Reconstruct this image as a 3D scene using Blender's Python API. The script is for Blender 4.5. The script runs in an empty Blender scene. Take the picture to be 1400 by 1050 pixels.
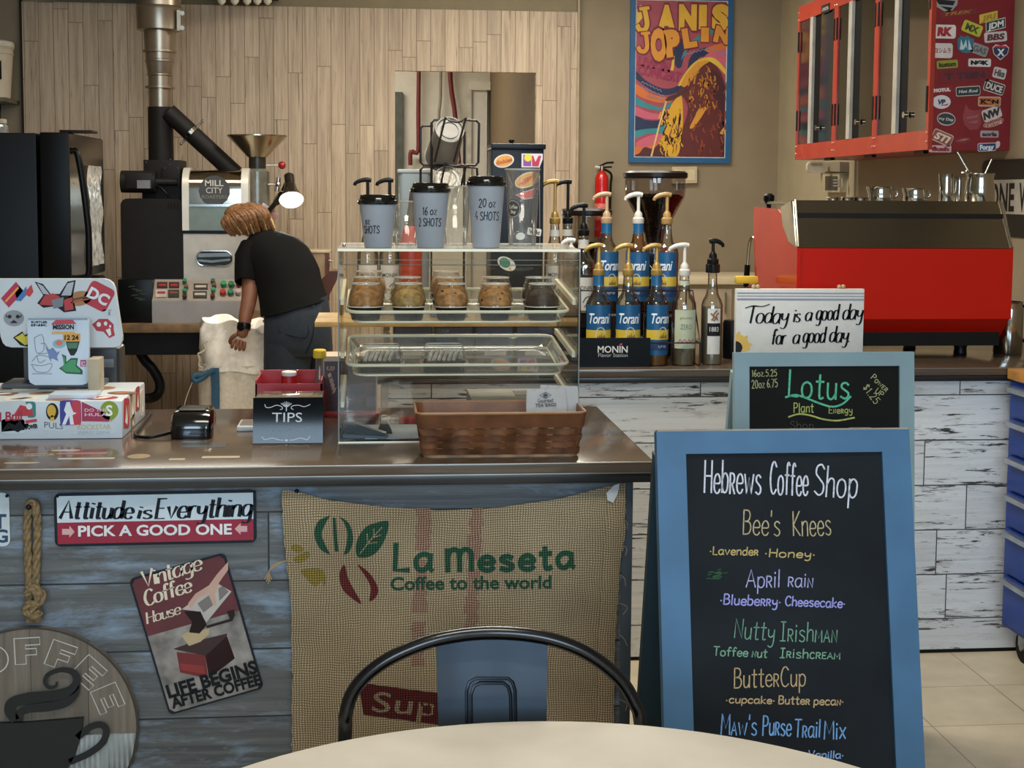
import bpy, bmesh, math, random
from mathutils import Vector, Matrix
from mathutils.geometry import tessellate_polygon
random.seed(7)
R = math.radians
SC = bpy.context.scene
COL = SC.collection

# ---------------------------------------------------------------- camera
EYE = 1.45
FPX, PSI, PIT, ROLL = 1941.0, R(5.56), R(4.9), R(0.4)
CX, CY = 700.0, 265 + FPX * math.tan(PIT)
_F = Vector((math.sin(PSI) * math.cos(PIT), math.cos(PSI) * math.cos(PIT), -math.sin(PIT)))
_R = Vector((math.cos(PSI), -math.sin(PSI), 0))
_U = _R.cross(_F)
_c, _s = math.cos(ROLL), math.sin(ROLL)
_R, _U = _c * _R + _s * _U, -_s * _R + _c * _U
CAMLOC = Vector((0, 0, EYE))
cd = bpy.data.cameras.new('camera')
cam = bpy.data.objects.new('camera', cd)
COL.objects.link(cam)
cd.sensor_fit = 'HORIZONTAL'
cd.sensor_width = 36.0
cd.lens = FPX / 1400 * 36
cd.shift_y = (CY - 525) / 1400
cd.clip_start = 0.05
mrot = Matrix((_R, _U, -_F)).transposed().to_4x4()
cam.matrix_world = Matrix.Translation(CAMLOC) @ mrot
SC.camera = cam

# ---------------------------------------------------------------- world, lights, exposure
SC.view_settings.view_transform = 'Standard'
SC.view_settings.look = 'None'
SC.view_settings.exposure = 0.0
SC.view_settings.gamma = 1.0
SC.view_settings.use_curve_mapping = False
wd = bpy.data.worlds.new('world')
SC.world = wd
wd.use_nodes = True
bg = wd.node_tree.nodes['Background']
bg.inputs[0].default_value = (0.62, 0.80, 1.0, 1)
bg.inputs[1].default_value = 0.9
SC.cycles.transparent_max_bounces = 32
SC.cycles.max_bounces = 10
CEIL = 2.95
YFRONT = -3.2


def area(name, loc, rot, sx, sy, power, col):
    l = bpy.data.lights.new(name, 'AREA')
    l.shape = 'RECTANGLE'
    l.size, l.size_y = sx, sy
    l.energy = power
    l.color = col
    o = bpy.data.objects.new(name, l)
    COL.objects.link(o)
    o.location = loc
    o.rotation_euler = rot
    return o


WARM = (1.0, 0.93, 0.80)
COOL = (0.58, 0.79, 1.0)
# daylight through the three shop windows behind the camera
for wx in (-0.95, 1.40):
    area('window_daylight', (wx, YFRONT + 0.14, 1.95), (R(90), 0, 0), 1.6, 1.45, 85, COOL)
# ceiling panels of the service area and of the dining area
for lx, ly, pw in ((0.85, 7.05, 52), (-0.9, 6.3, 24), (0.9, 5.6, 26), (0.25, 3.75, 52), (0.1, 1.2, 30), (-0.5, 10.6, 40)):
    area('ceiling_panel_light', (lx, ly, CEIL - 0.05), (0, 0, 0), 1.15, 0.55, pw, WARM)


def ray(px, py):
    return _F + _R * ((px - CX) / FPX) - _U * ((py - CY) / FPX)


def onY(px, py, Y):
    d = ray(px, py)
    return CAMLOC + d * (Y / d.y)


def onZ(px, py, z):
    d = ray(px, py)
    return CAMLOC + d * ((z - EYE) / d.z)


def onX(px, py, X):
    d = ray(px, py)
    return CAMLOC + d * (X / d.x)


# ---------------------------------------------------------------- materials
MATS = {}


def srgb(c):
    if isinstance(c, str):
        c = [int(c[i:i + 2], 16) / 255 for i in (0, 2, 4)]
    return tuple(x / 12.92 if x <= 0.04045 else ((x + 0.055) / 1.055) ** 2.4 for x in c) + (1,)


def newmat(name):
    m = bpy.data.materials.new(name)
    m.use_nodes = True
    nt = m.node_tree
    return m, nt, nt.nodes['Principled BSDF']


def N(nt, typ, **kw):
    n = nt.nodes.new(typ)
    for k, v in kw.items():
        if k in n.inputs:
            n.inputs[k].default_value = v
        else:
            setattr(n, k, v)
    return n


def coords(nt, scale=(1, 1, 1), rot=(0, 0, 0)):
    t = N(nt, 'ShaderNodeNewGeometry')
    mp = N(nt, 'ShaderNodeMapping')
    mp.inputs['Scale'].default_value = scale
    mp.inputs['Rotation'].default_value = rot
    tc = N(nt, 'ShaderNodeTexCoord')
    nt.links.new(tc.outputs['Object'], mp.inputs[0])
    nt.nodes.remove(t)
    return mp.outputs[0]


def mixc(nt, fac, a, b, mode='MIX'):
    n = nt.nodes.new('ShaderNodeMix')
    n.data_type = 'RGBA'
    n.blend_type = mode
    for s, v in ((n.inputs['Factor'], fac), (n.inputs['A'], a), (n.inputs['B'], b)):
        pass
    for idx, v in ((0, fac), (6, a), (7, b)):
        if hasattr(v, 'is_linked') or hasattr(v, 'links'):
            nt.links.new(v, n.inputs[idx])
        else:
            n.inputs[idx].default_value = v
    return n.outputs[2]


def ramp(nt, fac, stops):
    n = nt.nodes.new('ShaderNodeValToRGB')
    e = n.color_ramp.elements
    while len(e) < len(stops):
        e.new(0.5)
    for el, (p, c) in zip(e, stops):
        el.position = p
        el.color = c if len(c) == 4 else tuple(c) + (1,)
    nt.links.new(fac, n.inputs[0])
    return n.outputs[0]


def mat(name, col, rough=0.5, metal=0.0, var=0.08, nscale=14.0, bump=0.0, coat=0.0, spec=0.5):
    """plain painted / plastic / metal surface with a little procedural unevenness"""
    key = ('m', name)
    if key in MATS:
        return MATS[key]
    m, nt, b = newmat(name)
    c = srgb(col)
    noi = N(nt, 'ShaderNodeTexNoise', Scale=nscale, Detail=3.0)
    nt.links.new(coords(nt), noi.inputs['Vector'])
    d = tuple(max(0, x * (1 - 2 * var)) for x in c[:3]) + (1,)
    l = tuple(min(1, x * (1 + 2 * var)) for x in c[:3]) + (1,)
    nt.links.new(ramp(nt, noi.outputs['Fac'], [(0.3, d), (0.7, l)]), b.inputs['Base Color'])
    b.inputs['Roughness'].default_value = rough
    b.inputs['Metallic'].default_value = metal
    b.inputs['Coat Weight'].default_value = coat
    if max(c[:3]) < 0.03 and metal < 0.2 and rough > 0.28 and spec == 0.5:
        spec = 0.18
    b.inputs['Specular IOR Level'].default_value = spec
    if bump:
        bp = N(nt, 'ShaderNodeBump', Strength=bump, Distance=0.003)
        nt.links.new(noi.outputs['Fac'], bp.inputs['Height'])
        nt.links.new(bp.outputs[0], b.inputs['Normal'])
    MATS[key] = m
    return m


def paint(hexcol, rough=0.55):
    return mat('paint_' + hexcol + ('' if rough == 0.55 else '_%d' % int(rough * 100)), hexcol, rough, var=0.04)


def clear(name, tint=(0.96, 0.97, 0.97), gloss=0.12, haze=0.0, rough=0.03, fres=0.75):
    """thin clear plastic or glass: see-through with a fresnel sheen"""
    key = ('c', name)
    if key in MATS:
        return MATS[key]
    m, nt, b = newmat(name)
    out = nt.nodes['Material Output']
    tr = N(nt, 'ShaderNodeBsdfTransparent')
    tr.inputs[0].default_value = tuple(tint) + (1,)
    gl = N(nt, 'ShaderNodeBsdfGlossy')
    gl.inputs['Roughness'].default_value = rough
    fr = N(nt, 'ShaderNodeFresnel', IOR=1.45)
    mx = N(nt, 'ShaderNodeMixShader')
    ad = N(nt, 'ShaderNodeMath', operation='MULTIPLY_ADD')
    ad.inputs[1].default_value = fres
    ad.inputs[2].default_value = gloss * 0.25
    nt.links.new(fr.outputs[0], ad.inputs[0])
    nt.links.new(ad.outputs[0], mx.inputs[0])
    nt.links.new(tr.outputs[0], mx.inputs[1])
    nt.links.new(gl.outputs[0], mx.inputs[2])
    last = mx.outputs[0]
    if haze:
        df = N(nt, 'ShaderNodeBsdfDiffuse')
        df.inputs[0].default_value = (0.85, 0.85, 0.82, 1)
        noi = N(nt, 'ShaderNodeTexNoise', Scale=30.0, Detail=3.0)
        nt.links.new(coords(nt), noi.inputs['Vector'])
        mu = N(nt, 'ShaderNodeMath', operation='MULTIPLY')
        mu.inputs[1].default_value = haze * 2
        nt.links.new(noi.outputs['Fac'], mu.inputs[0])
        m2 = N(nt, 'ShaderNodeMixShader')
        nt.links.new(mu.outputs[0], m2.inputs[0])
        nt.links.new(last, m2.inputs[1])
        nt.links.new(df.outputs[0], m2.inputs[2])
        last = m2.outputs[0]
    nt.nodes.remove(b)
    nt.links.new(last, out.inputs[0])
    MATS[key] = m
    return m


def boards(name, axis, width, length, cols, z0=0.0, gap=(0.02, 0.018, 0.015, 1), grain=1.0, worn=None, rough=0.55, gapw=0.004, vary=0.35, streak=None):
    """boards along axis 'X' (horizontal courses) or 'Z' (upright); cols: dark, mid, light srgb; worn: colour laid on in patches, as wear and as painted sheen"""
    m, nt, b = newmat(name)
    L = nt.links
    tc = N(nt, 'ShaderNodeTexCoord')
    sp = N(nt, 'ShaderNodeSeparateXYZ')
    L.new(tc.outputs['Object'], sp.inputs[0])
    cm = N(nt, 'ShaderNodeCombineXYZ')
    if axis == 'X':
        a_out, w_out = sp.outputs[0], sp.outputs[2]
    else:
        a_out, w_out = sp.outputs[2], sp.outputs[0]
    off = N(nt, 'ShaderNodeMath', operation='ADD')
    off.inputs[1].default_value = -z0 + 20 * width
    L.new(w_out, off.inputs[0])
    # every course is shifted along by its own random amount
    dv = N(nt, 'ShaderNodeMath', operation='DIVIDE')
    dv.inputs[1].default_value = width
    L.new(off.outputs[0], dv.inputs[0])
    fl = N(nt, 'ShaderNodeMath', operation='FLOOR')
    L.new(dv.outputs[0], fl.inputs[0])
    wn = N(nt, 'ShaderNodeTexWhiteNoise')
    wn.noise_dimensions = '1D'
    L.new(fl.outputs[0], wn.inputs['W'])
    ash = N(nt, 'ShaderNodeMath', operation='MULTIPLY_ADD')
    ash.inputs[1].default_value = length
    L.new(wn.outputs['Value'], ash.inputs[0])
    L.new(a_out, ash.inputs[2])
    L.new(ash.outputs[0], cm.inputs[0])
    L.new(off.outputs[0], cm.inputs[1])
    br = N(nt, 'ShaderNodeTexBrick')
    br.offset = 0.0
    br.offset_frequency = 2
    br.squash = 1
    L.new(cm.outputs[0], br.inputs['Vector'])
    br.inputs['Scale'].default_value = 1.0
    br.inputs['Brick Width'].default_value = length
    br.inputs['Row Height'].default_value = width
    br.inputs['Mortar Size'].default_value = gapw / 2
    br.inputs['Mortar Smooth'].default_value = 0.3
    br.inputs['Color1'].default_value = (0, 0, 0, 1)
    br.inputs['Color2'].default_value = (1, 1, 1, 1)
    br.inputs['Mortar'].default_value = (0.5, 0.5, 0.5, 1)
    # grain stretched along the board, shifted per board
    gm = N(nt, 'ShaderNodeVectorMath', operation='MULTIPLY')
    gm.inputs[1].default_value = (2.2, 55, 1)
    L.new(cm.outputs[0], gm.inputs[0])
    ga = N(nt, 'ShaderNodeVectorMath', operation='ADD')
    sc = N(nt, 'ShaderNodeVectorMath', operation='SCALE')
    sc.inputs['Scale'].default_value = 9.0
    L.new(br.outputs['Color'], sc.inputs[0])
    L.new(gm.outputs[0], ga.inputs[0])
    L.new(sc.outputs[0], ga.inputs[1])
    g1 = N(nt, 'ShaderNodeTexNoise', Scale=1.0, Detail=6.0, Roughness=0.65, Distortion=0.6)
    L.new(ga.outputs[0], g1.inputs['Vector'])
    base = ramp(nt, g1.outputs['Fac'], [(0.25, srgb(cols[0])), (0.5, srgb(cols[1])), (0.75, srgb(cols[2]))])
    tav = N(nt, 'ShaderNodeMix')
    tav.data_type = 'FLOAT'
    tav.inputs[0].default_value = 0.5
    sc_ = N(nt, 'ShaderNodeSeparateColor')
    L.new(br.outputs['Color'], sc_.inputs[0])
    L.new(sc_.outputs[0], tav.inputs[2])
    L.new(wn.outputs['Value'], tav.inputs[3])
    tone = ramp(nt, tav.outputs[0], [(0.1, (1 - vary,) * 3), (0.9, (1 + vary * 0.6,) * 3)])
    c1 = mixc(nt, 1.0, base, tone, 'MULTIPLY')
    if worn:
        wm = N(nt, 'ShaderNodeVectorMath', operation='MULTIPLY')
        wm.inputs[1].default_value = (5.0, 22, 1)
        L.new(cm.outputs[0], wm.inputs[0])
        wa = N(nt, 'ShaderNodeVectorMath', operation='ADD')
        L.new(wm.outputs[0], wa.inputs[0])
        L.new(sc.outputs[0], wa.inputs[1])
        w1 = N(nt, 'ShaderNodeTexNoise', Scale=worn[3], Detail=8.0, Roughness=0.72, Distortion=0.3)
        L.new(wa.outputs[0], w1.inputs['Vector'])
        wf = ramp(nt, w1.outputs['Fac'], [(worn[1], (0, 0, 0)), (worn[2], (1, 1, 1))])
        c1 = mixc(nt, wf, c1, srgb(worn[0]))
    if streak:
        sm_ = N(nt, 'ShaderNodeVectorMath', operation='MULTIPLY')
        sm_.inputs[1].default_value = (streak[1], streak[2], 1)
        L.new(cm.outputs[0], sm_.inputs[0])
        sa = N(nt, 'ShaderNodeVectorMath', operation='ADD')
        L.new(sm_.outputs[0], sa.inputs[0])
        L.new(sc.outputs[0], sa.inputs[1])
        s1 = N(nt, 'ShaderNodeTexNoise', Scale=1.0, Detail=5.0, Roughness=0.7, Distortion=0.4)
        L.new(sa.outputs[0], s1.inputs['Vector'])
        sfac = s1.outputs['Fac']
        if len(streak) > 5:
            fr_ = N(nt, 'ShaderNodeMath', operation='FRACT')
            L.new(dv.outputs[0], fr_.inputs[0])
            ce = N(nt, 'ShaderNodeMath', operation='SUBTRACT')
            ce.inputs[1].default_value = 0.5
            L.new(fr_.outputs[0], ce.inputs[0])
            ab = N(nt, 'ShaderNodeMath', operation='ABSOLUTE')
            L.new(ce.outputs[0], ab.inputs[0])
            ma = N(nt, 'ShaderNodeMath', operation='MULTIPLY_ADD')
            ma.inputs[1].default_value = streak[5]
            L.new(ab.outputs[0], ma.inputs[0])
            L.new(sfac, ma.inputs[2])
            sfac = ma.outputs[0]
        c1 = mixc(nt, ramp(nt, sfac, [(streak[3], (0, 0, 0)), (streak[4], (1, 1, 1))]), c1, srgb(streak[0]))
    c2 = mixc(nt, br.outputs['Fac'], c1, gap)
    L.new(c2, b.inputs['Base Color'])
    b.inputs['Roughness'].default_value = rough
    h = N(nt, 'ShaderNodeMath', operation='MULTIPLY_ADD')
    h.inputs[1].default_value = -2.0
    L.new(br.outputs['Fac'], h.inputs[0])
    L.new(g1.outputs['Fac'], h.inputs[2])
    bp = N(nt, 'ShaderNodeBump', Strength=0.35 * grain, Distance=0.004)
    L.new(h.outputs[0], bp.inputs['Height'])
    L.new(bp.outputs[0], b.inputs['Normal'])
    return m


def emit(name, col, s):
    m, nt, b = newmat(name)
    b.inputs['Base Color'].default_value = srgb(col)
    b.inputs['Emission Color'].default_value = srgb(col)
    b.inputs['Emission Strength'].default_value = s
    return m


# ---------------------------------------------------------------- mesh builder
class Frame:
    """a flat drawing plane: origin, right, up, outward normal"""
    def __init__(s, o, ux=(1, 0, 0), uy=(0, 0, 1)):
        s.o, s.ux, s.uy = Vector(o), Vector(ux).normalized(), Vector(uy).normalized()
        s.n = s.ux.cross(s.uy).normalized()

    def p(s, u, v, d=0.0):
        return s.o + s.ux * u + s.uy * v + s.n * d

    def rot(s, deg, u=0, v=0):
        a = R(deg)
        f = Frame(s.p(u, v), s.ux * math.cos(a) + s.uy * math.sin(a), s.uy * math.cos(a) - s.ux * math.sin(a))
        return f


def smoothpts(P, n=5, closed=False):
    P = [Vector(p) for p in P]
    if len(P) < 3:
        return P
    out = []
    k = len(P)
    rng = range(k) if closed else range(k - 1)
    for i in rng:
        p1, p2 = P[i], P[(i + 1) % k]
        p0 = P[i - 1] if (i > 0 or closed) else p1 * 2 - p2
        p3 = P[(i + 2) % k] if (i + 2 < k or closed) else p2 * 2 - p1
        for j in range(n):
            t = j / n
            out.append(0.5 * (2 * p1 + (p2 - p0) * t + (2 * p0 - 5 * p1 + 4 * p2 - p3) * t * t + (3 * p1 - p0 - 3 * p2 + p3) * t ** 3))
    if not closed:
        out.append(P[-1])
    return out


class MB:
    def __init__(s):
        s.bm = bmesh.new()

    def _addbm(s, other, M=None):
        if M is not None:
            bmesh.ops.transform(other, matrix=M, verts=other.verts)
        vs = [s.bm.verts.new(v.co) for v in other.verts]
        other.verts.index_update()
        for f in other.faces:
            try:
                s.bm.faces.new([vs[v.index] for v in f.verts])
            except ValueError:
                pass
        other.free()
        return s

    def faces(s, vs, fs):
        bv = [s.bm.verts.new(v) for v in vs]
        for f in fs:
            try:
                s.bm.faces.new([bv[i] for i in f])
            except ValueError:
                pass
        return s

    def box(s, x0, x1, y0, y1, z0, z1, bev=0.0, seg=2, M=None):
        b = bmesh.new()
        bmesh.ops.create_cube(b, size=1)
        bmesh.ops.scale(b, vec=(x1 - x0, y1 - y0, z1 - z0), verts=b.verts)
        if bev:
            bmesh.ops.bevel(b, geom=list(b.edges), offset=bev, segments=seg, profile=0.6, affect='EDGES')
        bmesh.ops.translate(b, vec=((x0 + x1) / 2, (y0 + y1) / 2, (z0 + z1) / 2), verts=b.verts)
        return s._addbm(b, M)

    def lathe(s, prof, c=(0, 0, 0), seg=24, M=None, sx=1.0, sy=1.0, cap=True):
        c = Vector(c)
        vs, fs = [], []
        n = len(prof)
        for i in range(seg):
            a = 2 * math.pi * i / seg
            for r, z in prof:
                v = Vector((r * math.cos(a) * sx, r * math.sin(a) * sy, z)) + c
                vs.append(M @ v if M is not None else v)
        for i in range(seg):
            j = (i + 1) % seg
            for k in range(n - 1):
                fs.append((i * n + k, j * n + k, j * n + k + 1, i * n + k + 1))
        if cap:
            if prof[0][0] > 1e-5:
                fs.append([i * n for i in range(seg)][::-1])
            if prof[-1][0] > 1e-5:
                fs.append([i * n + n - 1 for i in range(seg)])
        return s.faces(vs, fs)

    def cyl(s, a, b, r, r2=None, seg=16):
        a, b = Vector(a), Vector(b)
        d = b - a
        q = d.to_track_quat('Z', 'Y').to_matrix().to_4x4()
        return s.lathe([(r, 0), (r if r2 is None else r2, d.length)], seg=seg, M=Matrix.Translation(a) @ q)

    def tube(s, pts, r, seg=8, closed=False, smooth=0):
        if smooth:
            pts = smoothpts(pts, smooth, closed)
        P = [Vector(p) for p in pts]
        P = [p for i, p in enumerate(P) if i == 0 or (p - P[i - 1]).length > 1e-6]
        n = len(P)
        rr = r if isinstance(r, (list, tuple)) else [r] * n
        if len(rr) != n:
            rr = [rr[min(len(rr) - 1, int(i * len(rr) / n))] for i in range(n)]
        vs, fs = [], []
        up = None
        for i in range(n):
            a = P[(i - 1) % n] if (closed or i > 0) else P[i]
            b = P[(i + 1) % n] if (closed or i < n - 1) else P[i]
            t = (b - a).normalized()
            if up is None:
                up = t.orthogonal().normalized()
            up = (up - t * up.dot(t))
            up = up.normalized() if up.length > 1e-6 else t.orthogonal().normalized()
            w = t.cross(up)
            for k in range(seg):
                an = 2 * math.pi * k / seg
                vs.append(P[i] + (up * math.cos(an) + w * math.sin(an)) * rr[i])
        m = n if closed else n - 1
        for i in range(m):
            j = (i + 1) % n
            for k in range(seg):
                l = (k + 1) % seg
                fs.append((i * seg + k, i * seg + l, j * seg + l, j * seg + k))
        if not closed:
            fs.append(list(range(seg))[::-1])
            fs.append([(n - 1) * seg + k for k in range(seg)])
        return s.faces(vs, fs)

    def loft(s, rings, cap=True, closed=True):
        k = len(rings[0])
        vs = [v for r in rings for v in r]
        fs = []
        for i in range(len(rings) - 1):
            for j in range(k if closed else k - 1):
                l = (j + 1) % k
                fs.append((i * k + j, i * k + l, (i + 1) * k + l, (i + 1) * k + j))
        if cap:
            fs.append(list(range(k))[::-1])
            fs.append([(len(rings) - 1) * k + j for j in range(k)])
        return s.faces(vs, fs)

    def ball(s, c, r, seg=16, sx=1, sy=1, sz=1, M=None):
        b = bmesh.new()
        bmesh.ops.create_uvsphere(b, u_segments=seg, v_segments=max(6, seg // 2), radius=r)
        bmesh.ops.scale(b, vec=(sx, sy, sz), verts=b.verts)
        if M is not None:
            bmesh.ops.transform(b, matrix=M, verts=b.verts)
        bmesh.ops.translate(b, vec=c, verts=b.verts)
        return s._addbm(b)

    def prism(s, fr, pts, d0, d1, bev=0.0):
        """extruded outline on a Frame from depth d0 to d1 (along its normal)"""
        n = len(pts)
        a = [fr.p(u, v, d0) for u, v in pts]
        b = [fr.p(u, v, d1) for u, v in pts]
        tri = tessellate_polygon([[Vector((u, v, 0)) for u, v in pts]])
        bv = [s.bm.verts.new(v) for v in a + b]
        for t in tri:
            for base, o in ((0, 1), (n, -1)):
                try:
                    s.bm.faces.new([bv[base + i] for i in (t if o > 0 else t[::-1])])
                except ValueError:
                    pass
        for i in range(n):
            j = (i + 1) % n
            try:
                s.bm.faces.new((bv[i], bv[j], bv[n + j], bv[n + i]))
            except ValueError:
                pass
        return s

    def poly(s, fr, pts, d=0.0, fn=None):
        tri = tessellate_polygon([[Vector((u, v, 0)) for u, v in pts]])
        P = (lambda u, v: fr.p(u, v, d)) if fn is None else (lambda u, v: fn(u, v, d))
        return s.faces([P(u, v) for u, v in pts], tri)

    def ribbon(s, fr, pts, w, d=0.0, closed=False, callig=False, fn=None):
        P = [Vector((p[0], p[1])) for p in pts]
        P = [p for i, p in enumerate(P) if i == 0 or (p - P[i - 1]).length > 1e-7]
        n = len(P)
        if n < 2:
            return s
        pt = (lambda u, v: fr.p(u, v, d)) if fn is None else (lambda u, v: fn(u, v, d))
        vs, fs = [], []
        for i in range(n):
            a = P[(i - 1) % n] if (closed or i > 0) else P[i]
            b = P[(i + 1) % n] if (closed or i < n - 1) else P[i]
            t = (b - a)
            t = t.normalized() if t.length > 1e-9 else Vector((1, 0))
            nn = Vector((-t.y, t.x))
            ww = w / 2
            if callig:
                ww *= 0.35 + 0.85 * abs(t.y) ** 1.5
            e = Vector((0, 0))
            if not closed and not callig:
                e = t * (ww * 0.5) * (-1 if i == 0 else (1 if i == n - 1 else 0))
            vs += [pt(*(P[i] + e + nn * ww)), pt(*(P[i] + e - nn * ww))]
        m = n if closed else n - 1
        for i in range(m):
            j = (i + 1) % n
            fs.append((2 * i, 2 * i + 1, 2 * j + 1, 2 * j))
        return s.faces(vs, fs)

    def stroke(s, fr, txt, x, y, h, w, align='L', d=0.0, callig=False, shear=0.0, sx=1.0, gap=1.7, jitter=0.0, fn=None):
        """hand lettering drawn with pen strokes; h = capital height"""
        k = h / 10.0
        tot = sum((GL[c][0] + gap) if c in GL else 3.4 for c in txt) - gap
        x0 = x - (tot * k * sx) * {'L': 0, 'C': 0.5, 'R': 1}[align]
        cur = 0.0
        for c in txt:
            if c not in GL:
                cur += 3.4
                continue
            wd_, sts = GL[c]
            jy = random.uniform(-jitter, jitter) * h
            for sm, pts in sts:
                q = [((cur + px + py * shear), py) for px, py in pts]
                if sm:
                    q = [(v.x, v.y) for v in smoothpts([(a, b, 0) for a, b in q], 4)]
                s.ribbon(fr, [(x0 + a * k * sx, y + jy + b * k) for a, b in q], w, d, callig=callig, fn=fn)
            cur += wd_ + gap
        return s

    def type(s, fr, txt, x, y, h, align='C', bold=0.0, shear=0.0, sx=1.0, d=0.0, fn=None, space=1.0, res=3, width=None):
        """printed lettering; h = capital height, y = baseline"""
        cu = bpy.data.curves.new('t', 'FONT')
        cu.body = txt
        cu.size = 1.0
        cu.resolution_u = res
        cu.offset = bold
        cu.shear = shear
        cu.space_character = space
        cu.fill_mode = 'FRONT'
        o = bpy.data.objects.new('t', cu)
        me = o.to_mesh()
        k = h / 0.70
        xs = [v.co.x for v in me.vertices] or [0]
        lo, hi = min(xs), max(xs)
        if width:
            sx = width / max(1e-6, (hi - lo) * k)
        sh = {'L': lo, 'C': (lo + hi) / 2, 'R': hi}[align]
        P = (lambda u, v: fr.p(u, v, d)) if fn is None else (lambda u, v: fn(u, v, d))
        vs = [P(x + (v.co.x - sh) * k * sx, y + v.co.y * k) for v in me.vertices]
        s.faces(vs, [tuple(p.vertices) for p in me.polygons])
        o.to_mesh_clear()
        bpy.data.objects.remove(o)
        bpy.data.curves.remove(cu)
        return s


def oval(cx, cy, rx, ry, n=28, a0=0, a1=360):
    return [(cx + rx * math.cos(R(a0 + (a1 - a0) * i / (n if a1 - a0 == 360 else n - 1))), cy + ry * math.sin(R(a0 + (a1 - a0) * i / (n if a1 - a0 == 360 else n - 1)))) for i in range(n)]


def rrect(x0, x1, y0, y1, r, n=5):
    out = []
    for cx, cy, a in ((x1 - r, y0 + r, -90), (x1 - r, y1 - r, 0), (x0 + r, y1 - r, 90), (x0 + r, y0 + r, 180)):
        for i in range(n + 1):
            t = R(a + 90 * i / n)
            out.append((cx + r * math.cos(t), cy + r * math.sin(t)))
    return out


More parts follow.
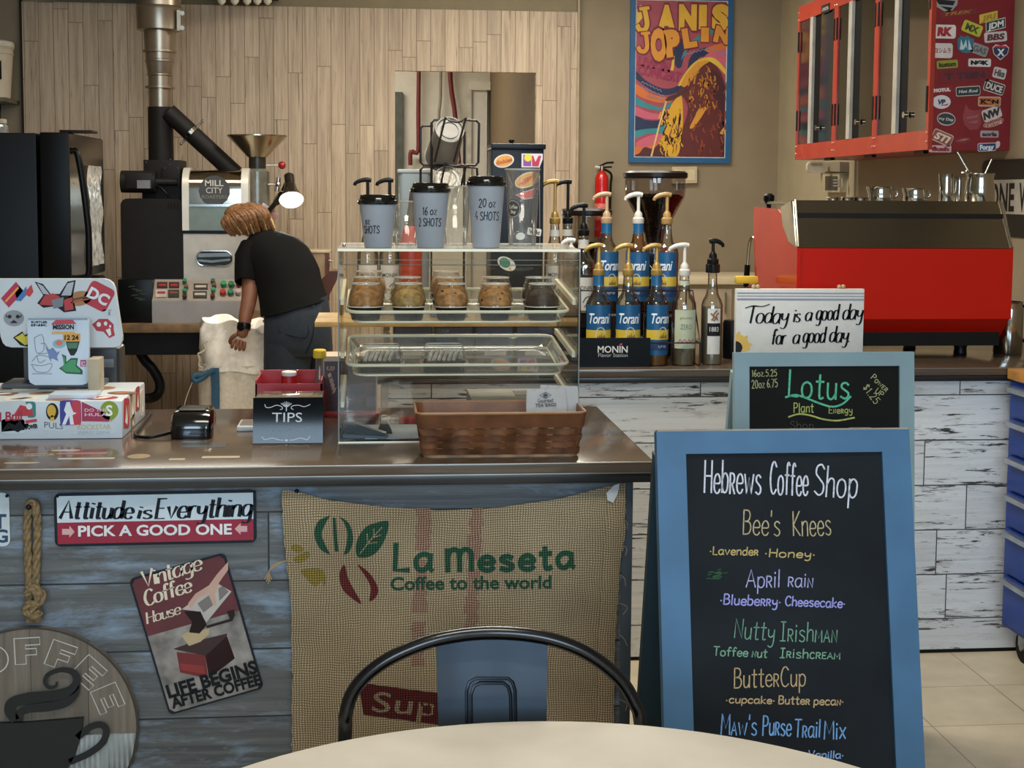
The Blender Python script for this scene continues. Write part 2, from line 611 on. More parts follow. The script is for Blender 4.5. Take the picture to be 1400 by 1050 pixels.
# hand-lettering glyphs: width;strokes  (~ = smooth curve)
_G = '''a 5.6;~5,5 4,6 2,6 .5,4.5 .3,2.5 1,.6 2.5,0 4,1 5,3;5,6 5,.6 5.8,0
b 5.2;.5,10 .5,0;~.5,4 1.5,5.6 3.2,6 4.8,4.8 5,3 4.5,1 3,0 1.4,.4 .5,2
c 5;~4.8,5 3.5,6 1.8,5.8 .5,4.2 .4,2 1.5,.3 3.2,0 5,1
d 5.4;~5,4.5 4,5.8 2.4,6 .8,4.8 .4,3 .8,1 2.2,0 4,.8 5,2.5;5,10 5,0
e 5;~.6,3 4.8,3.2 4.6,5 3,6 1.2,5.2 .4,3.2 .8,1 2.4,0 4,.2 5,1.2
f 4.2;~4.4,9 3.2,10 2.1,9.2 1.8,7 1.8,0;0,6 3.8,6
g 5.4;~5,5 4,6 2,6 .5,4.5 .3,2.8 1,1 2.5,.4 4,1.2 5,3;~5,6 5,0 4.5,-2.4 2.8,-3.2 .8,-2.6
h 5;.5,10 .5,0;~.5,4 2,5.8 3.6,6 4.6,4.8 4.8,0
i 1.6;.8,6 .8,0;.8,7.8 .8,8.6
j 2.6;~2,6 2,-1 1.2,-3 -.4,-3;2,7.8 2,8.6
k 4.8;.5,10 .5,0;4.5,6 .6,2.8 4.8,0
l 1.6;.8,10 .8,0
m 7.4;.5,6 .5,0;~.5,4 1.6,5.8 3,6 3.7,4.8 3.7,0;~3.7,4 4.8,5.8 6.2,6 7,4.8 7,0
n 5;.5,6 .5,0;~.5,4 2,5.8 3.6,6 4.6,4.8 4.7,0
o 5.6;~2.8,6 1,5.2 .3,3 1,.8 2.8,0 4.6,.8 5.3,3 4.6,5.2 2.8,6
p 5.2;.5,6 .5,-3.4;~.5,4 1.5,5.6 3.2,6 4.8,4.8 5,3 4.5,1 3,0 1.4,.4 .5,2
q 5.4;~5,5 4,6 2,6 .5,4.5 .3,2.8 1,1 2.5,.4 4,1.2 5,3;5,6 5,-3.4
r 3.9;.5,6 .5,0;~.5,3.6 1.5,5.4 2.8,6 3.8,5.6
s 4.6;~4.2,5.2 2.8,6 1,5.5 .8,4.2 2.5,3.2 4.2,2.2 4.2,.8 2.6,0 .5,.7
t 4;~2,9 2,1.2 2.8,0 4,.4;.2,6.4 4,6.4
u 5.1;~.5,6 .6,1.4 1.8,0 3.4,.4 4.7,2.4;4.7,6 4.7,0
v 5.1;.3,6 2.6,0 4.9,6
w 7.5;.3,6 2,0 3.8,5 5.6,0 7.3,6
x 5;.3,6 4.7,0;4.7,6 .3,0
y 5.1;~.5,6 .8,3 2.2,2 4,2.8 4.8,4.5;~4.8,6 4.6,-1 3,-3.2 .8,-2.6
z 5;.3,6 4.6,6 .3,0 4.8,0
A 6.6;0,0 3.3,10 6.6,0;1.2,3.6 5.4,3.6
B 5.9;.5,0 .5,10;~.5,10 3.8,9.8 5,8 4,5.8 .6,5.3;~.6,5.3 4.5,5 5.8,2.8 4.4,.4 .5,0
C 6.3;~6,8.4 4,10 1.8,9 .4,5 1.6,1 4,0 6.2,1.4
D 6.5;.5,0 .5,10;~.5,10 4,9.6 6.2,7 6.4,4 4.6,.8 .5,0
E 5.3;5,10 .5,10 .5,0 5.2,0;.5,5.2 4.3,5.2
F 5;5,10 .5,10 .5,0;.5,5.2 4.2,5.2
G 6.5;~6,8.4 4,10 1.8,9 .4,5 1.6,1 4,0 6.2,1.6 6.2,4.6;6.4,4.6 3.8,4.6
H 6.4;.5,10 .5,0;6,10 6,0;.5,5.2 6,5.2
I 4.4;.4,10 4,10;2.2,10 2.2,0;.2,0 4,0
J 4.6;~4,10 4,2.4 2.8,.2 1.2,.2 .2,1.8
K 5.8;.5,10 .5,0;5.6,10 .6,4.4 5.8,0
L 5;.5,10 .5,0 5,0
M 7.8;.4,0 .8,10 4,3 7.2,10 7.6,0
N 6.2;.5,0 .5,10 5.8,0 5.8,10
O 7.2;~3.6,10 1.2,8.6 .3,5 1.2,1.4 3.6,0 6,1.4 6.9,5 6,8.6 3.6,10
P 5.6;.5,0 .5,10;~.5,10 4.2,9.6 5.4,7.4 4.2,5.2 .5,4.8
R 6;.5,0 .5,10;~.5,10 4.2,9.6 5.4,7.4 4.2,5.2 .5,4.8;2.6,4.9 5.8,0
S 5.6;~5.4,8.6 3.6,10 1.2,9.2 .8,7 3,5.3 5.4,3.4 5.2,1 3,0 .4,1.2
T 6;0,10 6,10;3,10 3,0
U 6.4;~.5,10 .5,3 1.4,.7 3.2,0 5,.7 6,3 6,10
V 6.2;0,10 3.1,0 6.2,10
W 9;0,10 2.2,0 4.5,8 6.8,0 9,10
X 6;0,10 6,0;6,10 0,0
Y 6;0,10 3,5 6,10;3,5 3,0
Z 5.6;.2,10 5.4,10 .2,0 5.6,0
0 5.8;~2.9,10 1,8.6 .4,5 1,1.4 2.9,0 4.8,1.4 5.4,5 4.8,8.6 2.9,10
1 2.4;.2,8 1.6,10 1.6,0
2 5.4;~.4,8 1.6,9.8 3.6,9.8 4.8,7.8 3.6,4.6 .3,0;.3,0 5.2,0
3 5.2;~.4,9 2.4,10 4.4,8.4 3.8,6 2,5.4;~2,5.4 4.6,4.4 4.6,1.4 2.4,0 .2,1
4 5.6;3.6,10 .3,3.4 5.4,3.4;4.2,5 4.2,0
5 5.2;4.8,10 1,10 .7,5.6;~.7,5.6 2.8,6.2 4.8,4.6 4.6,1.6 2.6,0 .3,1
6 5.2;~4.2,10 1.6,7 .4,3.4 1.2,.6 3,0 4.8,1.6 4.4,4.2 2.6,5 .8,3.6
7 5;.2,10 4.8,10 1.6,0
8 5.4;~2.7,5.4 .8,7.2 1.4,9.6 2.7,10 4,9.6 4.6,7.2 2.7,5.4 .5,3 1,.6 2.7,0 4.4,.6 4.9,3 2.7,5.4
9 5.2;~4.8,7 3,5.2 .8,6 .5,8.2 1.8,9.8 3.6,9.8 4.7,8 4.6,4 3,0
. 1.4;.5,0 .9,.6
, 1.6;1,.8 .3,-1.4
' 1.2;.6,10 .5,7.6
* 2;.6,3.4 1.2,3.8
$ 5.2;~4.8,8 2.8,9 .8,7.6 2.6,5 4.6,3.2 3,1 .4,2;2.6,10.4 2.6,-.4
: 1.4;.6,1 .8,1.5;.6,4.6 .8,5.1
- 4;.4,4 3.4,4
& 6.4;~6,0 1,7.4 1.6,9.6 3.4,9.4 3.4,7 .6,3.4 .8,.6 3,0 6,3.6'''
GL = {'~': (9.2, [(0, [(.6, 0), (.6, 9.4)]), (1, [(.6, 6), (1.4, 8.6), (2.8, 9.4), (4.2, 8.8), (4.7, 7), (4.7, 0)]), (1, [(4.7, 6.4), (5.4, 8.6), (6.8, 9.4), (8.2, 8.8), (8.8, 7), (8.8, 0)])])}
for ln in _G.split('\n'):
    ch, rest = ln[0], ln[2:].split(';')
    st = []
    for q in rest[1:]:
        sm = q.startswith('~')
        st.append((sm, [tuple(float(v) for v in pr.split(',')) for pr in q.lstrip('~').split(' ')]))
    GL[ch] = (float(rest[0]), st)

for ch in 'ABCDEFGHIJKLMNOPRSTUVWXYZ':   # small capitals
    GL[chr(0x100 + ord(ch))] = (GL[ch][0] * .68, [(a, [(x * .68, y * .64) for x, y in p]) for a, p in GL[ch][1]])


def small(t):
    out, k = '', 0
    while k < len(t):
        if t[k] == '{':
            out += chr(0x100 + ord(t[k + 1]))
            k += 3
        else:
            out += t[k]
            k += 1
    return out


# ---------------------------------------------------------------- scene-graph helpers
ORG = {}


def thing(name, label, cat, loc, group=None, rz=0.0):
    o = bpy.data.objects.new(name, None)
    o.empty_display_size = 0.05
    COL.objects.link(o)
    o.location = loc
    o.rotation_euler.z = rz
    o['label'] = label
    o['category'] = cat
    if group:
        o['group'] = group
    ORG[o.name] = Vector(loc)
    return o


def obj(name, mb, m, parent=None, smooth=27, label=None):
    """link the builder's shape as ONE mesh; shapes are given in world metres and stored relative to the thing's base"""
    bm = mb.bm
    bmesh.ops.recalc_face_normals(bm, faces=bm.faces)
    me = bpy.data.meshes.new(name)
    off = ORG.get(parent.name, Vector((0, 0, 0))) if parent else Vector((0, 0, 0))
    if off.length:
        bmesh.ops.translate(bm, vec=-off, verts=bm.verts)
    bm.to_mesh(me)
    bm.free()
    if smooth:
        for p in me.polygons:
            p.use_smooth = True
        me.set_sharp_from_angle(angle=R(smooth))
    me.materials.append(m)
    o = bpy.data.objects.new(name, me)
    COL.objects.link(o)
    if parent:
        o.parent = parent
        ORG[o.name] = off
    if label:
        o['label'] = label
    return o


def struct(name, mb, m, parent=None, smooth=27):
    o = obj(name, mb, m, parent, smooth)
    o['kind'] = 'structure'
    return o


def tag(o, label, cat, group=None):
    o['label'] = label
    o['category'] = cat
    if group:
        o['group'] = group
    return o


def dup(root, loc, label=None, rz=None):
    """a copy of a thing with copies of its parts and their sub-parts"""
    r = root.copy()
    COL.objects.link(r)
    r.location = loc
    if rz is not None:
        r.rotation_euler.z = rz
    if label:
        r['label'] = label
    for ch in list(root.children):
        c = ch.copy()
        COL.objects.link(c)
        c.parent = r
        for g in ch.children:
            d = g.copy()
            COL.objects.link(d)
            d.parent = c
    return r


def sticker(parent, fr, u, v, w, h, bgc, txt='', fg='ffffff', rot=0, shape='r', th=None, shear=0.0, bold=0.02, border=None, d=0.0009, extra=None, name='sticker', script=False):
    """a printed sticker on a surface: backing piece with its printed lettering as a sub-part"""
    f = fr.rot(rot, u, v)
    if shape == 'r':
        pts = rrect(-w / 2, w / 2, -h / 2, h / 2, min(w, h) * 0.18, 3)
    elif shape == 'o':
        pts = oval(0, 0, w / 2, h / 2, 24)
    elif shape == 's':
        pts = [(-w / 2, -h / 2), (w * 0.42, -h / 2), (w / 2, h / 2), (-w * 0.42, h / 2)]
    else:
        pts = [(a * w, b * h) for a, b in shape]
    if border:
        b = MB().prism(f, pts, -0.0002, d)
        o = obj(name, b, paint(border), parent, smooth=0)
        q = [(a * (1 - 0.10 * h / max(w, h)), c * 0.84) for a, c in pts]
        obj('print', MB().poly(f, q, d + 0.0004), paint(bgc), o, smooth=0)
    else:
        o = obj(name, MB().prism(f, pts, -0.0002, d), paint(bgc), parent, smooth=0)
    if txt:
        lines = txt.split('\n')
        n = len(lines)
        th_ = th or h * 0.55 / n
        mb = MB()
        for i, ln in enumerate(lines):
            yy = (n - 1) * th_ * 0.75 - i * th_ * 1.5 - th_ / 2
            mb.type(f, ln, 0, yy, th_, 'C', bold=bold, shear=shear, d=d + (0.0018 if extra else 0.0009), width=w * 0.8 if len(ln) > 2 else None)
        obj('lettering', mb, paint(fg), o, smooth=0)
    if extra:
        for j, (col, shp) in enumerate(extra):
            mb = MB()
            for k, sh in enumerate(shp):
                mb.poly(f, [(a * w, b * h) for a, b in sh], d + 0.0006 + j * 0.0003)
            obj('motif', mb, paint(col), o, smooth=0)
    return o
# ================================================================ the setting
XL, XR, YB = -2.75, 2.46, 8.50
M_tan = mat('tan_wall_paint', '877962', 0.75, var=0.03, nscale=6)
M_white = mat('white_paint', 'd9d4c6', 0.6, var=0.02)
M_trim = mat('white_trim', 'dcd8cc', 0.45, var=0.02)


def tiles(name, c, size):
    m, nt, b = newmat(name)
    tc = N(nt, 'ShaderNodeTexCoord')
    br = N(nt, 'ShaderNodeTexBrick')
    br.offset = 0
    nt.links.new(tc.outputs['Object'], br.inputs['Vector'])
    br.inputs['Scale'].default_value = 1
    br.inputs['Brick Width'].default_value = size
    br.inputs['Row Height'].default_value = size
    br.inputs['Mortar Size'].default_value = 0.0022
    br.inputs['Color1'].default_value = srgb(c[0])
    br.inputs['Color2'].default_value = srgb(c[1])
    br.inputs['Mortar'].default_value = srgb(c[2])
    no = N(nt, 'ShaderNodeTexNoise', Scale=9.0, Detail=6.0)
    nt.links.new(tc.outputs['Object'], no.inputs['Vector'])
    t = ramp(nt, no.outputs['Fac'], [(0.3, (0.86, 0.85, 0.83)), (0.7, (1.06, 1.05, 1.04))])
    nt.links.new(mixc(nt, 1.0, br.outputs['Color'], t, 'MULTIPLY'), b.inputs['Base Color'])
    b.inputs['Roughness'].default_value = 0.38
    return m


struct('floor', MB().box(XL - .1, XR + .1, YFRONT - .1, 12.1, -0.1, 0), tiles('vinyl_floor_tile', ('d3c5aa', 'cdbfa4', 'a09078'), 0.305), smooth=0)
struct('ceiling', MB().box(XL - .1, XR + .1, YFRONT - .1, 12.1, CEIL, CEIL + .1), tiles('ceiling_tile', ('cfcabd', 'cac5b8', '9d988c'), 0.61), smooth=0)
struct('wall_right', MB().box(XR, XR + .1, YFRONT - .1, YB, 0, CEIL), M_tan, smooth=0)
struct('wall_left', MB().box(XL - .1, XL, YFRONT - .1, YB, 0, CEIL), M_tan, smooth=0)
struct('wall_back', MB().box(1.2, XR + .1, YB, YB + .1, 0, CEIL).box(XL - .1, -2.0, YB, YB + .1, 0, CEIL), M_tan, smooth=0)
M_plank = boards('whitewashed_upright_planks', 'Z', 0.083, 0.85, ('8c7a66', 'b19d85', 'c6b49d'), streak=('5f4a36', 2.6, 75, .59, .70), vary=0.17, gapw=0.004, grain=0.6, gap=srgb('6d5843'), rough=0.6)
OX0, OX1, OZ = 0.123, 0.956, 2.166
ZPL = onY(500, 11, 8.45).z
pw = MB()
struct('wall_over_planks', MB().box(-2.0, 1.205, 8.47, 8.50, ZPL, CEIL), mat('olive_tan_paint', '80755a', 0.75, var=.03), smooth=0)
for x0, x1, z0, z1 in ((-2.0, OX0, 0, ZPL), (OX1, 1.205, 0, ZPL), (OX0, OX1, OZ, ZPL)):
    pw.box(x0, x1, 8.45, 8.50, z0, z1)
struct('wall_planked', pw, M_plank, smooth=0)
struct('trim_1', MB().box(-2.012, -2.0, 8.44, 8.50, 0, CEIL), mat('dark_gap_strip', '2a2119', 0.8), smooth=0)
struct('trim_2', MB().box(1.199, 1.213, 8.438, 8.50, 0, CEIL), mat('plank_end_strip', '9c8a70', 0.6), smooth=0)
# dark steel strip under the ceiling line at the top left
struct('trim_3', MB().box(-1.80, -1.20, 8.33, 8.44, 2.545, 2.62).box(-0.98, -0.55, 8.33, 8.44, 2.553, 2.63), mat('dark_beam', '3b2a1c', 0.7), smooth=0)
# room beyond the opening
struct('wall_stockroom', MB().box(-1.2, 1.0, 11.9, 12.0, 0, CEIL), M_white, smooth=0)
struct('wall_stockroom_right', MB().box(OX1 + .004, OX1 + .1, 8.50, 12.0, 0, CEIL), mat('unlit_tan_paint', '75634a', 0.8, var=0.03), smooth=0)  # browner tan: the dark of this unlit side is in the colour
struct('wall_stockroom_left', MB().box(-1.3, -1.2, 8.50, 12.0, 0, CEIL), M_white, smooth=0)
d1 = struct('door_1', MB().box(0.80, 0.93, 11.80, 11.9, 0, 2.30).box(0.78, 0.955, 11.77, 11.9, 2.30, 2.37), M_trim)
struct('door_frame', MB().box(0.765, 0.80, 11.78, 11.9, 0, 2.36), mat('casing_shadow_side', 'c4bfb0', 0.5), d1)  # greyer white: the casing's shaded side is put in the colour
d2 = struct('door_2', MB().box(0.10, 0.235, 11.84, 11.9, 0, 2.28), mat('grey_green_door', '4f564c', 0.5))
struct('door_handle', MB().cyl((0.2, 11.84, 1.16), (0.2, 11.79, 1.16), 0.012).cyl((0.2, 11.79, 1.16), (0.13, 11.79, 1.16), 0.01), mat('black_handle', '1c1c1c', 0.4), d2)
# street wall behind the camera with its two shop windows
fw = MB()
WIN = [(-1.75, -0.15), (0.60, 2.20)]
xs = [XL] + [v for w in WIN for v in w] + [XR]
for i in range(0, len(xs), 2):
    fw.box(xs[i], xs[i + 1], YFRONT - .1, YFRONT, 0, CEIL)
for a, b in WIN:
    fw.box(a, b, YFRONT - .1, YFRONT, 0, 1.18).box(a, b, YFRONT - .1, YFRONT, 2.72, CEIL)
struct('wall_front', fw, M_tan, smooth=0)
for i, (a, b) in enumerate(WIN):
    w = struct('window_%d' % (i + 1), MB().box(a, a + .06, YFRONT - .08, YFRONT + .02, 1.18, 2.72).box(b - .06, b, YFRONT - .08, YFRONT + .02, 1.18, 2.72)
               .box(a, b, YFRONT - .08, YFRONT + .02, 1.18, 1.24).box(a, b, YFRONT - .08, YFRONT + .02, 2.66, 2.72)
               .box((a + b) / 2 - .025, (a + b) / 2 + .025, YFRONT - .06, YFRONT, 1.24, 2.66), M_trim, smooth=0)
    struct('window_pane', MB().box(a + .06, b - .06, YFRONT - .05, YFRONT - .044, 1.24, 2.66), clear('window_glass'), w, smooth=0)

# ---------------------------------------------------------------- counters
M_lam = mat('bronze_brown_laminate', '5a4c3f', 0.14, var=0.07, nscale=4, spec=0.75)
M_edge = mat('dark_gunmetal_edge', '3a3836', 0.28, metal=0.55, var=0.04, spec=0.6)
M_edgelight = mat('brushed_edge_line', '9a948a', 0.3, metal=0.7, var=0.03)
M_front = boards('weathered_boards_blue_sheen', 'X', 0.1385, 1.9, ('3f4143', '595b5c', '717374'), z0=0.819 - 0.1385 * 6, worn=('8fa6be', 0.50, 0.74, 0.75), vary=0.12, gap=srgb('1d2226'), rough=0.5, grain=1.2)  # pale blue patches paint window sheen onto the weathered boards
M_backb = boards('distressed_white_boards', 'X', 0.1436, 0.83, ('cfcfcd', 'e2e2e2', 'ececec'), z0=0.83 - 0.1436 * 6, worn=('b3afa9', 0.56, 0.72, 1.1), streak=('3f3832', 8.0, 70, .625, .685, .20), vary=0.12, gap=srgb('3b3733'), rough=0.55, grain=0.9)

fc = thing('counter_cabinet', 'long order counter clad in weathered grey-blue boards, hung with tin signs and a burlap sack', 'counter', (-0.6, 3.1, 0))
obj('front_cladding', MB().box(-1.95, 0.500, 2.801, 2.82, 0.0, 0.876), M_front, fc, smooth=0)
obj('carcass', MB().box(-1.95, 0.505, 2.82, 3.46, 0.0, 0.876), mat('dark_carcass', '35332f', 0.7), fc, smooth=0)
obj('corner_post', MB().box(0.500, 0.522, 2.80, 2.835, 0.0, 0.876, 0.002), mat('slate_post', '3b434a', 0.5), fc)
obj('end_panel', MB().box(0.505, 0.522, 2.835, 3.46, 0.0, 0.876), mat('dark_end_panel', '3f3a33', 0.6), fc, smooth=0)
wt = thing('worktop', 'dark bronze laminate worktop with a grooved edge over the blue-grey boarded counter', 'countertop', (-0.6, 3.1, 0.876))
obj('slab', MB().box(-1.95, 0.556, 2.757, 3.50, 0.898, 0.92, 0.003), M_lam, wt)
obj('edge_band', MB().box(-1.95, 0.554, 2.760, 2.80, 0.877, 0.8965, 0.002).box(0.53, 0.554, 2.80, 3.495, 0.877, 0.8965, 0.002), M_edge, wt)
fwt = Frame((0, 0, .92), (1, 0, 0), (0, 1, 0))
obj('groove_line', MB().box(-1.95, 0.555, 2.7555, 2.775, 0.8960, 0.8985, 0.0008).box(-1.95, 0.557, 2.7555, 2.7600, 0.9165, 0.9195, 0.001), M_edgelight, wt)

bc = thing('counter_cabinet', 'back service counter clad in distressed white boards under the red espresso machine', 'counter', (1.24, 4.6, 0))
obj('front_cladding', MB().box(0.04, 2.44, 4.27, 4.29, 0.012, 0.876), M_backb, bc, smooth=0)
obj('carcass', MB().box(0.05, 2.44, 4.29, 5.12, 0.0, 0.876), mat('dark_carcass', '35332f', 0.7), bc, smooth=0)
obj('kick_strip', MB().box(0.04, 2.44, 4.272, 4.29, 0, 0.012), mat('black_kick', '151413', 0.6), bc, smooth=0)
obj('end_trim', MB().box(0.022, 0.042, 4.262, 5.12, 0, 0.876), mat('pale_end_trim', 'a9a59b', 0.5), bc, smooth=0)
wb = thing('worktop', 'dark brown worktop carrying the syrup bottles, grinder and espresso machine', 'countertop', (1.24, 4.6, 0.876))
obj('slab', MB().box(0.0, 2.452, 4.24, 5.16, 0.895, 0.92, 0.003), M_lam, wb)
obj('edge_band', MB().box(0.0, 2.452, 4.243, 4.28, 0.877, 0.894, 0.002), M_edge, wb)
obj('groove_line', MB().box(0.0, 2.452, 4.2385, 4.242, 0.9155, 0.919, 0.001), M_edgelight, wb)

wc = thing('counter_cabinet', 'pale sink cabinet along the far tan wall, left of the espresso machine', 'cabinet', (1.9, 8.2, 0))
obj('carcass', MB().box(1.25, XR - .014, 7.93, 8.49, 0, 0.945), mat('beige_cabinet', '9a8c74', 0.6, var=0.03), wc, smooth=0)
obj('top', MB().box(1.22, XR - .014, 7.90, 8.49, 0.945, 0.985, 0.004), mat('cream_laminate', 'c9bda2', 0.4, var=0.03), wc)
for dx in (1.27, 1.66, 2.06):
    dr = obj('door', MB().box(dx, dx + .37, 7.915, 7.93, 0.1, 0.92, 0.004), mat('beige_door', 'a39580', 0.5, var=0.03), wc)
    obj('handle', MB().cyl((dx + .33, 7.90, .78), (dx + .33, 7.90, .9), 0.006), mat('steel_pull', '9a9a98', 0.3, 0.9), dr)
# ================================================================ helpers that measure on the photo's planes
def fuv(fr, px, py):
    d = ray(px, py)
    t = (fr.o - CAMLOC).dot(fr.n) / d.dot(fr.n)
    q = CAMLOC + d * t - fr.o
    return q.dot(fr.ux), q.dot(fr.uy)


def glw(txt, gap=1.7):
    return sum((GL[c][0] + gap) if c in GL else 3.4 for c in txt) - gap


def pen(mb, fr, txt, x0, x1, yb, yc, w, callig=False, shear=0.0, jitter=0.02, d=0.0007, gap=1.7, yb1=None, fn=None):
    """hand lettering that spans x0..x1 with baseline yb and capital line yc (photo pixels), on plane fr"""
    txt = small(txt)
    u0, v0 = fuv(fr, x0, yb)
    u1, v1 = fuv(fr, x1, yb1 if yb1 is not None else yb)
    _, vc = fuv(fr, x0, yc)
    _, vm = fuv(fr, x0, yb)
    h = abs(vc - vm)
    L = math.hypot(u1 - u0, v1 - v0)
    f = fr.rot(math.degrees(math.atan2(v1 - v0, u1 - u0)), u0, v0)
    sx = L / (glw(txt, gap) * h / 10)
    mb.stroke(f, txt, 0, 0, h, w, 'L', d, callig, shear, sx, gap, jitter, fn)
    return mb


def prn(mb, fr, txt, x0, x1, yb, yc, bold=0.0, shear=0.0, d=0.0007, yb1=None, fn=None, res=3):
    u0, v0 = fuv(fr, x0, yb)
    u1, v1 = fuv(fr, x1, yb1 if yb1 is not None else yb)
    _, vc = fuv(fr, x0, yc)
    _, vm = fuv(fr, x0, yb)
    f = fr.rot(math.degrees(math.atan2(v1 - v0, u1 - u0)), u0, v0)
    mb.type(f, txt, 0, 0, abs(vc - vm), 'L', bold, shear, 1.0, d, fn, 1.0, res, width=math.hypot(u1 - u0, v1 - v0))
    return mb


def pxpoly(fr, pts):
    return [fuv(fr, *p) for p in pts]


def spx(fr, pts, n=5, closed=False):
    return [(v.x, v.y) for v in smoothpts([(*fuv(fr, *p), 0) for p in pts], n, closed)]


# ================================================================ round table
M_table = mat('pale_stone_laminate', 'b9b2a5', 0.5, var=0.05, nscale=7)
t = thing('round_table', 'round pale beige laminate table in front of the black metal chair', 'table', (0.185, 1.285, 0))
obj('tabletop', MB().lathe([(0.0, .722), (.53, .722), (.545, .728), (.55, .74), (.545, .749), (.54, .75), (0, .75)], (.185, 1.285, 0), 96), M_table, t)
obj('pedestal', MB().lathe([(.16, .7), (.16, .722), (.04, .7), (.035, .66), (.035, .06), (.05, .04)], (.185, 1.285, 0), 24), mat('black_iron', '1b1b1c', 0.45, 0.3), t)
obj('base_plate', MB().lathe([(.24, 0), (.24, .012), (.06, .045), (0, .045)], (.185, 1.285, 0), 32), mat('black_iron', '1b1b1c', 0.45, 0.3), t)

# ================================================================ metal chair
YC = 1.92
M_steel = mat('gunmetal_lacquer', '333d48', 0.36, metal=0.6, var=0.05, nscale=5, coat=0.3)
M_tube = mat('black_lacquered_tube', '07070a', 0.22, metal=0.0, var=0.03, coat=0.2)
ch = thing('metal_chair', 'black metal cafe chair with an arched tube back and gunmetal splat, behind the round table', 'chair', (.166, 1.75, 0))
arch = [onY(x, y, YC) for x, y in ((472, 1003), (473, 975), (483, 945), (507, 918), (545, 894), (603, 873), (670, 865), (740, 871), (798, 891), (844, 925), (867, 960), (876, 992))]
A0 = [Vector((arch[0].x - .004, 1.875, .46)), Vector((arch[0].x - .003, 1.90, .6))]
A1 = [Vector((arch[-1].x + .003, 1.90, .6)), Vector((arch[-1].x + .004, 1.875, .46))]
obj('back_arch', MB().tube(A0 + arch + A1, 0.0098, 12, smooth=6), M_tube, ch, smooth=60)
sp = MB()
fsp = Frame((0, YC + .004, 0))
g, f_ = [], []
U0, V0 = fuv(fsp, 595, 878)
rowsp = []
for j in range(9):
    vv = j / 8
    row = []
    for i in range(9):
        uu = i / 8
        xl, xr = 596 + 10 * vv, 748 - 8 * vv
        x = xl + (xr - xl) * uu
        ytop = 868 + 13 * (2 * uu - 1) ** 2
        z = onY(x, ytop, YC).z * (1 - vv) + 0.45 * vv
        X = onY(x, 880, YC).x
        row.append((X, YC + .012 * (1 - (2 * uu - 1) ** 2) - .006 - .055 * vv, z))
    rowsp.append(row)
v_ = [p for r in rowsp for p in r] + [(x, y + .003, z) for r in rowsp for x, y, z in r]
for j in range(8):
    for i in range(8):
        a = j * 9 + i
        f_ += [(a, a + 1, a + 10, a + 9), (81 + a + 9, 81 + a + 10, 81 + a + 1, 81 + a)]
for k in range(8):
    f_ += [(k, 81 + k, 82 + k, k + 1), (72 + k, 73 + k, 154 + k, 153 + k), (9 * k, 9 * k + 9, 90 + 9 * k, 81 + 9 * k), (9 * k + 8, 89 + 9 * k, 98 + 9 * k, 9 * k + 17)]
s_o = obj('splat', sp.faces(v_, f_), M_steel, ch, smooth=50)
bd = MB()
for off in (0, 6):
    P = [onY(x, y, YC + .004) for x, y in ((637 + off, 1150), (637 + off, 940 + off), (641 + off, 929 + off), (650 + off, 925 + off), (694 - off, 925 + off), (700 - off, 930 + off), (703 - off, 940 + off), (704 - off, 1150))]
    bd.tube([Vector((p.x, YC + .0005 - .055 * min(1, max(0, (.845 - p.z) / .395)) + .012 * (1 - ((p.x - .161) / .078) ** 2) - .006, p.z)) for p in P], 0.0026, 6)
obj('embossed_rib', bd, mat('dark_gunmetal', '1d232b', 0.3, metal=0.6), s_o)
obj('seat', MB().box(-.045, .377, 1.53, 1.915, .44, .462, .012).prism(Frame((.166, 1.72, .4621), (1, 0, 0), (0, 1, 0)), rrect(-.15, .15, -.14, .14, .05), 0, .004), M_steel, ch)
for sx_ in (-1, 1):
    for sy_ in (-1, 1):
        obj('leg', MB().cyl((.166 + sx_ * .19, 1.72 + sy_ * .17, .445), (.166 + sx_ * .225, 1.72 + sy_ * .215, .0), .017, .011, 10), M_tube, ch)
obj('brace', MB().cyl((-.04, 1.53, .25), (.372, 1.91, .25), .007).cyl((-.04, 1.91, .25), (.372, 1.53, .25), .007), M_tube, ch)

# ================================================================ chalkboards
M_slate = mat('chalkboard_slate', '15191e', 0.6, var=0.22, nscale=5)
M_slate2 = mat('matte_black_slate', '131412', 0.65, var=0.12, nscale=6)


def chalkcol(h):
    return mat('chalk_' + h, h, 0.9, var=0.12, nscale=160)


def frameboard(root, fr, w, hgt, rail, trail, brail, thick, mfr, mslate, mback):
    """mitred picture frame around a slate; fr origin = bottom left of the front face"""
    z0, z1 = -thick, 0
    obj('frame_rail', MB().prism(fr, [(0, hgt), (w, hgt), (w - rail, hgt - trail), (rail, hgt - trail)], z0, z1), mfr, root)
    obj('frame_rail', MB().prism(fr, [(0, 0), (w, 0), (w - rail, brail), (rail, brail)], z0, z1), mfr, root)
    obj('frame_stile', MB().prism(fr, [(0, 0), (rail, brail), (rail, hgt - trail), (0, hgt)], z0, z1), mfr, root)
    obj('frame_stile', MB().prism(fr, [(w, 0), (w, hgt), (w - rail, hgt - trail), (w - rail, brail)], z0, z1), mfr, root)
    obj('slate', MB().prism(fr, [(rail * .9, brail * .9), (w - rail * .9, brail * .9), (w - rail * .9, hgt - trail * .9), (rail * .9, hgt - trail * .9)], z0 + .004, -.007), mslate, root)
    return root


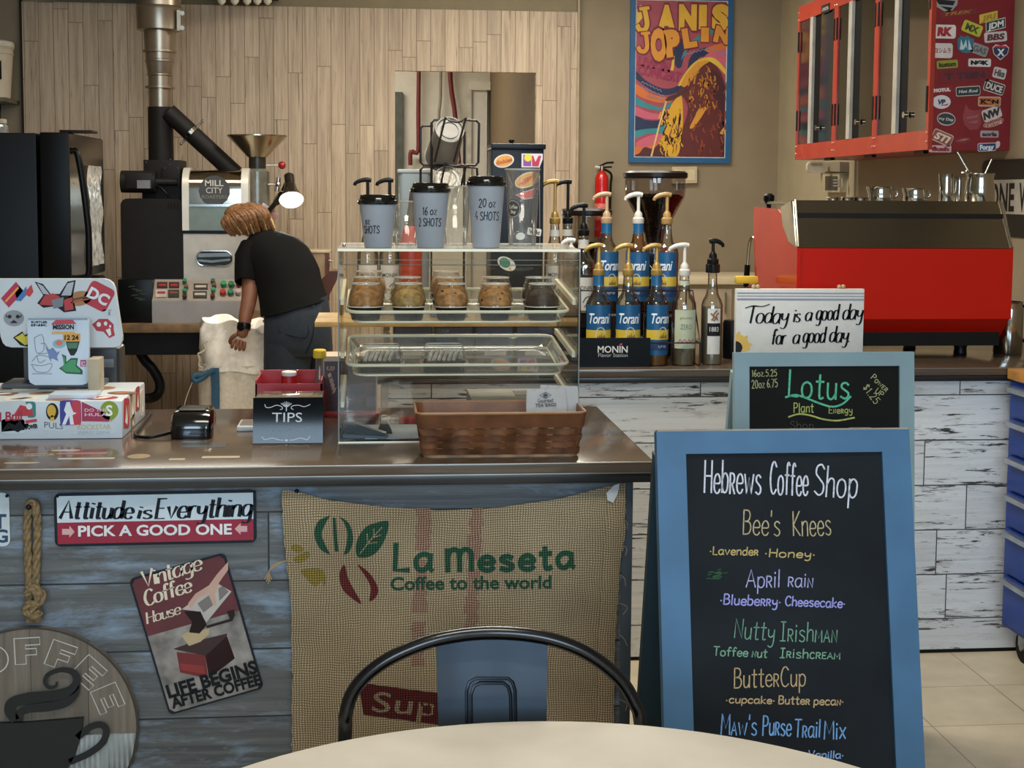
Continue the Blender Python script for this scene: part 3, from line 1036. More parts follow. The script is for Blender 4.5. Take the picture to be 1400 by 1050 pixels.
M_blue = mat('blue_frame_paint', '3b668b', 0.5, var=0.06, nscale=9)
M_bluedark = mat('deep_teal_board_back', '1a3440', 0.6, var=0.05)
ytop, zt = 2.45, 1.033
pa, pb = onY(897.5, 590, ytop), onY(1243, 588, ytop)
lean = R(12)
Lb = zt / math.cos(lean)
up = Vector((0, math.sin(lean), math.cos(lean)))
rgt = Vector((pb.x - pa.x, 0, 0)).normalized()
W1 = pb.x - pa.x
f1 = Frame(pa - up * Lb, rgt, up)
b1 = thing('chalkboard_sign', 'large blue-framed A-frame chalkboard menu with chalk drink names, standing nearest', 'sandwich board', (pa.x + W1 / 2, 2.3, 0))
frameboard(b1, f1, W1, Lb, .052, .040, .06, .022, M_blue, M_slate, M_bluedark)
obj('worn_edge', MB().prism(f1, [(.002, Lb - .003), (W1 - .002, Lb - .003), (W1 - .002, Lb + .003), (.002, Lb + .003)], -.021, -.0005), mat('bare_wood_edge', '9b9184', 0.7), b1)
up2 = Vector((0, -math.sin(R(13)), math.cos(R(13))))
fb = Frame(Vector((pb.x, ytop + .03, zt - .022)) - up2 * (zt / math.cos(R(13))), -rgt, up2)
bk = obj('rear_leaf', MB().prism(fb, [(0, 0), (W1, 0), (W1, Lb * .985), (0, Lb * .985)], -.02, 0), M_bluedark, b1)
for hx in (pa.x + .06, pb.x - .1):
    obj('hinge', MB().box(hx, hx + .04, ytop + .012, ytop + .034, zt - .012, zt - .002), mat('dull_hinge', '5f5a4e', 0.5, 0.6), b1)
fs1 = Frame(f1.p(0, 0, -.0066), f1.ux, f1.uy)
for name, cl, w, rows in (
    ('chalk_heading', 'c9cad6', .0030, [('Heb{R}ews', 962, 1040, 673, 629, 675), ('Coffee', 1052, 1104, 675, 631, 677), ('Shop', 1112, 1171, 677, 635, 681)]),
    ('chalk_lettering', 'b3a27c', .0022, [("Bee's", 1015, 1066, 731, 698, 732), ('Knees', 1084, 1136, 733, 700, 731)]),
    ('chalk_lettering', 'bda76c', .0022, [('*Lavende{R}', 970, 1036, 758, 747, 759), ('*Honey*', 1045, 1114, 761, 750, 763)]),
    ('chalk_lettering', 'a5a6d2', .0022, [('Ap{R}il', 1020, 1066, 803, 779, 803), ('{R}ai{N}', 1077, 1111, 802, 782, 803)]),
    ('chalk_lettering', '9c9bdb', .0024, [('*Bluebe{R}{R}y*', 984, 1067, 826, 812, 829), ('Cheesecake*', 1073, 1155, 828, 815, 831)]),
    ('chalk_lettering', '6f9a83', .0021, [('Nutty', 1003, 1058, 872, 846, 876), ('I{R}ish{M}{A}{N}', 1066, 1144, 876, 850, 878)]),
    ('chalk_lettering', '79a58c', .0021, [('Toffee {N}ut', 975, 1048, 896, 884, 899), ('I{R}ish{C}{R}{E}{A}{M}', 1066, 1148, 899, 886, 901)]),
    ('chalk_lettering', 'bda27a', .0022, [('Butte{R}Cup', 1003, 1101, 940, 913, 938)]),
    ('chalk_lettering', 'c0a47b', .0022, [('*cupcake*', 992, 1059, 961, 951, 962), ('Butte{R} peca{N}*', 1064, 1153, 962, 951, 964)]),
    ('chalk_lettering', '74a5dc', .0025, [("M{A}w's", 985, 1034, 1004, 976, 1005), ('Pu{R}se', 1042, 1081, 1005, 978, 1006), ('T{R}ail', 1086, 1121, 1007, 983, 1008), ('Mix', 1126, 1156, 1010, 985, 1010)]),
    ('chalk_lettering', '86a6d8', .0022, [('Vanilla*', 1105, 1153, 1036, 1026, 1037)]),
):
    mb = MB()
    for tx, x0, x1, yb, yc, yb1 in rows:
        pen(mb, fs1, tx, x0, x1, yb, yc, w, shear=0.06, jitter=.025, yb1=yb1, gap=1.3)
    obj(name, mb, chalkcol(cl), b1, smooth=0)
sm = MB()
for k in range(26):
    a, b_ = fuv(fs1, 976 + random.gauss(0, 5), 787 + random.gauss(0, 3))
    sm.ribbon(fs1, [(a, b_), (a + .006, b_ + .001)], .0014, .0006)
obj('chalk_smudge', sm, chalkcol('2f5e3c'), b1, smooth=0)

# lighter board behind
M_pale = mat('pale_duck_egg_paint', '8aa3ab', 0.5, var=0.04, nscale=9)
y2, z2 = 3.42, 1.063
pa, pb = onY(1004, 482, y2), onY(1250, 482, y2)
W2 = pb.x - pa.x
lean2 = R(5)
up = Vector((0, math.sin(lean2), math.cos(lean2)))
L2 = z2 / math.cos(lean2)
rg2 = Vector((pb.x - pa.x, 0, 0)).normalized()
f2 = Frame(Vector((pa.x, y2, z2)) - up * L2, rg2, up)
b2 = thing('chalkboard_sign', 'smaller pale blue-framed A-frame chalkboard with green lettering, standing behind the large blue-framed board', 'sandwich board', (pa.x + W2 / 2, 3.35, 0))
frameboard(b2, f2, W2, L2, .038, .035, .05, .02, M_pale, M_slate2, M_pale)
fb2 = Frame(Vector((pb.x, y2 + .026, z2)) - Vector((0, -math.sin(R(14)), math.cos(R(14)))) * (z2 / math.cos(R(14))), -rg2, (0, -math.sin(R(14)), math.cos(R(14))))
obj('rear_leaf', MB().prism(fb2, [(0, 0), (W2, 0), (W2, L2 * .98), (0, L2 * .98)], -.02, 0), M_pale, b2)
fs2 = Frame(f2.p(0, 0, -.0066), f2.ux, f2.uy)
mb = MB()
pen(mb, fs2, 'Lotus', 1077, 1160, 542, 506, .0052, yb1=546, jitter=.03)
mb.ribbon(fs2, spx(fs2, [(1074, 543), (1088, 540), (1104, 545), (1122, 552), (1138, 556), (1152, 552), (1163, 542)]), .0048, .0007)
obj('chalk_heading', mb, chalkcol('5fc39c'), b2, smooth=0)
mb = MB()
pen(mb, fs2, 'Plant', 1085, 1112, 564, 551, .0024)
pen(mb, fs2, 'E{N}e{R}gy', 1133, 1165, 565, 556, .0022)
mb.ribbon(fs2, spx(fs2, [(1078, 570), (1092, 566), (1108, 568), (1125, 573), (1145, 575), (1168, 571)]), .0040, .0007)
obj('chalk_lettering', mb, chalkcol('b3bf6a'), b2, smooth=0)
mb = MB()
pen(mb, fs2, '16oz.5.25', 1028, 1062, 515, 506, .0017, yb1=514)
pen(mb, fs2, '20oz 6.75', 1028, 1063, 531, 520, .0017, yb1=529)
pen(mb, fs2, 'P{O}{W}{E}{R}', 1190, 1211, 517, 509, .0018, yb1=536)
pen(mb, fs2, 'UP', 1196, 1205, 536, 529, .0018, yb1=543)
pen(mb, fs2, '$1.25', 1179, 1196, 530, 520, .0018, yb1=553)
obj('chalk_prices', mb, chalkcol('b9bb86'), b2, smooth=0)
mb = MB()
pen(mb, fs2, 'Shop', 1080, 1112, 586, 576, .0014)
obj('chalk_lettering', mb, chalkcol('55564e'), b2, smooth=0)

# ================================================================ canvas sign on the back counter
ysg = 4.30
pa, pb = onY(1007, 395, ysg), onY(1182, 396, ysg)
zb = .9205
M_canvas = mat('white_canvas', 'd6d6d2', 0.7, var=0.02, nscale=40)
cs = thing('canvas_sign', 'white canvas sign with black script and a sunflower corner, behind the pale blue-framed chalkboard', 'sign', ((pa.x + pb.x) / 2, ysg + .01, zb))
obj('canvas', MB().box(pa.x, pb.x, ysg, ysg + .022, zb, pa.z, .002), M_canvas, cs)
fcs = Frame((0, ysg, 0))
mb = MB()
for ya, w in ((400.5, .0035), (404.5, .0025), (409, .0055)):
    mb.ribbon(fcs, [fuv(fcs, 1008, ya), fuv(fcs, 1181, ya + .7)], w, .0006)
obj('stripe', mb, paint('8f92a8'), cs, smooth=0)
mb = MB()
for tx, x0, x1, yb, yc in (('Today', 1020, 1076, 442, 419), ('is', 1084, 1093, 440, 421), ('a', 1100, 1109, 439, 420), ('good', 1115, 1145, 438, 416), ('day', 1151, 1178, 437, 415), ('for', 1054, 1073, 471, 450), ('a', 1083, 1092, 470, 450), ('good', 1097, 1127, 469, 447), ('day.', 1133, 1161, 468, 446)):
    pen(mb, fcs, tx, x0, x1, yb, yc, .0058, callig=True, shear=.22, jitter=.03, gap=.35)
mb.ribbon(fcs, spx(fcs, [(1019, 421), (1030, 418), (1042, 419), (1052, 416)]), .003, .0007)
obj('script_lettering', mb, paint('16161a'), cs, smooth=0)
mb = MB()
cu, cv = fuv(fcs, 1005.5, 476)
for k in range(7):
    a = R(-2 + k * 16)
    l, wv = .056 * (1 if k % 2 else .85), .0095
    dx, dy = math.cos(a), math.sin(a)
    mb.poly(fcs, [(max(pa.x + .001, cu + dx * .012 + dy * wv * s1), max(zb + .001, cv + dy * .012 - dx * wv * s1)) if 0 else (max(pa.x + .001, cu + dx * q * l - dy * wv * w_), max(zb + .001, cv + dy * q * l + dx * wv * w_)) for q, w_ in ((.15, -.5), (.5, -1), (.8, -.7), (1, 0), (.8, .7), (.5, 1), (.15, .5))], .0006 + k * .00004)
obj('sunflower_petal', mb, paint('dcb65a'), cs, smooth=0)
obj('sunflower_eye', MB().poly(fcs, [(pa.x + .0005, zb + .001)] + [(cu + .022 * math.cos(R(a)), max(zb + .001, cv + .022 * math.sin(R(a)))) for a in range(0, 91, 10)], .0012), paint('26282c'), cs, smooth=0)
for px in (1033, 1150):
    q = onY(px, 391, ysg + .011)
    o = obj('wooden_bead', MB().ball((q.x - .006, ysg + .011, pa.z + .006), .0068).ball((q.x + .007, ysg + .011, pa.z + .0065), .007), mat('pale_wood_bead', 'b99c7c', 0.6), cs)

# ================================================================ blue tool cabinet along the right wall
M_blu = mat('royal_blue_steel', '163a8e', 0.42, var=0.04, spec=.3)
tc_ = thing('tool_cabinet', 'royal blue rolling tool cabinet with a wooden top against the right wall', 'tool cabinet', (2.2, 3.85, 0))
TX, TY0, TY1 = 1.98, 3.35, 4.235
obj('body', MB().box(TX, 2.42, TY0, TY1, .10, .885, .004), M_blu, tc_)
obj('wooden_top', MB().box(TX - .012, 2.43, TY0 - .01, TY1, .885, .918, .004), mat('honey_wood_top', 'c08a45', 0.5, var=0.12, nscale=20), tc_)
zs = [(.775, .872), (.66, .765), (.545, .65), (.43, .535), (.28, .42), (.12, .27)]
for i, (a, b) in enumerate(zs):
    dr = obj('drawer', MB().box(TX - .014, TX + .002, TY0 + .02, TY1 - .03, a, b, .003), M_blu, tc_)
    obj('handle', MB().box(TX - .036, TX - .012, TY0 + .05, TY1 - .05, b - .022, b - .004, .005), mat('pale_aluminium_pull', 'b4b8bc', 0.3, 0.8), dr)
for yy in (TY0 + .08, TY1 - .08):
    for xx in (TX + .05, 2.37):
        w = obj('caster', MB().cyl((xx - .016, yy, .05), (xx + .016, yy, .05), .05, seg=20), mat('black_rubber', '161616', 0.6), tc_)
        obj('caster_fork', MB().box(xx - .022, xx - .017, yy - .02, yy + .02, .05, .1).box(xx + .017, xx + .022, yy - .02, yy + .02, .05, .1).cyl((xx - .023, yy, .05), (xx + .023, yy, .05), .012), mat('zinc_fork', 'a8a89c', 0.35, 0.8), w)
# ================================================================ things hung on the counter front
YF = 2.80
ff = Frame((0, YF, 0))


def slab(fr, pts, d0=0.0, d1=0.004):
    return MB().prism(fr, pts, d0, d1)


def signframe(px, corner_bl, corner_br):
    a = onY(*corner_bl, YF)
    b = onY(*corner_br, YF)
    ux = (b - a).normalized()
    return Frame(a, ux, (-ux.z, 0, ux.x)), (b - a).length


# enamel sign cut by the left edge of the view
a, b = onY(16, 746, YF), onY(13, 673, YF)
sg = thing('tin_sign', 'white rounded tin sign with dark blue letters at the far left of the counter front', 'sign', (a.x - .1, YF - .003, a.z))
x1, z0, z1 = a.x - .002, a.z, b.z
obj('plate', MB().prism(ff, rrect(x1 - .26, x1, z0, z1, .012), 0.0005, .004), mat('worn_white_enamel', 'c3ccd0', 0.35, var=0.07), sg)
mb = MB()
f0 = Frame((0, YF - .004, 0))
prn(mb, f0, 'FT', -21, 9, 722, 703, bold=.03)
prn(mb, f0, 'EG', -21, 11, 741, 724, bold=.03)
obj('lettering', mb, paint('1f3f5e'), sg, smooth=0)
q = onY(9.5, 678, YF - .004)
obj('screw', MB().ball((q.x, q.y, q.z), .0035), mat('dark_screw', '1a1c20', 0.4, .6), sg)

# ATTITUDE sign
fa, wa = signframe(None, (76, 747), (351, 741))
ha = onY(75, 674, YF).z - onY(76, 747, YF).z
sg = thing('tin_sign', 'wide red and white tin sign with script slogan, top left of the counter front', 'sign', (fa.o.x + wa / 2, YF - .003, fa.o.z))
obj('border', MB().prism(fa, rrect(0, wa, 0, ha, .012), 0.0005, .0045), mat('dark_navy_rim', '1c222b', 0.35), sg)
e = .0055
hm = fuv(fa, 200, 711.5)[1]
obj('white_field', MB().poly(fa, [(e, hm)] + [p for p in rrect(e, wa - e, e, ha - e, .009) if p[1] > hm] [0:0] + [(wa - e, hm), (wa - e, ha - e), (e, ha - e)], .0050), mat('white_enamel', 'c9d6de', 0.25, var=.02), sg)
obj('red_field', MB().poly(fa, [(e, e), (wa - e, e), (wa - e, hm), (e, hm)], .0050), mat('crimson_enamel', '93203a', 0.25, var=.05), sg)
fa2 = Frame(fa.p(0, 0, .0052), fa.ux, fa.uy)
mb = MB()
for tx, x0, x1_, yb, yc, yb1 in (('Attitude', 82, 180, 709, 684, 709), ('is', 187, 206, 709, 690, 709), ('Everything', 212, 343, 709, 682, 706)):
    pen(mb, fa2, tx, x0, x1_, yb, yc, .0063, callig=True, shear=.2, gap=.8, yb1=yb1, jitter=0, d=.0006)
obj('script_lettering', mb, paint('1a2028'), sg, smooth=0)
mb = MB()
prn(mb, fa2, 'PICK A GOOD ONE', 107, 317, 733, 719, bold=.028, yb1=730, d=.0006)
obj('lettering', mb, paint('dfe2e4'), sg, smooth=0)
mb = MB()
mb.poly(fa2, pxpoly(fa2, [(85, 723), (95, 723), (95, 718.5), (102, 727), (95, 735), (95, 731), (85, 731)]), .0006)
mb.poly(fa2, pxpoly(fa2, [(338, 719), (329, 719), (329, 715), (321, 723), (329, 731), (329, 727), (338, 727)]), .0006)
obj('arrow', mb, paint('d0a3a6'), sg, smooth=0)
mb = MB()
for px, py in ((78.5, 678.5), (347.5, 672.5)):
    q = onY(px, py, YF - .005)
    mb.ball((q.x, q.y, q.z), .003)
obj('screw', mb, mat('dark_screw', '1a1c20', 0.4, .6), sg)

# vintage coffee tin sign, hung askew
fv, wv = signframe(None, (232, 977), (361, 940))
hv = fuv(fv, 181, 790)[1]
sg = thing('tin_sign', 'tilted maroon and grey vintage tin sign of a coffee grinder by the burlap sack', 'sign', (fv.o.x + wv / 2, YF - .003, fv.o.z))
obj('border', MB().prism(fv, rrect(0, wv, 0, hv, .011), 0.0005, .0040), mat('dark_navy_rim', '1c222b', 0.35), sg)
e = .004
vm = fuv(fv, 270, 850)[1]
Pm = lambda *p: pxpoly(fv2, [(x / 3.5, y / 3.5 + 750) for x, y in p])
fv2 = Frame(fv.p(0, 0, .0041), fv.ux, fv.uy)
obj('maroon_field', MB().poly(fv2, [(e, vm), (wv - e, vm), (wv - e, hv - e * 3), (wv - e * 3, hv - e), (e * 3, hv - e), (e, hv - e * 3)], .0004), mat('maroon_print', '5c2229', 0.3, var=.1), sg)
obj('grey_field', MB().poly(fv2, [(e * 3, e), (wv - e * 3, e), (wv - e, e * 3), (wv - e, vm), (e, vm), (e, e * 3)], .0004), mat('smoky_grey_print', '857f7b', 0.35, var=.3, nscale=22), sg)
for nm, col, d, polys in (
    ('grinder_front', '6e1a1d', .0008, [Pm((845, 495), (982, 508), (996, 622), (862, 592))]),
    ('grinder_side', '2c1415', .0008, [Pm((982, 508), (1085, 415), (1124, 525), (1000, 620))]),
    ('grinder_top', '331517', .0010, [Pm((828, 480), (925, 445), (1088, 405), (1086, 418), (985, 512))]),
    ('grinder_drawer', '8d2a2a', .0012, [Pm((860, 548), (978, 560), (982, 600), (868, 580))]),
    ('bowl', 'b9a27d', .0014, [Pm((868, 415), (905, 395), (960, 390), (1002, 380), (1000, 410), (960, 445), (905, 465), (885, 440))]),
    ('coffee_stream', '241816', .0016, [Pm((880, 300), (960, 300), (990, 365), (955, 405), (905, 400), (920, 350))]),
    ('tin_can', 'b9b2ab', .0012, [Pm((870, 290), (1040, 165), (1108, 205), (988, 352), (950, 300))]),
    ('can_label', '77706c', .0014, [Pm((945, 262), (1000, 222), (1020, 270), (975, 305)), Pm((1045, 190), (1065, 178), (1095, 205), (1050, 250))]),
    ('hand', 'c39c8c', .0018, [Pm((900, 262), (935, 215), (1000, 175), (1040, 120), (1092, 62), (1092, 100), (1050, 160), (1030, 215), (1036, 272), (1018, 268), (1002, 212), (950, 232), (912, 290))]),
    ('crank', '2b2220', .0018, [Pm((988, 368), (1100, 335), (1085, 300), (1120, 290), (1125, 318), (1112, 345), (990, 380))]),
):
    mb = MB()
    for p in polys:
        mb.poly(fv2, p, d)
    obj(nm, mb, paint(col, .35), sg, smooth=0)
mb = MB()
pen(mb, fv2, 'Vintage', 196, 276, 804, 781, .0048, callig=True, shear=.2, gap=.3, yb1=778, d=.0009)
pen(mb, fv2, 'Coffee', 199, 262, 829, 807, .0048, callig=True, shear=.2, gap=.3, yb1=808, d=.0009)
pen(mb, fv2, 'House', 201, 247, 853, 837, .0034, callig=True, shear=.2, gap=.3, yb1=839, d=.0009)
obj('script_lettering', mb, paint('d9cdb8'), sg, smooth=0)
mb = MB()
prn(mb, fv2, 'LIFE BEGINS', 231, 353, 954, 936, bold=.04, yb1=919, d=.002)
prn(mb, fv2, 'AFTER COFFEE', 236, 358, 968, 953, bold=.04, yb1=935, d=.002)
obj('lettering', mb, paint('17181c'), sg, smooth=0)

# round wooden coffee sign on a rope
cx_, cy_, rr_ = 43, 998, 145
c = onY(cx_, cy_, YF - .02)
rad = (onY(188, cy_, YF - .02) - c).length
rs = thing('hanging_sign', 'round grey wood plaque of a steaming black cup hanging on a thick rope', 'sign', (c.x, YF - .012, c.z - rad))
YR = YF - .016
fr_ = Frame((0, YR, 0))
M_greywood = boards('grey_barn_wood', 'Z', 0.11, 3.0, ('5e554b', '776d61', '8a8073'), vary=.12, gapw=.001, rough=.7)
obj('wood_disc', MB().prism(fr_, oval(c.x, c.z, rad, rad, 72), -.0155, 0), M_greywood, rs)
rim = MB()
rim.ribbon(fr_, oval(c.x, c.z, rad - .001, rad - .001, 72), .004, .0004, closed=True)
obj('dark_rim', rim, paint('37302a'), rs, smooth=0)
v0 = fuv(fr_, 150, 1003)[1]
pts = [(c.x + rad * .985 * math.cos(R(a)), c.z + rad * .985 * math.sin(R(a))) for a in range(-180, 1, 3)]
pts = [(u, min(v, v0)) for u, v in pts if True]
mt = MB()
rows_ = []
nx = 120
for i in range(nx + 1):
    u = c.x - rad * .98 + 2 * rad * .98 * i / nx
    hh = math.sqrt(max(0, (rad * .985) ** 2 - (u - c.x) ** 2))
    lo = c.z - hh
    hi = max(lo, min(v0, c.z + hh))
    dd = .004 + .002 * math.sin(u * 620)
    rows_.append((fr_.p(u, lo, dd), fr_.p(u, hi, dd), fr_.p(u, hi, 0), fr_.p(u, lo, 0)))
mt.loft(rows_, cap=False)
obj('corrugated_metal', mt, mat('white_corrugated_tin', 'a9b0b3', 0.4, .3, var=.12), rs, smooth=60)
fcup = Frame((0, YR - .0065, 0))
mb = MB()
mb.prism(fcup, pxpoly(fcup, [(-34, 989), (40, 987), (114, 981), (112, 1000), (104, 1030), (92, 1052), (76, 1075), (10, 1078), (-12, 1052), (-26, 1020)]), -.006, .004)
hp = [fuv(fcup, *p) for p in ((108, 1006), (124, 993), (139, 990), (146, 999), (140, 1015), (122, 1029), (98, 1040))]
hs = smoothpts([(a, b, 0) for a, b in hp], 5)
mb.ribbon(fcup, [(v.x, v.y) for v in hs], .0135, .004)
obj('black_cup', mb, mat('matte_black_tin', '191a1c', .5, .2), rs, smooth=30)
mb = MB()


def taper(fr, pts, ws, d):
    P = [(v.x, v.y) for v in smoothpts([(*fuv(fr, *p), 0) for p in pts], 6)]
    n = len(P)
    L, Rr = [], []
    for i, (u, v) in enumerate(P):
        a, b = P[max(0, i - 1)], P[min(n - 1, i + 1)]
        t = Vector((b[0] - a[0], b[1] - a[1])).normalized()
        k = i / (n - 1) * (len(ws) - 1)
        j = min(len(ws) - 2, int(k))
        w = (ws[j] + (ws[j + 1] - ws[j]) * (k - j)) / 2
        L.append(fr.p(u - t.y * w, v + t.x * w, d))
        Rr.append(fr.p(u + t.y * w, v - t.x * w, d))
    m = MB()
    vs = L + Rr
    return vs, [(i, i + 1, n + i + 1, n + i) for i in range(n - 1)]


for pts_, ws in ((((22, 984), (14, 972), (18, 960), (40, 954), (75, 950), (98, 942), (106, 929), (100, 918), (84, 915), (67, 921), (62, 931), (68, 939), (77, 937), (78, 931)), (.018, .02, .022, .024, .022, .018, .015, .013, .01, .009, .008, .008, .006, .003)),
                 (((27, 985), (28, 974), (40, 968), (66, 965), (90, 960), (104, 948), (109, 936)), (.012, .015, .017, .02, .017, .012, .002))):
    vs, fs = taper(fcup, pts_, ws, .004)
    mb.faces(vs, fs)
obj('steam_curl', mb, mat('matte_black_tin', '191a1c', .5, .2), rs, smooth=0)
mb = MB()
GLY = {'F': [(-.38, -.5), (-.38, .5), (.40, .5), (.40, .22), (-.05, .22), (-.05, .08), (.28, .08), (.28, -.16), (-.05, -.16), (-.05, -.5)],
       'E': [(-.38, -.5), (-.38, .5), (.40, .5), (.40, .24), (-.05, .24), (-.05, .1), (.3, .1), (.3, -.12), (-.05, -.12), (-.05, -.25), (.42, -.25), (.42, -.5)],
       'O': oval(0, 0, .44, .52, 24), 'C': [(.44 * math.cos(R(a)), .52 * math.sin(R(a))) for a in range(45, 320, 15)] + [(.2 * math.cos(R(a)), .26 * math.sin(R(a))) for a in range(315, 40, -15)]}
for ltr, ang in (('C', 140), ('O', 116), ('F', 92), ('F', 68.5), ('E', 45.5), ('E', 22)):
    ra = rad * .775
    f3 = Frame(fr_.p(c.x + ra * math.cos(R(ang)), c.z + ra * math.sin(R(ang)), 0)).rot(ang - 90)
    f3 = Frame(f3.o, f3.ux, f3.uy)
    s_ = .052
    mb.ribbon(f3, [(a * s_ * 1.2, b_ * s_ * 1.0) for a, b_ in GLY[ltr]], .0021, .0008, closed=True)
    if ltr == 'O':
        mb.ribbon(f3, oval(0, 0, .2 * s_, .26 * s_, 20), .0016, .0008, closed=True)
obj('outline_lettering', mb, paint('c9c6bd'), rs, smooth=0)
# rope


def rope(mb, pts, r, turns=90, strands=3):
    P = smoothpts(pts, 14)
    n = len(P)
    L = 0
    Ls = [0]
    for i in range(1, n):
        L += (P[i] - P[i - 1]).length
        Ls.append(L)
    for s_ in range(strands):
        Q = []
        for i in range(n):
            t = (P[min(n - 1, i + 1)] - P[max(0, i - 1)]).normalized()
            a = t.cross(Vector((0, 1, 0)))
            a = a.normalized() if a.length > 1e-4 else Vector((1, 0, 0))
            b = t.cross(a)
            th = Ls[i] * turns + s_ * 2 * math.pi / strands
            Q.append(P[i] + (a * math.cos(th) + b * math.sin(th)) * r * .5)
        mb.tube(Q, r * .62, 7)


def rp(x, y, dy=0):
    p = onY(x, y, YF - .012 - dy)
    return p


M_rope = mat('manila_rope', '7f6a4a', .85, var=.18, nscale=120, bump=.5)
mb = MB()
rope(mb, [rp(41, 850), rp(40, 800), rp(38, 760), rp(37, 720), rp(39, 695), rp(44, 686, .003), rp(49, 695), rp(51, 720), rp(50, 760), rp(49, 800), rp(52, 850)], .0078)
rope(mb, [rp(36, 812, .008), rp(46, 804, .014), rp(57, 812, .01), rp(54, 824, .014), rp(40, 826, .014), rp(35, 834, .01), rp(46, 842, .014), rp(55, 836, .01)], .0078)
rope(mb, [rp(38, 800, .008), rp(52, 816, .016), rp(44, 834, .014), rp(40, 846, .006)], .007)
obj('rope', mb, M_rope, rs, smooth=60)
q = onY(44, 686, YF)
obj('nail', MB().cyl((q.x, YF, q.z - .004), (q.x, YF - .03, q.z - .004), .003).ball((q.x, YF - .03, q.z - .004), .0055), mat('dark_screw', '1a1c20', 0.4, .6), rs)


# ---------------------------------------------------------------- burlap sack
def burlap(name, col, light, dark):
    m, nt, b = newmat(name)
    L = nt.links
    tc = N(nt, 'ShaderNodeTexCoord')
    dis = N(nt, 'ShaderNodeTexNoise', Scale=14.0, Detail=2.0)
    L.new(tc.outputs['Object'], dis.inputs['Vector'])
    vm_ = N(nt, 'ShaderNodeVectorMath', operation='SCALE')
    vm_.inputs['Scale'].default_value = .012
    L.new(dis.outputs['Color'], vm_.inputs[0])
    va = N(nt, 'ShaderNodeVectorMath', operation='ADD')
    L.new(tc.outputs['Object'], va.inputs[0])
    L.new(vm_.outputs[0], va.inputs[1])
    wx = N(nt, 'ShaderNodeTexWave', Scale=62.0, Distortion=1.2, Detail=1.0)
    wx.bands_direction = 'X'
    wz = N(nt, 'ShaderNodeTexWave', Scale=66.0, Distortion=1.2, Detail=1.0)
    wz.bands_direction = 'Z'
    L.new(va.outputs[0], wx.inputs['Vector'])
    L.new(va.outputs[0], wz.inputs['Vector'])
    mu = N(nt, 'ShaderNodeMath', operation='MULTIPLY')
    L.new(wx.outputs['Fac'], mu.inputs[0])
    L.new(wz.outputs['Fac'], mu.inputs[1])
    c0 = ramp(nt, mu.outputs[0], [(0.02, srgb(dark)), (.35, srgb(col)), (.85, srgb(light))])
    n2 = N(nt, 'ShaderNodeTexNoise', Scale=5.0, Detail=4.0)
    L.new(tc.outputs['Object'], n2.inputs['Vector'])
    t = ramp(nt, n2.outputs['Fac'], [(.3, (.82, .8, .77)), (.7, (1.1, 1.1, 1.08))])
    L.new(mixc(nt, 1, c0, t, 'MULTIPLY'), b.inputs['Base Color'])
    b.inputs['Roughness'].default_value = .95
    b.inputs['Specular IOR Level'].default_value = .15
    bp = N(nt, 'ShaderNodeBump', Strength=.6, Distance=.002)
    L.new(mu.outputs[0], bp.inputs['Height'])
    L.new(bp.outputs[0], b.inputs['Normal'])
    return m


M_bur = burlap('burlap_jute', 'a59479', 'cdbc9f', '76654d')
TOP = [(386, 668), (410, 672), (450, 683), (520, 692), (600, 697), (680, 694), (760, 683), (820, 668), (855, 660)]
LEFT = [(386, 668), (393, 690), (397, 740), (399, 800), (400, 870), (399, 950), (398, 1060)]
RIGHT = [(855, 660), (850, 690), (845, 740), (842, 800), (840, 870), (838, 950), (836, 1060)]


def lerpc(P, t, ax):
    k = t * (len(P) - 1)
    j = min(len(P) - 2, int(k))
    f = k - j
    return (P[j][0] + (P[j + 1][0] - P[j][0]) * f, P[j][1] + (P[j + 1][1] - P[j][1]) * f)


YS = YF - .010


def cloth_y(u, v):
    return YS - .004 - .0035 * math.sin(u * 17 + v * 5) - .004 * math.sin(u * 9 - v * 14 + 1.0) - .0022 * math.sin(v * 37 + u * 21)


def cloth(u, v, d):
    return Vector((u, cloth_y(u, v) - d, v))


fb_ = Frame((0, YS, 0))
sk = thing('burlap_sack', 'tan burlap coffee sack with green and maroon printing nailed across the counter front', 'sack', (.2, YS, .30))
NU, NV = 90, 70
vs, fs = [], []
for j in range(NV + 1):
    tv = j / NV
    for i in range(NU + 1):
        tu = i / NU
        tp = lerpc(smooth_TOP if 0 else TOP, tu, 0)
        lf, rt = lerpc(LEFT, tv, 1), lerpc(RIGHT, tv, 1)
        bx = lf[0] + (rt[0] - lf[0]) * tu
        yt = tp[1]
        yb_ = 1075
        x = bx if tv > 0 else tp[0]
        wt_ = min(1, tv * 3)
        x = tp[0] * (1 - wt_) + bx * wt_
        y = yt + (yb_ - yt) * tv
        if i in (0, NU):
            x += random.uniform(-1.2, 1.2)
        u, v = fuv(fb_, x, y)
        vs.append(cloth(u, v, 0))
for j in range(NV):
    for i in range(NU):
        a = j * (NU + 1) + i
        fs.append((a, a + 1, a + NU + 2, a + NU + 1))
obj('cloth', MB().faces(vs, fs), M_bur, sk, smooth=80)
hem = MB()
vs, fs = [], []
for j in range(NV + 1):
    tv = j / NV
    rt = lerpc(RIGHT, tv, 1)
    for i in range(7):
        x = rt[0] - 24 + 24 * i / 6 + random.uniform(-.8, .8) * (i in (0, 6))
        y = 664 + (1075 - 664) * tv
        u, v = fuv(fb_, x, y)
        vs.append(cloth(u, v, .0035 + .003 * math.sin(math.pi * i / 6)))
for j in range(NV):
    for i in range(6):
        a = j * 7 + i
        fs.append((a, a + 1, a + 8, a + 7))
obj('folded_hem', hem.faces(vs, fs), M_bur, sk, smooth=80)


def print_(name, mb, col, light, dark):
    return obj(name, mb, burlap('burlap_print_' + name, col, light, dark), sk, smooth=0)


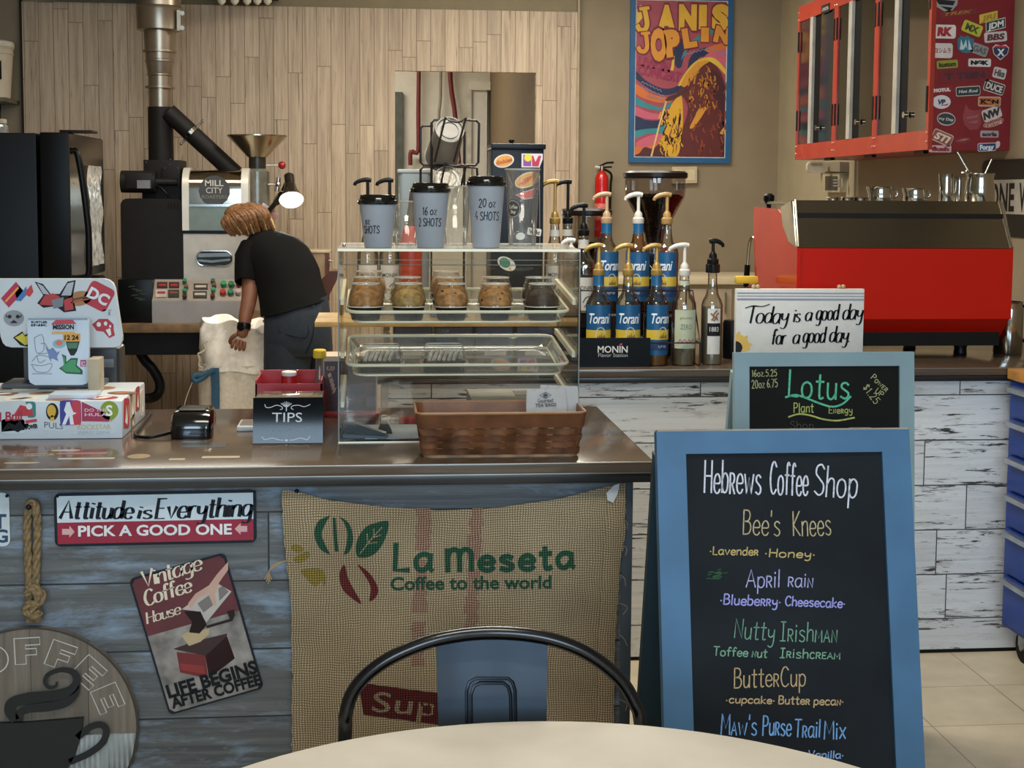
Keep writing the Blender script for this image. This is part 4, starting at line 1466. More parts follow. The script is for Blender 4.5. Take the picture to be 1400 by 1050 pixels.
def dense(fr, pts, d=.0012):
    """small print piece that follows the cloth"""
    return MB().poly(fr, pts, d, fn=cloth)


GREEN = ('2f5a45', '3f6d55', '1d3328')
mb = MB()
for x0, x1_, s_ in ((431, 452, 1), (461, 483, -1)):
    if s_ > 0:
        o1, i1 = [(452, 703), (436, 710), (430, 728), (438, 748), (452, 757)], [(446, 745), (440, 728), (446, 712)]
    else:
        o1, i1 = [(463, 704), (477, 714), (483, 734), (478, 752), (470, 757)], [(474, 742), (475, 726), (470, 712)]
    mb.poly(fb_, spx(fb_, o1, 4) + spx(fb_, i1, 4), .0012, fn=cloth)
mb.poly(fb_, pxpoly(fb_, [(455, 706), (459, 706), (461, 730), (463, 752), (458, 752), (456, 730)]), .0012, fn=cloth)
mb.poly(fb_, spx(fb_, [(488, 758), (488, 738), (500, 720), (516, 714), (531, 713), (527, 735), (515, 754), (500, 761)], 4, True), .0012, fn=cloth)
prn(mb, fb_, 'La', 534, 592, 780, 742, bold=.035, yb1=781, d=.0012, fn=None) if 0 else None
for tx, x0, x1_, yb, yc, yb1 in (('La', 538, 590, 779, 744, 780), ('~eseta', 610, 783, 781, 750, 774)):
    u0, v0 = fuv(fb_, x0, yb)
    u1, v1 = fuv(fb_, x1_, yb1)
    _, vc = fuv(fb_, x0, yc)
    fT = Frame(fb_.p(0, 0)).rot(math.degrees(math.atan2(v1 - v0, u1 - u0)), u0, v0)
    fnc = (lambda F_: (lambda a, b, d: (lambda q: cloth(q.x, q.z, d))(F_.p(a, b))))(fT)
    hh_ = vc - v0
    mb.stroke(fT, tx, 0, 0, hh_, .0105, 'L', .0013, sx=(u1 - u0) / (glw(tx, 2.2) * hh_ / 10), gap=2.2, fn=fnc)
u0, v0 = fuv(fb_, 534, 807)
u1, v1 = fuv(fb_, 753, 802)
fT = Frame(fb_.p(0, 0)).rot(math.degrees(math.atan2(v1 - v0, u1 - u0)), u0, v0)
mb.type(fT, 'Coffee to the world', 0, 0, .026, 'L', .025, 0, 1, .0012, (lambda a, b, d: (lambda q: cloth(q.x, q.z, d))(fT.p(a, b))), 1.0, 4, width=u1 - u0)
print_('green_print', mb, *GREEN)
vein = MB()
for s_ in ([(492, 756), (506, 738), (522, 721)], [(503, 742), (502, 729)], [(511, 733), (511, 722)], [(503, 742), (515, 741)], [(510, 734), (521, 731)]):
    vein.ribbon(fb_, spx(fb_, s_, 3), .0025, .0017, fn=cloth)
print_('leaf_vein', vein, '9f8f79', 'c6b59c', '63543f')
mb = MB()
mb.poly(fb_, spx(fb_, [(471, 771), (464, 784), (468, 804), (482, 818), (494, 825), (485, 808), (476, 790)], 4, True), .0012, fn=cloth)
mb.poly(fb_, spx(fb_, [(489, 771), (505, 783), (516, 802), (515, 815), (505, 822), (507, 804), (500, 788)], 4, True), .0012, fn=cloth)
print_('bean_print', mb, '6d2f2f', '86423f', '431c1c')
mb = MB()
for b_ in ([(398, 748), (404, 742), (416, 748), (408, 754)], [(402, 762), (420, 752), (424, 758), (410, 768)], [(412, 778), (436, 776), (444, 784), (432, 800), (420, 790)], [(440, 790), (446, 786), (444, 800)]):
    mb.poly(fb_, spx(fb_, b_, 3, True), .0010, fn=cloth)
print_('yellow_smudge', mb, '9c8840', 'b39e55', '5a4d28')
for x0, x1_ in ((568, 592), (640, 662)):
    mb = MB()
    for y0 in range(694, 900, 12):
        if random.random() < .8:
            k = (y0 - 694) * -.05
            mb.poly(fb_, pxpoly(fb_, [(x0 + k + random.uniform(0, 6), y0), (x1_ + k - random.uniform(0, 6), y0), (x1_ + k - random.uniform(0, 6), y0 + 11), (x0 + k + random.uniform(0, 6), y0 + 11)]), .0009, fn=cloth)
    print_('faded_stripe', mb, '9f8070', 'c49f8b', '664a3c')
mb = MB()
NBX = 12
top = [(490 + 120 * i / NBX, 931 + 17 * i / NBX + random.uniform(-.6, .6)) for i in range(NBX + 1)]
bot = [(497 + 113 * i / NBX, 973 + 19 * i / NBX + random.uniform(-.6, .6)) for i in range(NBX + 1)]
for i in range(NBX):
    mb.poly(fb_, pxpoly(fb_, [top[i], top[i + 1], bot[i + 1], bot[i]]), .0013, fn=cloth)
print_('maroon_panel', mb, '5a2526', '6d3433', '361515')
mb = MB()
u0, v0 = fuv(fb_, 508, 969)
fT = Frame(fb_.p(0, 0)).rot(-8, u0, v0)
mb.type(fT, 'Sup', 0, 0, .040, 'L', .01, 0, 1, .0024, (lambda a, b, d: (lambda q: cloth(q.x, q.z, d))(fT.p(a, b))), 1.05, 4, width=.130)
print_('panel_lettering', mb, '93806a', 'b3a183', '5a4b38')
mb = MB()
q = onY(406, 671, YS - .006)
obj('nail', mb.ball((q.x, cloth_y(q.x, q.z) - .002, q.z), .0042), mat('dark_screw', '1a1c20', 0.4, .6), sk)
obj('torn_label', MB().poly(fb_, pxpoly(fb_, [(828, 672), (838, 662), (846, 659), (843, 674), (837, 686), (829, 682)]), .012), mat('torn_white_paper', 'c4c8cc', .8), sk, smooth=0)
mb = MB()
for s_ in range(5):
    e_ = (362 + s_ * 2.5, 797 - abs(s_ - 2) * 3)
    P = [(398, 765), (386, 767), (374, 771 + s_), (368, 780), e_]
    mb.tube([Vector((*[fuv(fb_, *p)[0]], YS - .004 - .001 * s_, fuv(fb_, *p)[1])) for p in P], .0013, 5, smooth=4)
for s_ in range(7):
    y = 700 + s_ * 44 + random.uniform(-10, 10)
    P = [(846, y), (852 + random.uniform(0, 6), y + 6), (850 + random.uniform(0, 8), y + 16)]
    mb.tube([Vector((fuv(fb_, *p)[0], YS - .004, fuv(fb_, *p)[1])) for p in P], .0007, 4, smooth=4)
obj('frayed_twine', mb, mat('pale_jute_twine', 'a08c6c', .9), sk)
# ================================================================ things on the order counter
ZC = .9201
M_wplast = mat('white_plastic', 'c6cdd2', .35, var=.02)
M_bplast = mat('black_plastic', '0c0d0e', .35, var=.05)
M_bgloss = mat('black_gloss_plastic', '08090a', .12, var=.05, coat=.4)
M_chrome = mat('polished_steel', 'b9b6ae', .16, 1.0, var=.03)
M_satin = mat('satin_steel', '9c9890', .3, 1.0, var=.05)
M_clear = clear('clear_acrylic', (.975, .97, .955))
M_edgeshine = mat('painted_edge_shine', 'fff6da', .3, var=.03)  # pale cream paints the light carried to the acrylic's edges
M_clearp = clear('clear_plastic_cup', (.93, .94, .94), gloss=.3, haze=.04)

# ---- cash drawer plastered with stickers
bx1, by0, by1 = -.539, 3.085, 3.39
bz = onY(167, 548, by0).z
cb = thing('cash_drawer', 'white cash drawer box plastered with colourful stickers at the left end of the order counter', 'cash drawer', (-.75, 3.24, ZC))
obj('body', MB().box(-.98, bx1, by0, by1, ZC, bz, .004), M_wplast, cb)
fd = Frame((0, by0, 0))


def stk(par, fr, x0, y0, x1, y1, bgc, txt='', fg='ffffff', rot=0, shape='r', **k):
    """sticker whose outline box is given in photo pixels on plane fr"""
    u0, v0 = fuv(fr, x0, (y0 + y1) / 2)
    u1, v1 = fuv(fr, x1, (y0 + y1) / 2)
    _, va = fuv(fr, (x0 + x1) / 2, y0)
    _, vb = fuv(fr, (x0 + x1) / 2, y1)
    return sticker(par, fr, (u0 + u1) / 2, (va + vb) / 2, abs(u1 - u0), abs(va - vb), bgc, txt, fg, rot, shape, **k)


stk(cb, fd, -30, 549, 38, 590, 'c6cdd2', 'Red Bull', 'a8283c', shear=.12, th=.019, bold=.03, rot=4)
stk(cb, fd, 14, 549, 49, 571, '3f7d78', '', d=.0006, extra=[('b8383f', [[(-.4, -.4), (.4, -.4), (.35, .1), (-.1, .3)]]), ('d8e2e4', [oval(.25, .2, .12, .2, 12)])])
stk(cb, fd, 2, 573, 34, 593, 'c6cdd2', '', extra=[('1b1c20', [[(-.5, -.3), (-.2, .3), (.1, .1), (.3, .45), (.5, -.1), (.2, -.4), (-.1, -.15)]])])
stk(cb, fd, 34, 578, 54, 588, 'c6cdd2', 'POWER', '1b1c20', rot=8, bold=.05, extra=[('c03a42', [[(-.4, .55), (.4, .55), (.4, .95), (-.4, .95)]])])
stk(cb, fd, 63, 551, 80, 575, '26231f', '', shape='o', extra=[('d0a83c', [oval(-.05, .05, .36, .36, 14), [(-.2, -.5), (.2, -.5), (.1, -.2), (-.1, -.2)]])])
stk(cb, fd, 57, 574, 90, 589, 'c6cdd2', 'PULS', '5f666c', bold=0.0, shear=-.1, rot=-6)
stk(cb, fd, 82, 547, 111, 581, '7d3c8c', '', d=.0010, extra=[('c23a4c', [[(-.02, -.5), (.48, -.5), (.48, .48), (.1, .48)]]), ('3b3f94', [[(-.48, -.5), (-.1, -.5), (-.02, .48), (-.48, .48)]]), ('e3e6ea', [[(-.18, .42), (-.02, .44), (.06, .2), (.14, .02), (.3, -.02), (.1, -.1), (.16, -.48), (-.02, -.48), (-.06, -.14), (-.24, -.48), (-.4, -.48), (-.2, -.05), (-.3, .1), (-.22, .3)]])])
stk(cb, fd, 112, 549, 151, 578, 'a53150', 'DO THE\nHULA', 'e6c2cc', rot=0, shape=[(-.5, .5), (.5, -.15), (.45, -.45), (-.5, -.42)], th=.0065, bold=.02)
stk(cb, fd, 137, 548, 162, 574, '8a9c2c', 'S', 'f0f4ea', shape=[(.5 * math.cos(R(a)), .5 * math.sin(R(a))) for a in range(-50, 281, 15)] + [(.02, -.62)], th=.022, bold=.03)
stk(cb, fd, 100, 579, 158, 588, 'c6cdd2', 'ROCKSTAR', 'bfb98a', bold=.02, th=.0105)
stk(cb, fd, 101, 588, 157, 594, 'c6cdd2', 'ENERGY DRINK', 'a7adb2', bold=0, th=.0065)
fsd = Frame((bx1, 0, 0), (0, 1, 0))
for k, (ya, yb_, za, zb_, cl) in enumerate(((3.10, 3.17, .935, 1.0, 'b8323f'), (3.18, 3.25, .945, 1.0, 'c9b79a'), (3.26, 3.31, .95, 1.005, 'a33a3c'), (3.19, 3.24, .925, .95, '8a6d4a'), (3.32, 3.37, .93, .99, 'd3c7b3'))):
    sticker(cb, fsd, (ya + yb_) / 2, (za + zb_) / 2, yb_ - ya, zb_ - za, cl, rot=(k * 13) % 20 - 8, shape='r', extra=[('efe9dc', [[(-.3, -.3), (-.1, .3), (.05, -.2), (.3, .35), (.1, -.4)]])])
ftp = Frame((0, 0, bz), (1, 0, 0), (0, 1, 0))
for k in range(14):
    u = -.93 + .028 * k * 1.02
    v = 3.12 + (k % 3) * .085 + random.uniform(-.01, .01)
    sticker(cb, ftp, u, v, random.uniform(.05, .075), random.uniform(.04, .06), random.choice(['8a5a3c', 'c9b38d', '6e4a34', 'a8383c', 'dcd2bd', '3f3a38', '9b7b52']), rot=random.uniform(-25, 25), shape=random.choice('rro'), extra=[(random.choice(['efe6d2', '3a2a20', 'b4643a']), [[(-.35, -.2), (.1, .3), (.35, .1), (0, -.3)]])])

# ---- till screen: back of the big white panel with stickers
yt = 3.30
ft = Frame((0, yt, 0))
ts = thing('till_screen', 'back of a large white till screen covered in stickers, behind the small display', 'till screen', (-.72, yt + .05, bz))
outl = pxpoly(ft, [(-32, 381), (142, 381), (149, 383), (154, 387), (157, 394), (167, 459), (167, 466), (164, 472), (157, 475), (16, 475), (8, 473), (4, 469), (1, 461), (-9, 400)])
obj('shell', MB().prism(ft, outl, -.016, 0), M_wplast, ts)
obj('stand_neck', MB().box(-.80, -.66, yt + .018, yt + .07, bz + .0125, bz + .16, .008), mat('grey_stand', '55585c', .4), ts)
obj('stand_foot', MB().box(-.84, -.62, yt - .02, by1 - .002, bz + .0008, bz + .012, .004), mat('grey_stand', '55585c', .4), ts)
stk(ts, ft, 0, 395, 34, 411, 'b02a4c', '', rot=48, shape='s', extra=[('e0983c', [[(-.4, -.05), (.4, -.05), (.4, .12), (-.4, .12)]])])
stk(ts, ft, 21, 389, 46, 413, 'c6cdd2', '', shape='o', extra=[('3f6fae', [[(-.5, -.4), (-.1, .1), (.1, .4), (.2, 0), (-.2, -.45)]]), ('c03a44', [[(.05, .1), (.4, .5), (.5, .1), (.3, -.2), (.1, -.1)]])])
W_ = [(-.5, .5), (-.3, .42), (-.12, .1), (.1, .1), (.3, .5), (.5, .55), (.42, .0), (.5, -.45), (.2, -.5), (0, -.3), (-.3, -.35), (-.45, -.2), (-.3, .05)]
stk(ts, ft, 48, 385, 104, 427, '26262a', '', shape=W_, extra=[('aeb4bb', [[(-.45, .46), (-.3, .36), (-.14, .08), (-.3, .1)], [(.3, .44), (.46, .5), (.38, .05), (.14, .05)]]), ('b53b3c', [[(-.26, .06), (-.05, .12), (.1, .02), (.12, -.2), (-.1, -.28), (-.4, -.25)], [(.2, -.1), (.4, 0), (.44, -.4), (.22, -.45)]]), ('7d828a', [[(-.1, -.1), (.2, .0), (.18, -.3), (-.05, -.38)]])])
stk(ts, ft, 92, 398, 126, 418, 'a5764a', '', shape='o', rot=12, extra=[('5e3a26', [[(-.4, -.05), (.4, -.05), (.4, .08), (-.4, .08)]]), ('b84a34', [[(-.4, -.2), (.4, -.2), (.35, -.1), (-.35, -.1)]])])
stk(ts, ft, 117, 388, 153, 422, 'b5303f', 'DC', 'dfe4e8', rot=-28, th=.024, bold=.04)
stk(ts, ft, 5, 424, 33, 446, '8d9196', '', shape='o', extra=[('2c2c30', [oval(-.2, .1, .1, .12, 8), oval(.2, .1, .1, .12, 8), [(-.2, -.3), (.2, -.3), (0, -.1)], [(-.4, .3), (-.3, .1), (-.35, 0)], [(.4, .3), (.3, .1), (.35, 0)]])])
stk(ts, ft, 18, 453, 50, 474, '22221f', '', shape=[(-.5, .1), (-.3, .3), (-.1, .5), (0, .25), (.3, .5), (.5, .2), (.4, -.3), (.1, -.5), (-.2, -.4)], extra=[('d3c23c', [[(-.42, .1), (-.25, .22), (-.08, .4), (.02, .15), (.28, .38), (.4, .15), (.3, -.25), (0, -.4)]])])
stk(ts, ft, 126, 436, 157, 461, 'a92f3b', '', shape=[(-.5, .2), (-.2, .5), (.2, .5), (.45, .2), (.45, -.1), (.5, -.4), (.25, -.55), (0, -.2), (-.3, -.15)], extra=[('e0dada', [oval(-.2, .2, .1, .14, 8), oval(.1, .25, .08, .12, 8), [(.1, -.1), (.3, .0), (.35, -.35), (.25, -.45)], oval(.3, .1, .05, .08, 8)])])
stk(ts, ft, 145, 418, 155, 436, 'c6cdd2', 'Trew', '35383c', rot=-82, th=.008, bold=0)
# ---- small customer display
yd = 3.115
ft2 = Frame((0, yd, 0), (1, 0, 0), (0, .12, 1))
cdp = thing('customer_display', 'small upright white display with stickers standing on the white cash drawer', 'display', (-.64, yd + .02, bz))
P2 = pxpoly(ft2, [(38, 436), (120, 436), (121, 440), (122, 517), (119, 524), (112, 526.5), (48, 526.5), (41, 523), (39, 517), (37.5, 440)])
P2 = [(u, max(v, fuv(ft2, 80, 526.5)[1])) for u, v in P2]
obj('shell', MB().prism(ft2, P2, -.014, 0), mat('blue_white_plastic', 'bcc9d6', .3, var=.02), cdp)
obj('top_edge', MB().prism(ft2, pxpoly(ft2, [(38.5, 435), (119.5, 435), (119.5, 437.5), (38.5, 437.5)]), -.0145, .001), mat('slate_edge', '7f91a0', .4), cdp)
pb_ = fuv(ft2, 80, 527)
obj('foot', MB().box(-.70, -.60, yd + .0, yd + .07, bz + .0004, bz + .01, .003), mat('blue_white_plastic', 'bcc9d6', .3), cdp)
stk(cdp, ft2, 40, 439, 68, 446, 'bcc9d6', 'RUSTLER\nINK', '2a2c30', th=.0045, bold=.04)
stk(cdp, ft2, 69, 439, 105, 455, 'bcc9d6', 'MISSION', '20242a', th=.010, bold=.04, extra=[('b9404c', [[(-.48, .2), (-.3, .6), (.35, .62), (.48, .25)]]), ('d3a85c', [[(-.48, -.6), (.48, -.6), (.4, -.4), (-.4, -.4)]])])
stk(cdp, ft2, 86, 456, 110, 467, 'd79a45', '12 24', '2b2622', th=.010, bold=.04)
stk(cdp, ft2, 90, 467, 109, 486, '2c2e2c', '', shape=[(-.5, .5), (.5, .5), (.3, -.2), (.1, -.5), (-.15, -.5), (-.35, -.1)], extra=[('41735a', [[(-.42, .42), (.42, .42), (.3, 0), (-.32, 0)]])])
stk(cdp, ft2, 72, 464, 90, 476, '7fb4bd', '', shape='o', extra=[('d86a5a', [oval(0, .1, .28, .3, 10)])])
stk(cdp, ft2, 62, 474, 82, 494, '6d7fb0', '', shape=[(-.5, .5), (-.2, .3), (0, .45), (.3, .1), (.5, .2), (.3, -.2), (.4, -.5), (0, -.3), (-.2, -.4), (-.3, 0)])
stk(cdp, ft2, 81, 484, 113, 512, '1f4a33', '', shape=[(-.4, .5), (-.2, .4), (-.2, .1), (0, .3), (.3, .3), (.25, -.05), (.5, -.3), (.5, -.5), (-.2, -.45), (-.5, -.2), (-.25, 0)], extra=[('3f8f5c', [[(-.35, .42), (-.25, .36), (-.24, .0), (0, .22), (.24, .22), (.2, -.1), (.42, -.32), (.4, -.42), (-.2, -.38), (-.4, -.2), (-.3, 0)]])])
stk(cdp, ft2, 109, 491, 119, 502, 'c9c2d2', '', extra=[('a3486c', [[(-.4, -.4), (-.4, .4), (.4, .4), (.4, -.2), (-.1, -.2), (-.1, .1), (.1, .1), (.1, -.05), (.2, -.05), (.2, .2), (-.25, .2), (-.25, -.3), (.4, -.3), (.4, -.4)]])])
shp = MB()
for st_ in ([(47, 462), (58, 458), (60, 478), (50, 482), (47, 462)], [(52, 484), (66, 482), (62, 470), (56, 470)], [(44, 494), (52, 486), (66, 488), (70, 494)], [(43, 498), (50, 508), (66, 508), (71, 497), (57, 500), (43, 498)], [(44, 511), (71, 511)], [(50, 486), (54, 496), (62, 492)]):
    shp.ribbon(ft2, spx(ft2, st_, 3), .0016, .0008)
obj('ship_drawing', shp, paint('83888e'), cdp, smooth=0)
# ---- cream slip box and dark printer behind the display
bq = thing('slip_box', 'small cream box on the cash drawer right of the white display', 'box', (-.575, 3.2, bz))
a, b = onY(120, 517, 3.2), onY(135, 491, 3.2)
obj('body', MB().box(a.x, b.x, 3.2, 3.26, bz + .0003, b.z, .002), mat('cream_card', 'b3a68e', .6), bq)
a, b = onY(139, 512, 3.36), onY(163, 476, 3.36)
rp_ = thing('receipt_printer', 'rounded dark grey receipt printer half hidden behind the till screen', 'printer', ((a.x + b.x) / 2, 3.40, ZC))
zz = onY(150, 472, 3.42).z
xr0, xr1 = onY(139, 490, 3.40).x - .06, onY(163, 490, 3.40).x
obj('body', MB().box(xr0, xr1, 3.398, 3.49, ZC, zz, .014, 3), mat('charcoal_plastic', '2e3033', .4), rp_)
obj('paper_slot', MB().box(xr0 + .015, xr1 - .012, 3.395, 3.399, zz - .05, zz - .03, .001), mat('grey_slot', '6f7174', .4), rp_)

# ---- card reader
a, b = onZ(233, 601, .92), onZ(288, 601, .92)
cr = thing('card_reader', 'black glossy card reader block with a cable, right of the stickered cash drawer', 'card reader', ((a.x + b.x) / 2, 3.11, ZC))
zt_ = onY(260, 559, 3.12).z
prof = [(3.065, ZC), (3.062, ZC + .02), (3.066, ZC + .042), (3.085, zt_ - .002), (3.16, zt_ + .002), (3.175, zt_ - .01), (3.18, ZC)]
rings = []
for x, k in ((a.x, .86), (a.x + .004, .97), (a.x + .012, 1), (b.x - .012, 1), (b.x - .004, .97), (b.x, .86)):
    rings.append([Vector((x, 3.12 + (y - 3.12) * k, ZC + (z - ZC) * (k if z > ZC else 1))) for y, z in prof])
obj('body', MB().loft(rings), M_bgloss, cr, smooth=45)
obj('top_pad', MB().box(a.x + .014, b.x - .014, 3.09, 3.155, zt_ - .0, zt_ + .0025, .001), mat('olive_black_pad', '2c2d27', .3), cr)
P = [(a.x + .004, 3.10, ZC + .012), (a.x - .02, 3.08, ZC + .008), (a.x - .05, 3.07, ZC + .0045), (a.x - .08, 3.10, ZC + .0045), (-.52, 3.2, ZC + .0045), (-.53, 3.41, ZC + .0045)]
obj('cable', MB().tube(P, .0038, 8, smooth=6), M_bplast, cr)
# faint cards on the counter
for px0, px1, py, lab, cl in ((246, 312, 608, 'thin dark card lying flat in front of the card reader', '3a3833'),):
    a, b = onZ(px0, py + 4, .92), onZ(px1, py - 3, .92)
    o = obj('counter_card', MB().box(a.x, b.x, a.y, b.y, ZC, ZC + .0008), mat('dark_card', '3d3a35', .3), None, smooth=0)
    tag(o, lab, 'card')

# worn stickers on the worktop itself
for px, py, w, h, cl, sh, tx in ((45, 622, .085, .028, '8d8377', 'o', 'Spring'), (90, 616, .06, .022, '9a948b', 'o', ''), (112, 620, .10, .020, '8f5f55', 'r', ''), (118, 627, .11, .014, 'a59d92', 'r', ''),
                                 (190, 624, .045, .050, '8a7656', 'o', ''), (242, 628, .032, .018, 'a8987c', 'r', ''), (302, 625, .075, .020, 'ab9c80', 'r', ''), (30, 633, .07, .016, '9a9286', 'o', '')):
    q = onZ(px, py, .92)
    sticker(wt, fwt, q.x, q.y, w, h, cl, tx, '5a4c3f', shape=sh, d=.0005, th=h * .45)

# ---- tips box
tx0, tx1, ty0, ty1 = -.256, -.109, 3.01, 3.15
tz = onY(390, 545, ty0).z
tb = thing('tip_box', 'black glossy tip box with white ornament and a see-through lid, left of the pastry case', 'tip box', ((tx0 + tx1) / 2, 3.08, ZC))
fTP = Frame((tx0, ty0 - .006, ZC), (1, 0, 0), (0, math.sin(R(12.5)), math.cos(R(12.5))))
obj('front_panel', MB().prism(fTP, [(0, .0005), (tx1 - tx0, .0005), (tx1 - tx0, (tz - ZC) / math.cos(R(12.5))), (0, (tz - ZC) / math.cos(R(12.5)))], -.004, 0), mat('black_mirror_acrylic', '0a0c10', .05, var=.02, spec=.3), tb)
obj('case', MB().box(tx0 + .002, tx1 - .002, ty0 + .022, ty1, ZC, tz - .012, .002), mat('dark_box', '1b1a19', .3), tb)
obj('lid', MB().box(tx0 + .002, tx1 - .002, ty0 + .014, ty1, tz - .012, tz - .003, .002), mat('smoked_lid', '6a6253', .12, var=.1, coat=.4), tb)
ftb = fTP
mb = MB()
prn(mb, ftb, 'TIPS', 372, 413, 577, 564, bold=.0, d=.0006)
for s_ in ([(362, 553), (364, 557), (370, 557), (378, 554), (385, 556), (386, 559), (383, 560)], [(424, 553), (416, 556), (408, 554), (400, 555), (398, 558), (401, 560)]):
    mb.ribbon(ftb, spx(ftb, s_, 4), .0014, .0006)
for k in range(-3, 4):
    mb.ribbon(ftb, pxpoly(ftb, [(391.5 + k * .6, 556), (391.5 + k * 2.4, 549 + abs(k) * .9)]), .0013, .0006)
mb.ribbon(ftb, pxpoly(ftb, [(391.5, 556), (391.5, 562)]), .002, .0006)
for s_ in ([(358, 597), (362, 601), (372, 599), (380, 601), (387, 602)], [(424, 596), (420, 601), (411, 599), (403, 601), (396, 602)]):
    mb.ribbon(ftb, spx(ftb, s_, 4), .0014, .0006)
mb.poly(ftb, oval(*fuv(ftb, 391.5, 602), .003, .0025, 8), .0006)
obj('ornament_lettering', mb, paint('c9ced2'), tb, smooth=0)
mb = MB()
prn(mb, ftb, 'are appreciated', 364, 421, 590, 583, bold=0, d=.0006)
obj('faint_lettering', mb, paint('77828c'), tb, smooth=0)
a = onZ(327, 586, .92)
wd_ = thing('white_device', 'small white device lying flat at the left side of the black tip box', 'device', (a.x + .03, 3.2, ZC))
obj('body', MB().box(a.x - .002, a.x + .07, 3.16, 3.26, ZC, ZC + .012, .004), mat('white_device_shell', 'b9bcbc', .3), wd_)
obj('face', MB().box(a.x + .004, a.x + .064, 3.168, 3.25, ZC + .012, ZC + .0128), mat('brown_face', '6d6254', .3), wd_, smooth=0)

# ---- red caddy with jars behind the tips box
M_red = mat('red_plastic', 'a01c1e', .35, var=.06, coat=.2)
a, b = onY(350, 533, 3.30), onY(423, 516, 3.30)
cx0, cx1, cz1 = a.x, b.x + .03, b.z
rc = thing('red_caddy', 'red plastic caddy of small jars behind the black tip box', 'caddy', ((cx0 + cx1) / 2, 3.34, ZC))
cy0, cy1 = 3.28, 3.43
obj('tray', MB().box(cx0, cx1, cy0, cy1, ZC, ZC + .006).box(cx0, cx1, cy1 - .004, cy1, ZC, cz1 + .002).box(cx0, cx0 + .004, cy0, cy1, ZC, cz1 - .004).box(cx1 - .004, cx1, cy0, cy1, ZC, cz1 - .004).box(cx0, cx1, cy0, cy0 + .004, ZC, cz1 - .012), M_red, rc)
q = onY(395, 508, 3.33)
ja = thing('spice_jar', 'small jar with a red band and white cap standing in the red caddy', 'jar', (q.x, 3.335, ZC + .0062))
obj('glass', MB().lathe([(.017, 0), (.018, .004), (.018, q.z - ZC - .04), (.016, q.z - ZC - .032)], (q.x, 3.335, ZC + .0062), 20), mat('amber_spice', '8c4a22', .25), ja)
obj('band', MB().lathe([(.0185, q.z - ZC - .04), (.0185, q.z - ZC - .016)], (q.x, 3.335, ZC + .0062), 20, cap=False), M_red, ja)
obj('cap', MB().lathe([(.0172, q.z - ZC - .016), (.0178, q.z - ZC - .014), (.0178, q.z - ZC - .008), (.016, q.z - ZC - .006), (0, q.z - ZC - .006)], (q.x, 3.335, ZC + .0062), 20), mat('white_cap', 'd8d4cc', .4), ja)
q = onY(437, 478, 3.37)
hb = thing('squeeze_bottle', 'clear bottle with a bright yellow cap behind the black tip box', 'bottle', (q.x, 3.375, ZC + .0062))
hz = q.z - ZC
hc = (q.x, 3.375, ZC + .0062)
obj('body', MB().lathe([(.012, 0), (.0165, .004), (.0165, .062), (.014, .078), (.010, .092), (.010, hz - .022)], hc, 20), clear('clear_bottle', (.82, .8, .72), haze=.05), hb)
obj('sauce', MB().lathe([(.011, .001), (.0152, .005), (.0152, .05), (0, .05)], hc, 16), mat('honey_sauce', '7a4a1c', .3), hb)
obj('label', MB().lathe([(.0170, .028), (.0170, .06)], hc, 20, cap=False), mat('red_label', '97262a', .45), hb)
obj('cap', MB().lathe([(.0155, hz - .026), (.016, hz - .024), (.0155, hz - .009), (.013, hz - .006), (0, hz - .006)], hc, 20), mat('yellow_cap', 'd6b526', .4), hb)
a, b = onY(440, 556, 3.37), onY(466, 487, 3.37)
tbx = thing('tea_box', 'tall dark maroon tea packet box between the tip box and the pastry case', 'box', (-.07, 3.42, ZC))
xa, xb = a.x, onY(516, 520, 3.37).x
obj('carton', MB().box(xa, xb, 3.37, 3.47, ZC, b.z, .001), mat('cream_carton', 'b9a58f', .6), tbx, smooth=0)
obj('printed_face', MB().box(xa + .006, xb - .004, 3.3685, 3.37, ZC + .012, b.z - .012), mat('dark_maroon_print', '3c1519', .35, var=.3, nscale=30), tbx, smooth=0)
ftx = Frame((0, 3.3685, 0))
mb = MB()
pen(mb, ftx, 'app', 447, 457, 505, 499, .0022, d=.0005)
for k in range(5):
    mb.poly(ftx, [fuv(ftx, *p) for p in ((448 + k * 2, 512 + k * 5), (452 + k * 2, 509 + k * 5), (454 + k, 516 + k * 5), (450 + k, 519 + k * 5))], .0005)
obj('print_motif', mb, paint('b79a86'), tbx, smooth=0)
a = onY(440, 558, 3.35)
o = obj('red_rail', MB().box(xa - .002, xb + .004, 3.352, 3.366, ZC, ZC + .011, .003), M_red, None)
tag(o, 'low red plastic bar lying along the foot of the maroon tea box', 'tray')

# ================================================================ pastry case
PX0, PX1, PY0, PY1, PZ0, PZ1 = -.0765, .438, 3.00, 3.345, ZC, 1.333
pc = thing('pastry_case', 'clear acrylic countertop pastry case holding packed muffins and cake slices', 'display case', (.18, 3.17, ZC))
T = .005
for nm, bx in (('front_panel', (PX0, PX1, PY0, PY0 + T, PZ0 + T, PZ1 - T)), ('back_door', (PX0 + T, PX1 - T, PY1 - T, PY1, PZ0 + T, PZ1 - T)), ('side_panel', (PX0, PX0 + T, PY0 + T, PY1, PZ0 + T, PZ1 - T)),
               ('side_panel', (PX1 - T, PX1, PY0 + T, PY1, PZ0 + T, PZ1 - T)), ('floor_panel', (PX0, PX1, PY0, PY1, PZ0, PZ0 + T))):
    obj(nm, MB().box(*bx), M_clear, pc, smooth=0)
obj('top_panel', MB().box(PX0, PX1, PY0, PY1, PZ1 - T, PZ1), clear('top_acrylic', (.92, .92, .86), haze=.16), pc, smooth=0)  # pale veil paints the brightness of light caught in the top
eg = .0022
mb = MB().box(PX0, PX1, PY0 - .0006, PY0 + .001, PZ1 - T - .0005, PZ1)
